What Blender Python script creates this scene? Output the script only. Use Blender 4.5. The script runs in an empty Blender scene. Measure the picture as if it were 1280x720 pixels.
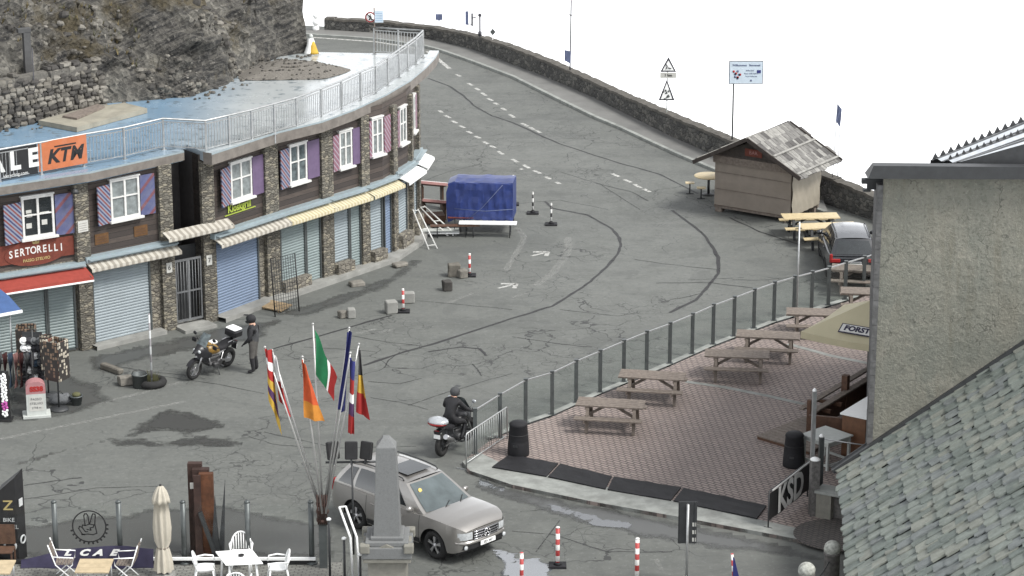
import bpy, bmesh, math, random
from mathutils import Vector, Matrix, noise
random.seed(7)
PI = math.pi
S = bpy.context.scene
COL = S.collection
# ---------------------------------------------------------------- camera, sky, sun, exposure
FPX, PIT, HC = 3300.0, math.radians(16.86), 26.0      # focal length in photo pixels, pitch down, height
cam = bpy.data.cameras.new("camera"); cam.sensor_width = 36.0; cam.lens = 36.0 * FPX / 1280.0
cam.clip_start = 1.0; cam.clip_end = 30000.0
co = bpy.data.objects.new("camera", cam); COL.objects.link(co)
co.location = (0, 0, HC); co.rotation_euler = (PI / 2 - PIT, 0, 0); S.camera = co
SUN_EL, SUN_AZ = math.radians(52), math.radians(118)   # azimuth measured from +Y towards +X: sun on the right, a bit behind the camera
world = bpy.data.worlds.new("World"); S.world = world; world.use_nodes = True
wn = world.node_tree; wn.nodes.clear()
sky = wn.nodes.new("ShaderNodeTexSky"); sky.sky_type = 'NISHITA'; sky.sun_disc = False
sky.sun_elevation = SUN_EL; sky.sun_rotation = SUN_AZ; sky.altitude = 2700; sky.air_density = 1.0; sky.dust_density = 4.0; sky.ozone_density = 1.0
hs = wn.nodes.new("ShaderNodeHueSaturation"); hs.inputs['Saturation'].default_value = 0.10
bg = wn.nodes.new("ShaderNodeBackground"); bg.inputs[1].default_value = 0.14
wo = wn.nodes.new("ShaderNodeOutputWorld")
wn.links.new(sky.outputs[0], hs.inputs['Color']); wn.links.new(hs.outputs[0], bg.inputs[0]); wn.links.new(bg.outputs[0], wo.inputs[0])
sl = bpy.data.lights.new("sun", 'SUN'); sl.energy = 1.5; sl.angle = math.radians(18); sl.color = (1.0, 0.97, 0.92)
so = bpy.data.objects.new("sun", sl); COL.objects.link(so)
sd = Vector((math.sin(SUN_AZ) * math.cos(SUN_EL), math.cos(SUN_AZ) * math.cos(SUN_EL), math.sin(SUN_EL)))
so.rotation_euler = sd.to_track_quat('Z', 'Y').to_euler(); so.location = (40, 60, 80)
S.view_settings.view_transform = 'Standard'; S.view_settings.look = 'None'
S.view_settings.exposure = 1.45; S.view_settings.gamma = 1.0; S.view_settings.use_curve_mapping = False
S.render.engine = 'CYCLES'; S.cycles.max_bounces = 6; S.cycles.transparent_max_bounces = 24
S.cycles.diffuse_bounces = 3; S.cycles.glossy_bounces = 3; S.cycles.transmission_bounces = 4; S.cycles.use_denoising = True

# ---------------------------------------------------------------- photo measurements -> places in the world
def G(u, v, z=0.0):
    a = (u - 640) / FPX; b = (360 - v) / FPX
    d = Vector((a, math.cos(PIT) + b * math.sin(PIT), -math.sin(PIT) + b * math.cos(PIT)))
    t = (z - HC) / d.z
    return Vector((d.x * t, d.y * t, z))
def GY(u, v, y):
    a = (u - 640) / FPX; b = (360 - v) / FPX
    d = Vector((a, math.cos(PIT) + b * math.sin(PIT), -math.sin(PIT) + b * math.cos(PIT)))
    t = y / d.y
    return Vector((d.x * t, y, HC + d.z * t))
def zat(p, v): return GY(640, v, p[1]).z

# ---------------------------------------------------------------- mesh helpers
I4 = Matrix.Identity(4)
def T(x, y=0, z=0):
    if isinstance(x, Vector): return Matrix.Translation(x)
    return Matrix.Translation((x, y, z))
def R(a, ax='Z'): return Matrix.Rotation(a, 4, ax)
def frame(o, ex, ez=Vector((0, 0, 1))):
    ex = Vector(ex).normalized(); ey = Vector(ez).cross(ex).normalized(); ez = ex.cross(ey)
    m = Matrix((ex, ey, ez)).transposed().to_4x4(); m.translation = Vector(o); return m
class MB:
    def __init__(s, M=None): s.v = []; s.f = []; s.mi = []; s.sm = []; s.M = M or I4
    def add(s, vs, fs, mi=0, sm=False, M=None):
        m = s.M @ M if M is not None else s.M
        b = len(s.v); s.v += [m @ Vector(v) for v in vs]
        for f in fs: s.f.append([b + i for i in f]); s.mi.append(mi); s.sm.append(sm)
        return s
    def box(s, x0, x1, y0, y1, z0, z1, mi=0, M=None):
        return s.add([(x0,y0,z0),(x1,y0,z0),(x1,y1,z0),(x0,y1,z0),(x0,y0,z1),(x1,y0,z1),(x1,y1,z1),(x0,y1,z1)],
            [(3,2,1,0),(4,5,6,7),(0,1,5,4),(1,2,6,5),(2,3,7,6),(3,0,4,7)], mi, False, M)
    def cbox(s, c, d, mi=0, M=None, ch=0.0):
        x, y, z = c; a, b, h = d[0]/2, d[1]/2, d[2]/2
        if ch <= 0: return s.box(x-a,x+a,y-b,y+b,z-h,z+h,mi,M)
        vs = []; k = ch
        for (zz, e) in ((z-h, k), (z-h+k, 0), (z+h-k, 0), (z+h, k)):
            A, B = a-e, b-e
            for (px, py) in ((-A+k,-B),(A-k,-B),(A,-B+k),(A,B-k),(A-k,B),(-A+k,B),(-A,B-k),(-A,-B+k)): vs.append((x+px,y+py,zz))
        fs = [tuple(range(7,-1,-1)), tuple(range(24,32))]
        for l in range(3):
            for i in range(8): fs.append((l*8+i, l*8+(i+1)%8, l*8+8+(i+1)%8, l*8+8+i))
        return s.add(vs, fs, mi, False, M)
    def tube(s, pts, r, n=8, mi=0, caps=True, M=None, sm=True):
        pts = [Vector(p) for p in pts]; N = len(pts)
        rs = r if isinstance(r, (list, tuple)) else [r] * N
        vs = []; up = None
        for i, p in enumerate(pts):
            t = (pts[min(i+1,N-1)] - pts[max(i-1,0)]).normalized()
            if up is None:
                up = Vector((0,0,1)) if abs(t.z) < .95 else Vector((1,0,0))
            a = t.cross(up).normalized(); bb = a.cross(t).normalized(); up = bb
            for k in range(n):
                q = 2*PI*k/n; vs.append(p + a*math.cos(q)*rs[i] + bb*math.sin(q)*rs[i])
        fs = []
        for i in range(N-1):
            for k in range(n): fs.append((i*n+k, i*n+(k+1)%n, (i+1)*n+(k+1)%n, (i+1)*n+k))
        s.add(vs, fs, mi, sm, M)
        if caps:
            b = len(s.v) - len(vs)
            s.f.append([b+k for k in range(n-1,-1,-1)]); s.mi.append(mi); s.sm.append(False)
            s.f.append([b+(N-1)*n+k for k in range(n)]); s.mi.append(mi); s.sm.append(False)
        return s
    def lathe(s, prof, n=16, mi=0, M=None, sm=True):       # prof: (r, z) bottom to top
        vs = []; fs = []
        for (r, z) in prof:
            for k in range(n): vs.append((r*math.cos(2*PI*k/n), r*math.sin(2*PI*k/n), z))
        for i in range(len(prof)-1):
            for k in range(n): fs.append((i*n+k, i*n+(k+1)%n, (i+1)*n+(k+1)%n, (i+1)*n+k))
        s.add(vs, fs, mi, sm, M); b = len(s.v)-len(vs)
        s.f.append([b+k for k in range(n-1,-1,-1)]); s.mi.append(mi); s.sm.append(False)
        s.f.append([b+(len(prof)-1)*n+k for k in range(n)]); s.mi.append(mi); s.sm.append(False)
        return s
    def torus(s, R_, r, n=24, m=8, mi=0, M=None, sx=1.0):  # axis = local Y
        vs = []; fs = []
        for i in range(n):
            a = 2*PI*i/n
            for j in range(m):
                q = 2*PI*j/m; rr = R_ + r*math.cos(q)
                vs.append((rr*math.cos(a), r*sx*math.sin(q), rr*math.sin(a)))
        for i in range(n):
            for j in range(m): fs.append((i*m+j, i*m+(j+1)%m, ((i+1)%n)*m+(j+1)%m, ((i+1)%n)*m+j))
        return s.add(vs, fs, mi, True, M)
    def prism(s, poly, h0, h1, mi=0, M=None):              # polygon in XY, extruded Z
        n = len(poly)
        vs = [(p[0],p[1],h0) for p in poly] + [(p[0],p[1],h1) for p in poly]
        fs = [tuple(range(n-1,-1,-1)), tuple(range(n,2*n))] + [(i,(i+1)%n,n+(i+1)%n,n+i) for i in range(n)]
        return s.add(vs, fs, mi, False, M)
    def sphere(s, c, r, n=12, m=8, mi=0, M=None, sc=(1,1,1)):
        vs = []; fs = []
        for i in range(m+1):
            a = PI*i/m
            for k in range(n):
                b = 2*PI*k/n
                vs.append((c[0]+r*sc[0]*math.sin(a)*math.cos(b), c[1]+r*sc[1]*math.sin(a)*math.sin(b), c[2]-r*sc[2]*math.cos(a)))
        for i in range(m):
            for k in range(n): fs.append((i*n+k, i*n+(k+1)%n, (i+1)*n+(k+1)%n, (i+1)*n+k))
        return s.add(vs, fs, mi, True, M)
    def grid(s, rows, mi=0, sm=True, M=None, wrap=False):  # rows of equal length
        n = len(rows[0]); vs = [p for r in rows for p in r]; fs = []
        for i in range(len(rows)-1):
            for k in range(n if wrap else n-1): fs.append((i*n+k, i*n+(k+1)%n, (i+1)*n+(k+1)%n, (i+1)*n+k))
        return s.add(vs, fs, mi, sm, M)
    def strip(s, pts, w, z, mi=0):                          # flat ribbon along a ground line
        pts = [Vector((p[0],p[1],0)) for p in pts]; rows = []
        for i, p in enumerate(pts):
            t = (pts[min(i+1,len(pts)-1)]-pts[max(i-1,0)]).normalized(); nrm = Vector((-t.y,t.x,0))
            ww = w[i] if isinstance(w,(list,tuple)) else w
            rows.append([p-nrm*ww/2+Vector((0,0,z)), p+nrm*ww/2+Vector((0,0,z))])
        return s.grid(rows, mi, False)
    def build(s, name, mats, parent=None, world=False, kind=None):
        me = bpy.data.meshes.new(name); vs = s.v
        if world and parent is not None:
            W = parent.matrix_basis.copy()
            if parent.parent is not None: W = parent.parent.matrix_basis @ W
            Wi = W.inverted(); vs = [Wi @ v for v in vs]
        me.from_pydata([tuple(v) for v in vs], [], s.f)
        for m in (mats if isinstance(mats,(list,tuple)) else [mats]): me.materials.append(m)
        me.polygons.foreach_set('material_index', s.mi); me.polygons.foreach_set('use_smooth', s.sm)
        me.update()
        o = bpy.data.objects.new(name, me); COL.objects.link(o)
        if parent is not None: o.parent = parent
        if kind: o['kind'] = kind
        return o
def thing(name, label, cat, loc=(0,0,0), rz=0.0, group=None, tilt=None):
    o = bpy.data.objects.new(name, None); COL.objects.link(o); o.empty_display_size = .2
    o.location = loc; o.rotation_euler = tilt if tilt else (0,0,rz)
    o.matrix_basis = Matrix.LocRotScale(Vector(loc), o.rotation_euler, None)
    o['label'] = label; o['category'] = cat
    if group: o['group'] = group
    return o
def tag(o, label, cat, group=None):
    o['label'] = label; o['category'] = cat
    if group: o['group'] = group
    return o
def dup(o, loc=None, rz=None, label=None, group=None, parent=None):
    c = o.copy(); COL.objects.link(c)
    if parent is not None: c.parent = parent
    for ch in list(o.children): dup(ch, parent=c)
    if loc is not None: c.location = loc
    if rz is not None: c.rotation_euler = (0,0,rz)
    if label: c['label'] = label
    if group: c['group'] = group
    return c
def bevel(o, w=.01, n=2):
    m = o.modifiers.new('bevel','BEVEL'); m.width = w; m.segments = n; m.limit_method = 'ANGLE'; return o
def subsurf(o, n=1):
    m = o.modifiers.new('sub','SUBSURF'); m.levels = n; m.render_levels = n; return o
def text(s_, size, M, mat, name='lettering', parent=None, world=True, ext=.003, bold=0.0, sx=1.0, shear=0.0, align='CENTER'):
    cu = bpy.data.curves.new('txt','FONT'); cu.body = s_; cu.size = size; cu.extrude = ext; cu.align_x = align; cu.align_y = 'CENTER'; cu.offset = bold; cu.shear = shear
    cu.resolution_u = 3
    to = bpy.data.objects.new('txt', cu); COL.objects.link(to)
    dg = bpy.context.evaluated_depsgraph_get(); me = bpy.data.meshes.new_from_object(to.evaluated_get(dg))
    bpy.data.objects.remove(to); bpy.data.curves.remove(cu)
    mb = MB(M @ Matrix.Diagonal((sx,1,1,1)))
    mb.add([v.co.copy() for v in me.vertices], [list(p.vertices) for p in me.polygons])
    bpy.data.meshes.remove(me)
    return mb.build(name, mat, parent, world)

# ---------------------------------------------------------------- material helpers
def nd(nt, t, ins=None, **props):
    n = nt.nodes.new(t)
    for k, v in props.items(): setattr(n, k, v)
    for k, v in (ins or {}).items():
        sk = n.inputs[k]
        if isinstance(v, bpy.types.NodeSocket): nt.links.new(v, sk)
        else: sk.default_value = v
    return n
def c4(c): return (c[0], c[1], c[2], 1.0)
def mixc(nt, f, a, b, blend='MIX'):
    n = nt.nodes.new('ShaderNodeMix'); n.data_type = 'RGBA'; n.blend_type = blend
    for i, v in ((0,f),(6,a),(7,b)):
        if isinstance(v, bpy.types.NodeSocket): nt.links.new(v, n.inputs[i])
        else: n.inputs[i].default_value = c4(v) if i else v
    return n.outputs[2]
def mth(nt, op, a, b=None, c=None):
    n = nt.nodes.new('ShaderNodeMath'); n.operation = op
    for i, v in enumerate((a,b,c)):
        if v is None: continue
        if isinstance(v, bpy.types.NodeSocket): nt.links.new(v, n.inputs[i])
        else: n.inputs[i].default_value = v
    return n.outputs[0]
def mrange(nt, v, a, b, c=0.0, d=1.0):
    return nd(nt,'ShaderNodeMapRange',{'Value':v,'From Min':a,'From Max':b,'To Min':c,'To Max':d}).outputs[0]
def newmat(name):
    m = bpy.data.materials.new(name); m.use_nodes = True; nt = m.node_tree; nt.nodes.clear()
    out = nt.nodes.new('ShaderNodeOutputMaterial'); p = nt.nodes.new('ShaderNodeBsdfPrincipled')
    nt.links.new(p.outputs[0], out.inputs[0]); return m, nt, p
def coords(nt, sc=(1,1,1), rot=(0,0,0)):
    tc = nt.nodes.new('ShaderNodeTexCoord')
    return nd(nt,'ShaderNodeMapping',{'Vector':tc.outputs['Object'],'Scale':sc,'Rotation':rot}).outputs[0]
def nz(nt, vec, sc, det=5, rough=.6, dist=0.0):
    return nd(nt,'ShaderNodeTexNoise',{'Vector':vec,'Scale':sc,'Detail':det,'Roughness':rough,'Distortion':dist}).outputs[0]
def bmp(nt, p, h, s=.3, d=.02):
    b = nd(nt,'ShaderNodeBump',{'Height':h,'Strength':s,'Distance':d}); nt.links.new(b.outputs[0], p.inputs['Normal'])
def L(nt, a, b): nt.links.new(a, b)
def simple(name, col, rough=.6, var=.18, sc=6.0, bump=.15, bsc=40.0, metal=0.0, spec=.4, dirt=None):
    m, nt, p = newmat(name); v = coords(nt)
    n1 = nz(nt, v, sc); f = mrange(nt, n1, .3, .7)
    c = mixc(nt, f, [x*(1-var) for x in col], [min(1,x*(1+var)) for x in col])
    if dirt:
        d = mrange(nt, nz(nt, v, sc*.35, 8, .7), .52, .72); c = mixc(nt, mth(nt,'MULTIPLY',d,dirt[1]), c, dirt[0])
    L(nt, c, p.inputs['Base Color']); p.inputs['Roughness'].default_value = rough; p.inputs['Metallic'].default_value = metal
    p.inputs['Specular IOR Level'].default_value = spec
    if bump: bmp(nt, p, nz(nt, v, bsc), bump, .01)
    return m
# ---------------------------------------------------------------- materials
MT = {}
for n_, a_ in dict(
    concrete=dict(col=(.24,.24,.225), rough=.85, var=.2, sc=2.0, bump=.3, bsc=25, dirt=((.12,.12,.11),.5)),
    kerb=dict(col=(.24,.25,.235), rough=.85, var=.25, sc=3.0, bump=.3, bsc=25, dirt=((.14,.14,.13),.5)),
    granite=dict(col=(.15,.155,.155), rough=.7, var=.12, sc=30.0, bump=.2, bsc=90, dirt=((.1,.1,.095),.5)),
    pedestal=dict(col=(.19,.185,.16), rough=.85, var=.15, sc=6.0, bump=.3, bsc=40, dirt=((.16,.155,.14),.6)),
    wood_grey=dict(col=(.165,.138,.117), rough=.8, var=.3, sc=9.0, bump=.3, bsc=50, dirt=((.06,.055,.05),.5)),
    wood_pale=dict(col=(.42,.34,.22), rough=.6, var=.15, sc=6.0, bump=.15),
    wood_yellow=dict(col=(.5,.41,.25), rough=.5, var=.12, sc=6.0, bump=.1),
    wood_brown=dict(col=(.085,.045,.028), rough=.65, var=.3, sc=7.0, bump=.3),
    wood_cabinet=dict(col=(.13,.062,.032), rough=.55, var=.2, sc=5.0, bump=.15),
    dark_metal=dict(col=(.03,.032,.034), rough=.5, var=.2, bump=0, spec=.5),
    black=dict(col=(.015,.015,.016), rough=.55, var=.2, bump=0),
    rubber=dict(col=(.01,.01,.012), rough=.75, var=.3, sc=4, bump=.2),
    galv=dict(col=(.42,.43,.43), rough=.45, var=.2, sc=5, bump=0, metal=.75, spec=.5),
    post_grey=dict(col=(.1,.11,.11), rough=.45, var=.15, bump=0, metal=.5),
    white=dict(col=(.58,.58,.56), rough=.5, var=.1, bump=0, dirt=((.36,.355,.33),.5)),
    plastic_white=dict(col=(.82,.83,.82), rough=.3, var=.04, bump=0),
    red=dict(col=(.42,.05,.035), rough=.5, var=.15, bump=0),
    redsign=dict(col=(.13,.032,.02), rough=.6, var=.2, bump=0),
    blue_cloth=dict(col=(.045,.09,.21), rough=.8, var=.12, bump=.1),
    red_cloth=dict(col=(.25,.042,.03), rough=.8, var=.1, bump=.1),
    tarp_blue=dict(col=(.015,.031,.14), rough=.42, var=.25, sc=3, bump=.6, bsc=5, spec=.5),
    tarp_brown=dict(col=(.255,.23,.185), rough=.6, var=.12, sc=2, bump=.35, bsc=5),
    tarp_front=dict(col=(.215,.185,.155), rough=.6, var=.1, sc=2, bump=.25, bsc=5),
    corten=dict(col=(.11,.045,.022), rough=.85, var=.45, sc=4, bump=.3, dirt=((.05,.028,.02),.7)),
    corten_dark=dict(col=(.045,.025,.02), rough=.8, var=.4, sc=4, bump=.3),
    roller_grey=dict(col=(.235,.272,.29), rough=.5, var=.07, sc=1.2, bump=0, dirt=((.13,.15,.15),.55)),
    roller_blue=dict(col=(.145,.19,.265), rough=.5, var=.07, sc=1.2, bump=0, dirt=((.1,.13,.18),.55)),
    roller_green=dict(col=(.19,.23,.23), rough=.5, var=.1, sc=1.2, bump=0),
    housing=dict(col=(.24,.29,.31), rough=.4, var=.1, bump=0),
    fascia=dict(col=(.15,.135,.12), rough=.75, var=.25, sc=3, bump=.3, bsc=18, dirt=((.09,.08,.07),.6)),
    recess=dict(col=(.035,.032,.032), rough=.8, var=.2, bump=.1),
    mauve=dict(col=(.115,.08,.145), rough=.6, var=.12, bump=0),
    orange=dict(col=(.4,.125,.05), rough=.6, var=.12, sc=2.5, bump=0, dirt=((.42,.22,.16),.5)),
    lime=dict(col=(.3,.37,.05), rough=.5, var=.1, bump=0),
    cream=dict(col=(.45,.41,.28), rough=.8, var=.06, sc=1.5, bump=.12, bsc=5),
    parasol=dict(col=(.42,.39,.325), rough=.85, var=.08, bump=.12, bsc=14),
    skin=dict(col=(.5,.3,.22), rough=.6, var=.05, bump=0),
    jacket_grey=dict(col=(.05,.052,.055), rough=.8, var=.25, sc=8, bump=.2), jacket_dark=dict(col=(.016,.016,.018), rough=.75, var=.25, sc=8, bump=.2),
    trousers=dict(col=(.085,.08,.074), rough=.85, var=.2, sc=8, bump=.2),
    tyre=dict(col=(.018,.018,.018), rough=.85, var=.2, bump=.2, bsc=30),
    alu=dict(col=(.5,.5,.51), rough=.35, var=.08, bump=0, metal=.9),
    engine=dict(col=(.07,.07,.072), rough=.5, var=.4, sc=14, bump=.3, metal=.5),
    bike_gold=dict(col=(.22,.13,.03), rough=.35, var=.3, sc=9, bump=0), bike_black=dict(col=(.016,.016,.018), rough=.35, var=.2, bump=0),
    bike_red=dict(col=(.22,.015,.015), rough=.3, var=.15, bump=0), bike_silver=dict(col=(.4,.42,.44), rough=.25, var=.1, bump=0, metal=.3),
    granite_ball=dict(col=(.33,.34,.31), rough=.9, var=.4, sc=14, bump=.5, bsc=40, dirt=((.12,.12,.11),.7)),
    granite_post=dict(col=(.12,.115,.11), rough=.9, var=.4, sc=10, bump=.5, bsc=40),
    plaque=dict(col=(.45,.45,.42), rough=.6, var=.1, bump=0), amber_plaque=dict(col=(.1,.05,.018), rough=.6, var=.25, bump=0),
    sign_blue=dict(col=(.1,.12,.2), rough=.5, var=.2, bump=0), sign_dark=dict(col=(.05,.05,.06), rough=.6, var=.2, bump=0),
    board_pale=dict(col=(.5,.58,.65), rough=.5, var=.06, bump=0), skyblue=dict(col=(.3,.42,.55), rough=.5, var=.2, bump=0),
    wood_dark=dict(col=(.045,.037,.032), rough=.75, var=.3, sc=7, bump=.3),
    painted_roof_sheen=dict(col=(.12,.125,.135), rough=.2, var=.1, bump=0, spec=1.0, metal=.3),  # sky reflection on the dark car's roof, put into its paler base colour
    pink=dict(col=(.3,.16,.15), rough=.7, var=.12, bump=0), milestone=dict(col=(.42,.44,.42), rough=.7, var=.08, bump=.1), milestone_red=dict(col=(.33,.16,.165), rough=.7, var=.1, bump=.1),
    navy=dict(col=(.025,.022,.05), rough=.75, var=.2, bump=.1), gold=dict(col=(.35,.28,.12), rough=.5, var=.1, bump=0),
    f_green=dict(col=(.01,.13,.05), rough=.8, var=.1, bump=0), f_white=dict(col=(.75,.75,.74), rough=.8, var=.05, bump=0), f_red=dict(col=(.3,.022,.02), rough=.8, var=.1, bump=0),
    f_orange=dict(col=(.42,.07,.02), rough=.8, var=.15, bump=0), f_amber=dict(col=(.45,.18,.025), rough=.8, var=.15, bump=0), f_yellow=dict(col=(.45,.29,.04), rough=.8, var=.1, bump=0),
    f_black=dict(col=(.02,.02,.022), rough=.8, var=.1, bump=0), f_blue=dict(col=(.025,.03,.14), rough=.8, var=.15, bump=0), f_purple=dict(col=(.07,.03,.09), rough=.8, var=.15, bump=0),
    carblack=dict(col=(.012,.013,.016), rough=.2, var=.1, bump=0, spec=.6), lamp_red=dict(col=(.28,.02,.02), rough=.25, var=.1, bump=0), lamp_clear=dict(col=(.42,.44,.45), rough=.12, var=.2, sc=14, bump=0, spec=.8),
    chrome=dict(col=(.6,.6,.61), rough=.18, var=.05, bump=0, metal=1.0), car_dark=dict(col=(.018,.02,.024), rough=.22, var=.1, bump=0, spec=.8),
    glass_dark=dict(col=(.02,.024,.026), rough=.06, var=.2, bump=0, spec=.8), glass_win=dict(col=(.09,.11,.115), rough=.08, var=.6, sc=5, bump=0, spec=.7),
    glass_shield=dict(col=(.1,.12,.125), rough=.06, var=.35, sc=1.2, bump=0, spec=.3), curtain=dict(col=(.17,.19,.19), rough=.5, var=.4, sc=6, bump=0, spec=.6),
    alu_roof=dict(col=(.5,.53,.56), rough=.4, var=.15, bump=0),
    flagpole=dict(col=(.4,.4,.39), rough=.4, var=.1, bump=0, metal=.5),
    gate_grey=dict(col=(.17,.175,.18), rough=.5, var=.15, bump=0, metal=.4),
    gravel=dict(col=(.14,.13,.115), rough=.95, var=.4, sc=22, bump=.8, bsc=18), mortar=dict(col=(.1,.095,.085), rough=.95, var=.3, sc=12, bump=.3),
    slab_deck=dict(col=(.25,.235,.19), rough=.85, var=.2, sc=2, bump=.3, bsc=14, dirt=((.12,.11,.095),.5)),
    purple=dict(col=(.4,.08,.3), rough=.6, var=.2, bump=0), cap_dark=dict(col=(.03,.03,.035), rough=.8, var=.2, bump=0), cap_blue=dict(col=(.05,.08,.12), rough=.8, var=.2, bump=0),
    cloth_grey=dict(col=(.1,.105,.11), rough=.85, var=.3, sc=10, bump=.2), cloth_maroon=dict(col=(.07,.024,.024), rough=.85, var=.3, sc=10, bump=.2),
    yellow=dict(col=(.65,.5,.15), rough=.6, var=.2, sc=5, bump=0),
).items(): MT[n_] = simple(n_, **a_)
for i_, c_ in enumerate([(.165,.185,.168),(.125,.145,.133),(.19,.2,.176),(.145,.16,.158)]): MT['slate%d'%i_] = simple('roof_slate_%d'%i_, c_, .75, .25, 3.5, .4, 22, dirt=((.22,.23,.19),.55))
for i_, c_ in enumerate([(.14,.136,.128),(.07,.067,.064),(.22,.215,.2)]): MT['shingle%d'%i_] = simple('shingle_%d'%i_, c_, .8, .3, 5, .4, 30)
for i_, c_ in enumerate([(.085,.079,.069),(.05,.047,.043),(.125,.116,.099),(.17,.16,.14)]): MT['rock%d'%i_] = simple('loose_rock_%d'%i_, c_, .9, .3, 5, .4, 22)

def asphalt():
    m, nt, p = newmat('asphalt'); v = coords(nt)
    big = mrange(nt, nz(nt, v, .09, 6, .6), .35, .65); mid = mrange(nt, nz(nt, v, .9, 8, .7), .3, .7); fine = nz(nt, v, 45, 3, .8)
    c = mixc(nt, big, (.11,.115,.106), (.138,.143,.133)); c = mixc(nt, mth(nt,'MULTIPLY',mid,.5), c, (.09,.095,.09))
    st = nz(nt, coords(nt,(.06,.5,1),(0,0,.5)), 1.0, 6, .65)                       # long tyre-worn streaks along the road
    c = mixc(nt, mrange(nt, st, .52,.72,0,.6), c, (.068,.071,.068))
    wv = nd(nt,'ShaderNodeVectorMath',{0:v, 1:nd(nt,'ShaderNodeVectorMath',{0:nd(nt,'ShaderNodeTexNoise',{'Vector':v,'Scale':.8,'Detail':4.0}).outputs[1],'Scale':1.6},operation='SCALE').outputs[0]},operation='ADD').outputs[0]
    c = mixc(nt, mrange(nt, nz(nt, v, 5, 4, .75), .52,.68,0,.45), c, (.06,.064,.061)); c = mixc(nt, mrange(nt, nz(nt, v, 7.5, 3, .7), .56,.68,0,.4), c, (.19,.197,.19)); c = mixc(nt, mrange(nt, nz(nt, v, .35, 4, .6, 1.5), .56,.6,0,.3), c, (.075,.079,.076))
    for sc_, w_, k_, lo in ((.28,.006,.85,.5),(.9,.012,.7,.5),(2.1,.022,.5,.55)):
        e = nd(nt,'ShaderNodeTexVoronoi',{'Vector':wv,'Scale':sc_},feature='DISTANCE_TO_EDGE').outputs['Distance']
        k = mth(nt,'MULTIPLY', mth(nt,'LESS_THAN',e,w_), mrange(nt, nz(nt,v,.12 if sc_<.5 else .2,4), lo, lo+.06, 0, k_))
        c = mixc(nt, k, c, (.035,.036,.036))
    L(nt, c, p.inputs['Base Color'])
    L(nt, mrange(nt, mid, 0,1,.62,.85), p.inputs['Roughness']); p.inputs['Specular IOR Level'].default_value = .35
    bmp(nt, p, fine, .3, .01); return m
MT['asphalt'] = asphalt()
def pavers(name, col, col2, mort, rot, w=.22, h=.11, mo=.016):
    m, nt, p = newmat(name); v = coords(nt, (1,1,1), (0,0,rot))
    b = nd(nt,'ShaderNodeTexBrick',{'Vector':v,'Color1':c4(col),'Color2':c4(col2),'Mortar':c4(mort),'Scale':1.0,'Mortar Size':mo,'Brick Width':w,'Row Height':h,'Bias':0.0,'Mortar Smooth':.2})
    c = mixc(nt, mrange(nt, nz(nt, coords(nt), .5, 7, .7), .3,.7,0,.45), b.outputs[0], [x*.62 for x in col])
    c = mixc(nt, mrange(nt, nz(nt, coords(nt), 2.5, 5, .7), .55,.8,0,.4), c, (.23,.21,.195))
    L(nt, c, p.inputs['Base Color']); p.inputs['Roughness'].default_value = .8
    bmp(nt, p, b.outputs[1], -.5, .01); return m
MT['paving'] = pavers('terrace_brick', (.32,.26,.235), (.245,.2,.183), (.085,.073,.068), .72, .26, .13, .026)
MT['cobble'] = pavers('grey_paving', (.23,.23,.21), (.18,.18,.165), (.06,.06,.055), 0.05, .2, .1)
MT['cobble_red'] = pavers('dark_cobbles', (.13,.115,.105), (.1,.09,.085), (.04,.04,.04), -.6, .2, .1)
def stone(name, sc, cols, mort, mw=.05, bs=.8, zsc=1.8):
    m, nt, p = newmat(name); v = coords(nt, (sc,sc,sc*zsc))
    v = nd(nt,'ShaderNodeVectorMath',{0:v,1:nd(nt,'ShaderNodeVectorMath',{0:nd(nt,'ShaderNodeTexNoise',{'Vector':v,'Scale':1.3,'Detail':3.0}).outputs[1],'Scale':.7},operation='SCALE').outputs[0]},operation='ADD').outputs[0]
    vo = nd(nt,'ShaderNodeTexVoronoi',{'Vector':v,'Scale':1.0,'Randomness':.9}); ed = nd(nt,'ShaderNodeTexVoronoi',{'Vector':v,'Scale':1.0,'Randomness':.9},feature='DISTANCE_TO_EDGE').outputs['Distance']
    sep = nd(nt,'ShaderNodeSeparateColor',{0:vo.outputs['Color']})
    c = mixc(nt, sep.outputs[0], cols[0], cols[1]); c = mixc(nt, mth(nt,'GREATER_THAN',sep.outputs[1],.72), c, cols[2])
    c = mixc(nt, mrange(nt, nz(nt, v, 3, 6, .7), .35,.75,0,.5), c, [x*.5 for x in cols[0]])
    c = mixc(nt, mrange(nt, ed, mw*.5, mw*1.5, 1, 0), c, mort)
    L(nt, c, p.inputs['Base Color']); p.inputs['Roughness'].default_value = .9
    h = mth(nt,'ADD', mrange(nt, ed, 0, .18), mth(nt,'MULTIPLY', nz(nt, v, 4, 5), .4)); bmp(nt, p, h, bs, .04); return m
MT['stone_pillar'] = stone('schist_masonry', 5.5, [(.1,.092,.076),(.2,.188,.155),(.27,.245,.19)], (.075,.069,.058), .035, .9, 2.4)
MT['stone_plinth'] = stone('plinth_masonry', 5.0, [(.14,.128,.108),(.23,.213,.175),(.28,.255,.2)], (.1,.09,.075), .04, .8, 1.5)
MT['parapet'] = stone('parapet_stone', 4.6, [(.06,.06,.058),(.115,.113,.105),(.16,.155,.14)], (.045,.044,.041), .03, 1.0, 1.2)
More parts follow.
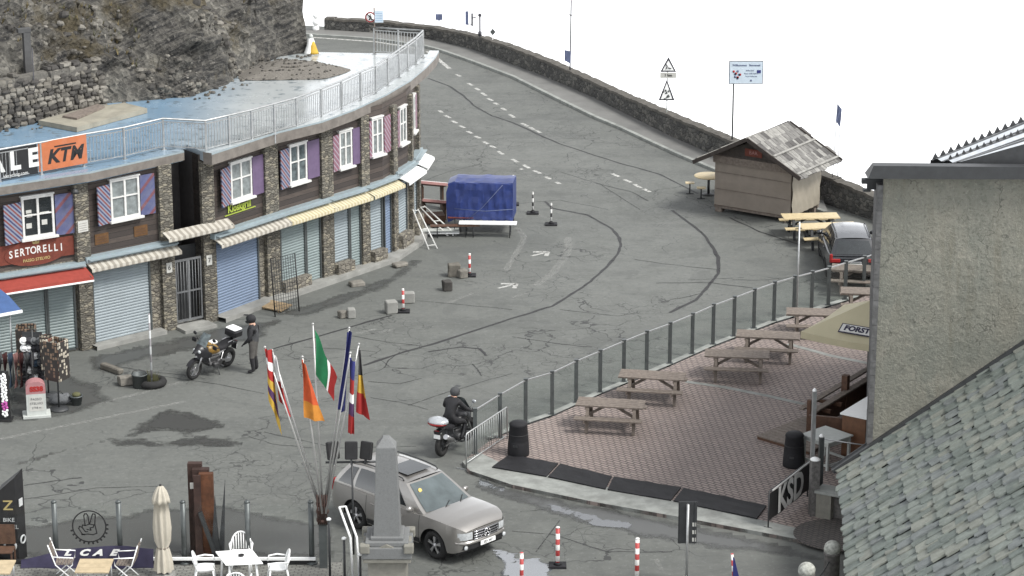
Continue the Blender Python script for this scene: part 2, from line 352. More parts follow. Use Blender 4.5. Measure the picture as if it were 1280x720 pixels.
def cladding():
    m, nt, p = newmat('dark_wood_cladding'); v = coords(nt); sp = nd(nt,'ShaderNodeSeparateXYZ',{0:v})
    q = mth(nt,'MULTIPLY', sp.outputs[2], 1/.17); fr = mth(nt,'FRACT', q); fl = mth(nt,'FLOOR', q)
    rn = nd(nt,'ShaderNodeTexWhiteNoise',{'W':fl},noise_dimensions='1D').outputs[0]
    c = mixc(nt, rn, (.042,.033,.029), (.085,.066,.055)); c = mixc(nt, mrange(nt, nz(nt, coords(nt,(1,1,9)), 3, 6), .4,.7,0,.7), c, (.035,.028,.025))
    c = mixc(nt, mth(nt,'LESS_THAN', fr, .1), c, (.012,.01,.009))
    L(nt, c, p.inputs['Base Color']); p.inputs['Roughness'].default_value = .75; bmp(nt, p, fr, .5, .02); return m
MT['cladding'] = cladding()
def stripes(name, cols, per, axis, rough=.75, ang=0.0):
    # bands repeated along the local axis (0=x,1=y,2=z) turned by ang about y
    m, nt, p = newmat(name); v = coords(nt, (1,1,1), (0,ang,0)); sp = nd(nt,'ShaderNodeSeparateXYZ',{0:v})
    fr = mth(nt,'FRACT', mth(nt,'MULTIPLY', sp.outputs[axis], 1/per)); c = None; k = len(cols)
    for i, cc in enumerate(cols): c = cc if c is None else mixc(nt, mth(nt,'GREATER_THAN', fr, i/k), c, cc)
    c = mixc(nt, mrange(nt, nz(nt, v, 5, 5), .45,.8,0,.3), c, (.25,.24,.22))
    L(nt, c, p.inputs['Base Color']); p.inputs['Roughness'].default_value = rough; return m
MT['awning_cream'] = stripes('awning_stripes', [(.4,.38,.33),(.24,.22,.185)], .22, 0)
MT['awning_yellow'] = stripes('awning_stripes_pale', [(.5,.46,.33),(.38,.33,.2)], .16, 0)
SH = [(.03,.05,.2),(.2,.3,.5),(.35,.07,.06),(.35,.42,.52)]
MT['shutter_l'] = stripes('shutter_stripes_falling', [(.02,.028,.1),(.19,.21,.27),(.17,.035,.03),(.19,.21,.27)], .2, 0, .6, math.radians(45))
MT['shutter_r'] = stripes('shutter_stripes_rising', [(.07,.08,.17),(.08,.09,.19),(.14,.05,.065),(.07,.08,.17)], .4, 0, .6, math.radians(-45))
MT['shutter_pink'] = stripes('shutter_stripes_pink', [(.2,.085,.115),(.26,.22,.26),(.16,.065,.1)], .14, 0, .6, math.radians(45))
MT['redwhite'] = stripes('red_white_bands', [(.42,.04,.04),(.75,.74,.72)], .42, 2, .5)
MT['redwhite_s'] = stripes('red_white_bands_short', [(.42,.04,.04),(.75,.74,.72)], .3, 2, .5)
MT['blackwhite'] = stripes('black_white_bands', [(.03,.03,.032),(.6,.6,.58)], .3, 2, .5)
MT['mesh_cards'] = pavers('postcards', (.2,.12,.09), (.3,.24,.2), (.03,.025,.025), 0, .1, .1)
def cards(name, cols, bg_):
    m, nt, p = newmat(name); v = coords(nt, (11,11,9))
    vo = nd(nt,'ShaderNodeTexVoronoi',{'Vector':v,'Scale':1.0,'Randomness':.25},distance='CHEBYCHEV'); sep = nd(nt,'ShaderNodeSeparateColor',{0:vo.outputs['Color']})
    c = mixc(nt, sep.outputs[0], cols[0], cols[1]); c = mixc(nt, mth(nt,'GREATER_THAN',sep.outputs[1],.7), c, cols[2]); c = mixc(nt, mth(nt,'GREATER_THAN',vo.outputs['Distance'],.36), c, bg_)
    L(nt, c, p.inputs['Base Color']); p.inputs['Roughness'].default_value = .5; return m
MT['cards_a'] = cards('souvenir_magnets', [(.1,.06,.045),(.26,.18,.12),(.2,.2,.17)], (.025,.022,.02))
MT['cards_b'] = cards('souvenir_stickers', [(.32,.28,.22),(.5,.46,.38),(.2,.1,.07)], (.03,.026,.024))
def glass(name, tint=(.965,.98,.975), gl=.08):
    m = bpy.data.materials.new(name); m.use_nodes = True; nt = m.node_tree; nt.nodes.clear()
    out = nt.nodes.new('ShaderNodeOutputMaterial')
    t = nd(nt,'ShaderNodeBsdfTransparent',{'Color':c4(tint)}); g = nd(nt,'ShaderNodeBsdfGlossy',{'Color':(.8,.83,.83,1),'Roughness':.05})
    d = nd(nt,'ShaderNodeBsdfDiffuse',{'Color':(.35,.4,.38,1)})
    f = nd(nt,'ShaderNodeLayerWeight',{'Blend':.2}).outputs[0]
    x = nd(nt,'ShaderNodeMixShader',{0:mth(nt,'ADD',mth(nt,'MULTIPLY',f,.06),gl*.1),1:t.outputs[0],2:g.outputs[0]})
    v = coords(nt); k = mrange(nt, nz(nt, v, 1.5, 6), .55,.85,0,.03)
    x2 = nd(nt,'ShaderNodeMixShader',{0:k,1:x.outputs[0],2:d.outputs[0]}); L(nt, x2.outputs[0], out.inputs[0]); return m
MT['glass'] = glass('fence_glass')
MT['glass2'] = glass('windbreak_glass', (.985,.99,.988), .04)
def roofwet():
    m, nt, p = newmat('wet_roof_membrane'); v = coords(nt)
    n1 = nz(nt, v, .35, 6, .6); n2 = nz(nt, v, 2.5, 6, .65)
    sx = nd(nt,'ShaderNodeSeparateXYZ',{0:v}).outputs[0]
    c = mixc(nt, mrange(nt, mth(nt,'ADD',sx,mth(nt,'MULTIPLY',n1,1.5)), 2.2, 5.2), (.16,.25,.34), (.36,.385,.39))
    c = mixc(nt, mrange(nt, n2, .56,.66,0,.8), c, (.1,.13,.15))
    L(nt, c, p.inputs['Base Color']); L(nt, mrange(nt, n1, .35,.65,.08,.4), p.inputs['Roughness']); p.inputs['Specular IOR Level'].default_value = .8
    bmp(nt, p, n2, .15, .02); return m
MT['roof'] = roofwet()
def plaster():
    m, nt, p = newmat('roughcast_plaster'); v = coords(nt)
    n1 = nz(nt, v, .6, 6, .6); n2 = nz(nt, v, 5.5, 5, .6, .6); n3 = nz(nt, v, 15, 4, .75)
    c = mixc(nt, mrange(nt, n1, .35,.65), (.215,.21,.175), (.16,.166,.142)); c = mixc(nt, mrange(nt, n2, .5,.7,0,.5), c, (.1,.103,.088)); c = mixc(nt, mrange(nt, n3, .54,.66,0,.55), c, (.07,.072,.06))
    c = mixc(nt, mrange(nt, nz(nt, v, 12, 3, .7), .58,.68,0,.4), c, (.33,.32,.27))
    sp = nd(nt,'ShaderNodeSeparateXYZ',{0:v})
    e = nd(nt,'ShaderNodeTexVoronoi',{'Vector':nd(nt,'ShaderNodeVectorMath',{0:v,1:nd(nt,'ShaderNodeTexNoise',{'Vector':v,'Scale':2.5}).outputs[1]},operation='ADD').outputs[0],'Scale':.55},feature='DISTANCE_TO_EDGE').outputs['Distance']
    c = mixc(nt, mth(nt,'MULTIPLY',mth(nt,'LESS_THAN',e,.006), mrange(nt, nz(nt,v,.5,3),.48,.55,0,.7)), c, (.07,.07,.06))
    c = mixc(nt, mrange(nt, nz(nt, v, .8, 5, .7, 1.0), .55,.66,0,.45), c, (.3,.285,.24))
    stn = mth(nt,'MULTIPLY', mrange(nt, nz(nt, coords(nt,(2.2,2.2,.25)), 1.0, 6, .7), .48,.68,0,.65), mrange(nt, nz(nt,v,.4,3),.4,.6))
    c = mixc(nt, stn, c, (.13,.12,.09))
    L(nt, c, p.inputs['Base Color']); p.inputs['Roughness'].default_value = .92
    bmp(nt, p, mth(nt,'ADD',n2,mth(nt,'MULTIPLY',n3,.7)), .9, .05); return m
MT['plaster'] = plaster()
def rockface():
    m, nt, p = newmat('hill_rock'); v = coords(nt); geo = nt.nodes.new('ShaderNodeNewGeometry')
    n1 = nz(nt, v, .35, 7, .65); rv = coords(nt,(1,1,1),(.35,.5,0)); n2 = nz(nt, nd(nt,'ShaderNodeMapping',{'Vector':rv,'Scale':(1.0,1.0,8.0)}).outputs[0], 1.1, 9, .7); n3 = nz(nt, v, 6, 6, .75)
    c = mixc(nt, mrange(nt, n2, .42,.6), (.017,.017,.017), (.1,.094,.083)); c = mixc(nt, mrange(nt, n3, .57,.66,0,.75), c, (.21,.2,.18))
    vo = nd(nt,'ShaderNodeTexVoronoi',{'Vector':v,'Scale':6.5}); sc = mrange(nt, n1, .47,.55)
    scree = mixc(nt, nd(nt,'ShaderNodeSeparateColor',{0:vo.outputs['Color']}).outputs[0], (.06,.058,.052), (.2,.19,.165))
    c = mixc(nt, sc, c, scree)
    sz = nd(nt,'ShaderNodeSeparateXYZ',{0:v}).outputs[2]
    gr = mth(nt,'MULTIPLY', mrange(nt, mth(nt,'ADD',nz(nt, v, .5, 5, .6), mth(nt,'MULTIPLY',sz,.02)), .68,.8), .75)
    c = mixc(nt, gr, c, mixc(nt, n3, (.055,.045,.022), (.105,.083,.045)))
    L(nt, c, p.inputs['Base Color']); p.inputs['Roughness'].default_value = .92
    bmp(nt, p, mth(nt,'ADD', n2, mth(nt,'ADD', n3, vo.outputs['Distance'])), .9, .12); return m
MT['hill'] = rockface()
def paint(name, col, wear=.5, sc=5.0, lo=0.0):
    m = bpy.data.materials.new(name); m.use_nodes = True; nt = m.node_tree; nt.nodes.clear(); out = nt.nodes.new('ShaderNodeOutputMaterial')
    v = coords(nt); d = nd(nt,'ShaderNodeBsdfPrincipled',{'Base Color':c4(col),'Roughness':.7}); t = nt.nodes.new('ShaderNodeBsdfTransparent')
    k = mrange(nt, nz(nt, v, sc, 8, .75), wear-.12, wear+.12, lo, 1)
    x = nd(nt,'ShaderNodeMixShader',{0:k,1:d.outputs[0],2:t.outputs[0]}); L(nt, x.outputs[0], out.inputs[0]); return m
MT['paint'] = paint('road_paint', (.5,.5,.475), .56, 7, .15); MT['paint_worn'] = paint('worn_road_paint', (.4,.4,.38), .45, 9, .5)
MT['tar'] = paint('tar_crack', (.025,.025,.026), .66, 3.0); MT['tar_thin'] = paint('thin_crack', (.04,.041,.041), .55, 2.0)
def faded(name, col, rough, sc, edge, spec=.4, ior=1.45, bump_=True):
    # irregular wet, stained or darker area that thins out towards its rim (mesh attribute "fade")
    m = bpy.data.materials.new(name); m.use_nodes = True; nt = m.node_tree; nt.nodes.clear(); out = nt.nodes.new('ShaderNodeOutputMaterial'); v = coords(nt)
    d = nd(nt,'ShaderNodeBsdfPrincipled',{'Base Color':c4(col),'Roughness':rough,'Specular IOR Level':spec,'IOR':ior}); t = nt.nodes.new('ShaderNodeBsdfTransparent')
    at = nt.nodes.new('ShaderNodeAttribute'); at.attribute_name = 'fade'
    k = mrange(nt, mth(nt,'ADD', mth(nt,'MULTIPLY',nz(nt, v, sc, 8, .7),.9), mth(nt,'MULTIPLY',at.outputs['Fac'],.5)), .64-edge, .64+edge)
    x = nd(nt,'ShaderNodeMixShader',{0:k,1:t.outputs[0],2:d.outputs[0]}); L(nt, x.outputs[0], out.inputs[0]); return m
MT['stain'] = faded('oil_stain', (.045,.046,.044), .5, 2.4, .13); MT['damp_dark'] = faded('damp_dark_asphalt', (.066,.068,.065), .42, 1.1, .14, .5)  # second tone serves damp asphalt and the darker forecourt patches
MT['water'] = faded('puddle_water', (.07,.075,.08), .04, .7, .012, 1.0, 1.6); MT['water_bright'] = faded('bright_puddle', (.09,.1,.11), .05, 1.4, .02, 1.0, 2.4)
def silver():
    m, nt, p = newmat('silver_car_paint'); v = coords(nt)
    L(nt, mixc(nt, nz(nt, v, 3), (.26,.25,.235), (.3,.29,.275)), p.inputs['Base Color']); p.inputs['Metallic'].default_value = .6; p.inputs['Roughness'].default_value = .32
    p.inputs['Coat Weight'].default_value = .7; p.inputs['Coat Roughness'].default_value = .06; return m
MT['silver'] = silver()
m_, nt_, p_ = newmat('cloud'); p_.inputs['Base Color'].default_value = (.92,.93,.95,1); p_.inputs['Roughness'].default_value = 1.0; p_.inputs['Specular IOR Level'].default_value = 0; MT['cloud'] = m_
# ================================================================ THE GROUND
WB = [(60,26),(200,31),(300,35),(384,38.5),(480,44),(540,52),(590,64),(640,83),(690,102),(740,124),(790,149),(840,174),(890,196),(960,226),(1029,254),(1060,265),(1095,277),(1180,310),(1320,368)]
WTOP = {0:.72,1:.72,2:.72,3:.7,4:.66,5:.72,6:.78,7:.9,8:.82,9:.78,10:.86,11:.95,12:.98,13:1.0,14:1.05,15:1.0,16:.85,17:.85,18:.85}
wall_pts = [G(u,v) for u,v in WB]
def offs(pts, d):
    out = []
    for i,p in enumerate(pts):
        t = (pts[min(i+1,len(pts)-1)]-pts[max(i-1,0)]); t.z = 0; t.normalize()
        out.append(p + Vector((-t.y,t.x,0))*d)
    return out
# one ground sheet: the pass plateau, then the mountainside falling away into the cloud
edge_ = offs(wall_pts, 1.3)
ring = [Vector((-60,135,0))] + edge_ + [Vector((60,70,0)), Vector((60,-10,0)), Vector((-60,-10,0))]
cen = Vector((0,60,0)); rows = []
rows.append([cen.copy() for _ in ring]); rows.append([cen.lerp(p,.5) for p in ring]); rows.append(ring)
for k,(d,z) in enumerate([(1.5,-1.3),(8,-9),(40,-42),(110,-100),(320,-240)]):
    rows.append([p + (p-cen).normalized()*d + Vector((0,0,z)) for p in ring])
mb = MB(); mb.grid([[v for v in r] for r in rows], 0, False, wrap=True)
gr_ = mb.build('ground', [MT['asphalt'], MT['gravel']], kind='structure')
nr = len(ring)
for p in gr_.data.polygons:
    if min(gr_.data.vertices[i].co.z for i in p.vertices) < -.5: p.material_index = 1
# sea of cloud below the pass
rows = []
for i in range(46):
    r = 150*(1.12**i) if i else 0.0
    rows.append([Vector((r*math.cos(a), 60+r*math.sin(a), -75 + (noise.noise(Vector((r*math.cos(a)*.01, r*math.sin(a)*.01, 3)))*14 if 0 < i < 34 else 0))) for a in [2*PI*k/72 for k in range(72)]])
MB().grid(rows, 0, True, wrap=True).build('cloud_sea', MT['cloud'], kind='structure')
# pavement along the parapet
KB = [(60,31),(200,36),(300,40.5),(391,45.5),(467,50.5),(508,56.5),(530,59.5),(552,65.5),(590,79),(640,98),(690,123),(740,147.5),(777,163),(815,181),(850,197),(890,213.5),(935,232),(985,252),(1030,268)]
kerb = [G(u,v) for u,v in KB]; kin = offs(kerb, .18)
def resample(pts, n):
    Ls = [0]
    for a,b in zip(pts,pts[1:]): Ls.append(Ls[-1]+(b-a).length)
    out = []
    for i in range(n):
        s_ = Ls[-1]*i/(n-1); k = 0
        while k < len(Ls)-2 and Ls[k+1] < s_: k += 1
        out.append(pts[k].lerp(pts[k+1], (s_-Ls[k])/max(1e-6,Ls[k+1]-Ls[k])))
    return out
def up(p, z): return Vector((p.x,p.y,z))
kr = resample(kerb,80); ki = resample(kin,80)
mb = MB(); mb.grid([[up(p,-.02) for p in kr],[up(p,.11) for p in kr],[up(p,.11) for p in ki]],0,False); mb.build('kerb', MT['kerb'], kind='structure')
wi = resample([p for p in wall_pts[:15]],80)
mb = MB(); mb.grid([[up(p,.102) for p in ki],[up(p.lerp(q,.5),.104) for p,q in zip(ki,wi)],[up(p,.106) for p in wi]],0,False)
MT['pavement'] = simple('pavement_asphalt', (.155,.155,.148), .8, .12, 1.2, .25, 40, dirt=((.1,.1,.095),.5)); mb.build('pavement', MT['pavement'], kind='structure')
# parapet wall: sections with stepped tops
pw = thing('parapet_wall', 'long dry stone parapet wall in stepped sections along the outer side of the mountain road', 'wall', wall_pts[7])
wr = resample(wall_pts, 260); Lt = sum((b-a).length for a,b in zip(wr,wr[1:]))
def hat(p):
    best = min(range(len(wall_pts)-1), key=lambda i: ((wall_pts[i]+wall_pts[i+1])/2-p).length)
    a,b = wall_pts[best],wall_pts[best+1]; t = max(0,min(1,(p-a).dot(b-a)/(b-a).length_squared)); return WTOP[best]*(1-t)+WTOP[best+1]*t
i = 0; rnd = random.Random(4); gapx = G(392,39)
while i < len(wr)-2:
    n = rnd.choice([8,9,10,11]); j = min(len(wr)-1, i+n)
    seg = wr[i:j+1]
    if any((p-gapx).length < .5 for p in seg):                       # the gap with the white post
        seg = [p for p in seg if (p-gapx).length > .45 and p.x > gapx.x] or seg[:2]
        if len(seg) < 2: i = j; continue
    hs_ = [hat(p) for p in seg]; hm = sum(hs_)/len(hs_) + rnd.uniform(-.03,.05); out_ = offs(seg,.42)
    R0 = []
    def jit(p, s_): return p + Vector((noise.noise(p*2.1+Vector((s_,0,0))), noise.noise(p*2.1+Vector((0,s_,5))), noise.noise(p*1.7+Vector((9,s_,0)))))*.05
    tops = [hm*.35+h*.65+rnd.uniform(-.025,.025) for h in hs_]
    R0 = [[up(p,-.1) for p in seg],[jit(up(p,.3),1) for p in seg],[jit(up(p,h-.12),2) for p,h in zip(seg,tops)],[up(p,h-.1)+(p-q)*.06 for p,q,h in zip(seg,out_,tops)],[up(p,h) for p,h in zip(seg,tops)],[up(p,h+.02) for p,h in zip(out_,tops)],[up(p,-1.0) for p in out_]]
    mb = MB(); mb.grid(R0,0,False)
    for e in (0,-1): mb.add([r[e] for r in R0], [tuple(range(len(R0)))],0)
    m_o = mb.build('wall_section', [MT['parapet'], MT['rock0']], pw, True)
    ns = len(seg)-1
    for q,p in enumerate(m_o.data.polygons):
        if ns*3 <= q < ns*5: p.material_index = 1
    i = j
# terrace
ZT = .1
FB = [(612,551),(657,532),(690,521),(750,494),(837,458),(891,434),(967,405),(1014,391),(1079,371),(1150,348),(1300,300)]
NE = [(578,577),(586,588),(640,606),(740,627),(848,646),(950,665),(1060,686),(1200,716)]
terr = [G(u,v,ZT) for u,v in FB]; near = [G(u,v,ZT) for u,v in NE]
poly = near + terr[::-1]
mb = MB(); mb.prism([(p.x,p.y) for p in poly], -.05, ZT); mb.build('terrace_paving', [MT['paving']], kind='structure')
IN = [(600,566),(628,580),(700,597),(765,610),(850,628),(950,650),(1060,674),(1200,705)]
inn = resample([G(u,v,ZT) for u,v in IN],40); nrr = resample(near,40)
mb = MB(); mb.grid([[up(p,ZT+.006) for p in nrr],[up(p,ZT+.006) for p in inn]],0,False); mb.grid([[up(p,-.02) for p in nrr],[up(p,ZT+.006) for p in nrr]],0,False); mb.build('terrace_kerb', MT['kerb'], kind='structure')
mb = MB(); mb.strip([G(u,v) for u,v in FB], .22, ZT+.012); mb.build('fence_footing', MT['kerb'], kind='structure')
mb = MB()
for ln in ([(857,477),(905,484),(960,495),(1004,505),(1070,518)],[(985,430),(1040,445),(1095,456)]): mb.strip([G(u,v,ZT) for u,v in ln], .2, ZT+.005)
mb.build('paving_band', MT['kerb'], kind='structure')
ce = G(1052,668,ZT)
MB().prism([(ce.x+1.25*math.cos(a), ce.y+1.1*math.sin(a)) for a in [2*PI*k/32 for k in range(32)]], ZT-.02, ZT+.011).build('cobbled_circle', MT['cobble_red'], kind='structure')
# low foreground terrace
fp = [G(-40,704),G(428,704),G(430,780),G(-40,780)]
MB().prism([(p.x,p.y) for p in fp][::-1], -.05, .03).build('foreground_paving', MT['cobble'], kind='structure')
# step in front of the shops
# ---------------------------------------------------------------- markings, cracks, stains
mk = MB(); wk = MB()
def dash(a, b, w=.13, m=mk): m.strip([G(*a), G(*b)], w, .004)
for a,b in [((570,93),(576,95.5)),((585,104),(591,107)),((594,110),(599.5,113)),((602,116),(607.5,119.5)),((609.5,123),(615.5,126)),((617.5,128.5),(623,131)),((627,135),(632,138)),((637,143),(643,147)),((652,154),(660,158)),((662,159),(667.5,162)),((670,163),(676,166)),
            ((765,217),(774,221)),((780,224.5),(789,228)),((792.5,230),(801,235)),((804,236),(812.5,240)),((549,138),(553,141)),((556,144),(562.5,147.5)),((565,151),(571,154)),((574.5,157),(581,160)),((584,164),(590,167)),((594,170),(600,173)),((604,177),(610,180)),((613,182),(619,185)),((622,189),(629,193)),((640,199),(647.5,203)),((654,206),(662,210.5)),((667,213),(676,217)),((682,221),(688,224)),((695,227.5),(700,230)),((650,211),(654,212))]: dash(a,b,.16)
mk.strip([G(u,v) for u,v in [(534,64),(544,71),(562,86)]], .2, .004)
mk.strip([G(u,v) for u,v in [(391,46.8),(467,52),(508,58),(528,62)]], .22, .004)
for a,b in [((0,549),(232,501.5)),((445,417),(470,411)),((475,415),(492,412)),((30,661),(66,653)),((557,380),(592,366)),((560,560),(566,561)),((120,505),(195,487)),((195,487),(227,477))]: dash(a,b,.17,wk)
for ln,w in [([(645,284),(650,289),(655,295),(653,303),(646,315),(640,325),(632,338)],.22),([(710,297),(711,310),(706,322),(690,342),(670,357)],.3),([(640,372),(660,366)],.15),([(148,666),(196,655)],.2),([(820,699),(827,712)],.12),([(10,525),(85,511)],.25),([(663,264),(686,274)],.1)]: wk.strip([G(u,v) for u,v in ln], w, .004)
def arrow(u, v, m):
    c = G(u,v); d = (G(u+20,v-5)-c).normalized(); n = Vector((-d.y,d.x,0))
    for a,b,w in ((c-d*.5, c+d*.35, .12),(c+d*.35-d*.05, c+n*.35-d*.1,.16),(c+d*.3, c-n*.35-d*.1,.16)): m.strip([a,b], w, .006)
arrow(637,357,mk); arrow(677,317,mk)
mk.build('road_markings', MT['paint'], kind='structure'); wk.build('worn_road_markings', MT['paint_worn'], kind='structure')
tk = MB(); tt = MB()
def crack(px, w, m, z=.0055):
    pts = []
    for (a,b) in zip(px,px[1:]):
        for k in range(6): pts.append(G(a[0]+(b[0]-a[0])*k/6 + noise.noise(Vector((a[0]+k*.37,a[1],1)))*1.6, a[1]+(b[1]-a[1])*k/6 + noise.noise(Vector((a[0],a[1]+k*.41,8)))*.9))
    pts.append(G(*px[-1])); m.strip(pts, [w*(.7+.9*abs(noise.noise(p*1.3))) for p in pts], z)
for px,w in [([(535,98),(560,107),(580,120),(592,132),(615,145),(640,153),(700,180)],.11),([(700,180),(765,201),(825,218),(872,242)],.09),
  ([(681,252),(690,260),(735,269),(765,286),(774,297),(776,308),(772,318),(760,332),(740,350),(727,360),(690,383),(640,398),(545,429),(505,440),(454,457)],.12),
  ([(840,263),(870,285),(880,294),(890,308),(898,322),(898,342),(890,352),(882,362),(870,375),(837,391)],.13),([(342,436),(400,420),(490,394)],.1),([(745,229),(790,240),(810,251)],.06),([(912,272),(950,290),(1000,306)],.09),([(820,354),(880,353),(950,361)],.06),([(535,440),(575,434),(600,436),(608,445)],.1)]: crack(px,w,tk)
for px,w in [([(793,324),(830,330),(897,337)],.05),([(440,420),(480,427),(530,433)],.05),([(520,376),(580,381),(640,387)],.05),([(463,497),(500,503),(535,512)],.05),([(510,507),(560,490),(640,467)],.05),([(460,477),(500,480),(527,473)],.06),([(470,440),(440,437),(380,434)],.04),([(30,607),(70,601),(102,597)],.08),([(640,421),(700,430),(740,434)],.06),([(700,387),(770,395),(800,391)],.05),([(640,255),(700,250),(760,262)],.04),([(823,378),(855,372),(880,366)],.05),([(860,350),(930,347)],.04),([(915,350),(960,350),(1000,345)],.05),([(330,540),(420,560),(520,558)],.05),([(0,628),(60,620),(120,610),(200,608)],.05),([(200,470),(270,480),(330,492)],.05),([(130,455),(180,464),(240,470)],.06),([(310,545),(340,555),(390,560)],.04),([(500,440),(486,450),(480,460)],.05),([(590,455),(597,462),(602,470)],.05),([(650,640),(700,635),(760,650)],.05),([(670,690),(700,650)],.04),([(640,664),(690,668),(760,690),(840,690)],.05),([(520,230),(560,215),(600,205)],.04),([(700,215),(750,230),(800,262)],.04)]: crack(px,w,tt,.0045)
tk.build('tarred_cracks', MT['tar'], kind='structure'); tt.build('thin_cracks', MT['tar_thin'], kind='structure')
def blob(px, z, mat, name, n=6):
    pts = [G(u,v) for u,v in px]; c = sum(pts, Vector())/len(pts); pts.append(pts[0]); out = []
    for a,b in zip(pts,pts[1:]):
        for k in range(n):
            p = a.lerp(b,k/n); out.append(p + (p-c).normalized()*noise.noise(p*1.5)*.3)
    def inside(x, y):
        r = False
        for p,q in zip(out,out[1:]+out[:1]):
            if (p.y > y) != (q.y > y) and x < (q.x-p.x)*(y-p.y)/(q.y-p.y)+p.x: r = not r
        return r
    def rim(x, y):
        d = 9
        for p,q in zip(out,out[1:]+out[:1]):
            e = q-p; t = max(0,min(1,((x-p.x)*e.x+(y-p.y)*e.y)/max(1e-9,e.length_squared))); d = min(d, math.hypot(x-p.x-e.x*t, y-p.y-e.y*t))
        return d
    st = .16; x0 = min(p.x for p in out); y0 = min(p.y for p in out); nx = int((max(p.x for p in out)-x0)/st)+2; ny = int((max(p.y for p in out)-y0)/(st*1.5))+2
    idx = {}; mb = MB(); vs = []; fs = []; fd = []
    for j in range(ny):
        for i in range(nx):
            x,y = x0+i*st, y0+j*st*1.5
            if inside(x,y): idx[i,j] = len(vs); vs.append((x,y,z)); fd.append(min(1,rim(x,y)/.8))
    for (i,j) in idx:
        q = [(i,j),(i+1,j),(i+1,j+1),(i,j+1)]
        if all(k in idx for k in q): fs.append([idx[k] for k in q])
    mb.add(vs,fs); o = mb.build(name, mat, kind='structure'); at = o.data.attributes.new('fade','FLOAT','POINT'); at.data.foreach_set('value', fd)
    return o
blob([(128,550),(160,537),(185,517),(215,509),(250,514),(284,527),(286,534),(258,540),(250,551),(228,549),(205,541),(165,548)], .008, MT['stain'], 'oil_stain')
blob([(0,582),(70,562),(150,544),(190,531),(196,540),(140,552),(70,570),(0,592)], .0075, MT['damp_dark'], 'damp_streak')
blob([(100,448),(200,425),(300,402),(360,398),(330,425),(240,440),(160,458),(110,470)], .0072, MT['damp_dark'], 'dark_forecourt')  # darker ground patches along the shop fronts and racks
blob([(0,470),(60,462),(120,478),(150,500),(100,520),(20,530),(0,532)], .0074, MT['damp_dark'], 'dark_forecourt')
blob([(120,545),(200,548),(262,541),(330,556),(290,562),(200,560),(140,560)], .0078, MT['stain'], 'oil_stain')
blob([(340,392),(420,368),(480,345),(520,318),(530,330),(490,360),(430,382),(370,402)], .0072, MT['damp_dark'], 'dark_forecourt')
blob([(10,655),(150,640),(240,628),(330,640),(420,655),(430,700),(300,700),(100,700),(0,700)], .007, MT['damp_dark'], 'damp_patch')
blob([(575,583),(640,608),(740,630),(848,650),(960,674),(1040,694),(1030,704),(900,690),(800,676),(700,650),(640,632),(590,612)], .007, MT['damp_dark'], 'damp_gutter')
blob([(670,622),(730,636),(790,648),(840,664),(806,674),(750,664),(700,652)], .010, MT['water'], 'puddle')
blob([(608,686),(640,686),(672,694),(700,708),(712,745),(640,750),(612,720)], .010, MT['water_bright'], 'puddle')
blob([(582,588),(615,594),(650,612),(632,622),(594,610)], .010, MT['water'], 'puddle')
# ================================================================ HILL BEHIND THE SHOPS
ZR = 5.75
HB = [(-260,212),(-60,170),(0,163),(45,152),(115,131),(180,126),(235,121),(285,106),(300,93),(330,80),(350,71),(372,67.5),(386,66)]
hb = resample([G(u,v,ZR) for u,v in HB], 240); rows = []
NT_ = 90
prof = []
for i,p in enumerate(hb):
    s_ = i/(len(hb)-1); k = max(0,(s_-.72)/.28)
    pr = []
    n_ = Vector((-.78,.62,0)) if s_ < .9 else Vector((-.95,.3,0))
    for t in range(NT_):
        q = t/(NT_-1); st = 2.2*(1-k*.1)                              # steep foot, gentler scree above
        low = min(1, q*6); run = (q*18)*(1-k*.55) - (1-k)*0; z = q*17
        run = .9*low*(1-k*.7) + max(0,q*6-1)*3.2*(1-k*.75); z = low*(1.9+1.2*noise.noise(Vector((s_*9,0,4)))+1.2*k) + max(0,q*6-1)*(2.6+1.2*k)
        c = p + n_*run + Vector((0,0,z-.1))
        amp = min(1,q*9)*(1-.55*k)
        a = noise.hetero_terrain(c*.33, 1.0, 2.1, 5, .6) * .32
        sw = Vector((c.x*.55+c.y*.25, c.y*.3, c.z*2.4+c.x*.9)); b = abs(noise.fractal(sw, .9, 2.0, 5))
        f = noise.fractal(c*2.2, .8, 2.0, 3)
        c += (Vector((.72,-.55,.25)))*amp*(a*.9 + b*.75 + f*.14 - .35)
        pr.append(c)
    rows.append(pr)
back = [p + Vector((-6,6,-4)) for p in rows[-1]]; rows.append([p.lerp(q,.3) for p,q in zip(rows[-1],back)]); rows.append(back)
mb = MB(); mb.grid(rows,0,True); hill = mb.build('hillside', MT['hill'], kind='structure')
# loose rock and dry grass on it
vs_ = [v.co.copy() for v in hill.data.vertices]; rn = random.Random(11)
mb = MB()
def rockm(mb, c, r, rn, mi):
    n=7; vs=[]; fs=[]
    for a in range(5):
        th = PI*a/4
        for k in range(n):
            b=2*PI*k/n; q = r*(.75+.5*rn.random()); vs.append((c[0]+q*math.sin(th)*math.cos(b), c[1]+q*math.sin(th)*math.sin(b)*.8, c[2]-q*math.cos(th)*.65))
    for a in range(4):
        for k in range(n): fs.append((a*n+k,a*n+(k+1)%n,(a+1)*n+(k+1)%n,(a+1)*n+k))
    mb.add(vs,fs,mi,False)
for k in range(4200):
    i = rn.randrange(240); j = int(rn.random()**1.5*60); p = vs_[i*NT_+j]
    if noise.noise(p*.5+Vector((2,7,1))) < -.02: continue
    rockm(mb, p, rn.choice([.03,.04,.05,.06,.08,.1,.15]) * rn.uniform(.7,1.3), rn, rn.choice([0,0,1,1,2,3]))
for k in range(90):                                                   # stones fallen on the roof edge
    i = rn.randrange(20,236); p = hb[i] + Vector((.7,-.55,0))*rn.random()*1.0; rockm(mb, up(p,ZR+.03), rn.uniform(.03,.1), rn, rn.choice([0,1,2]))
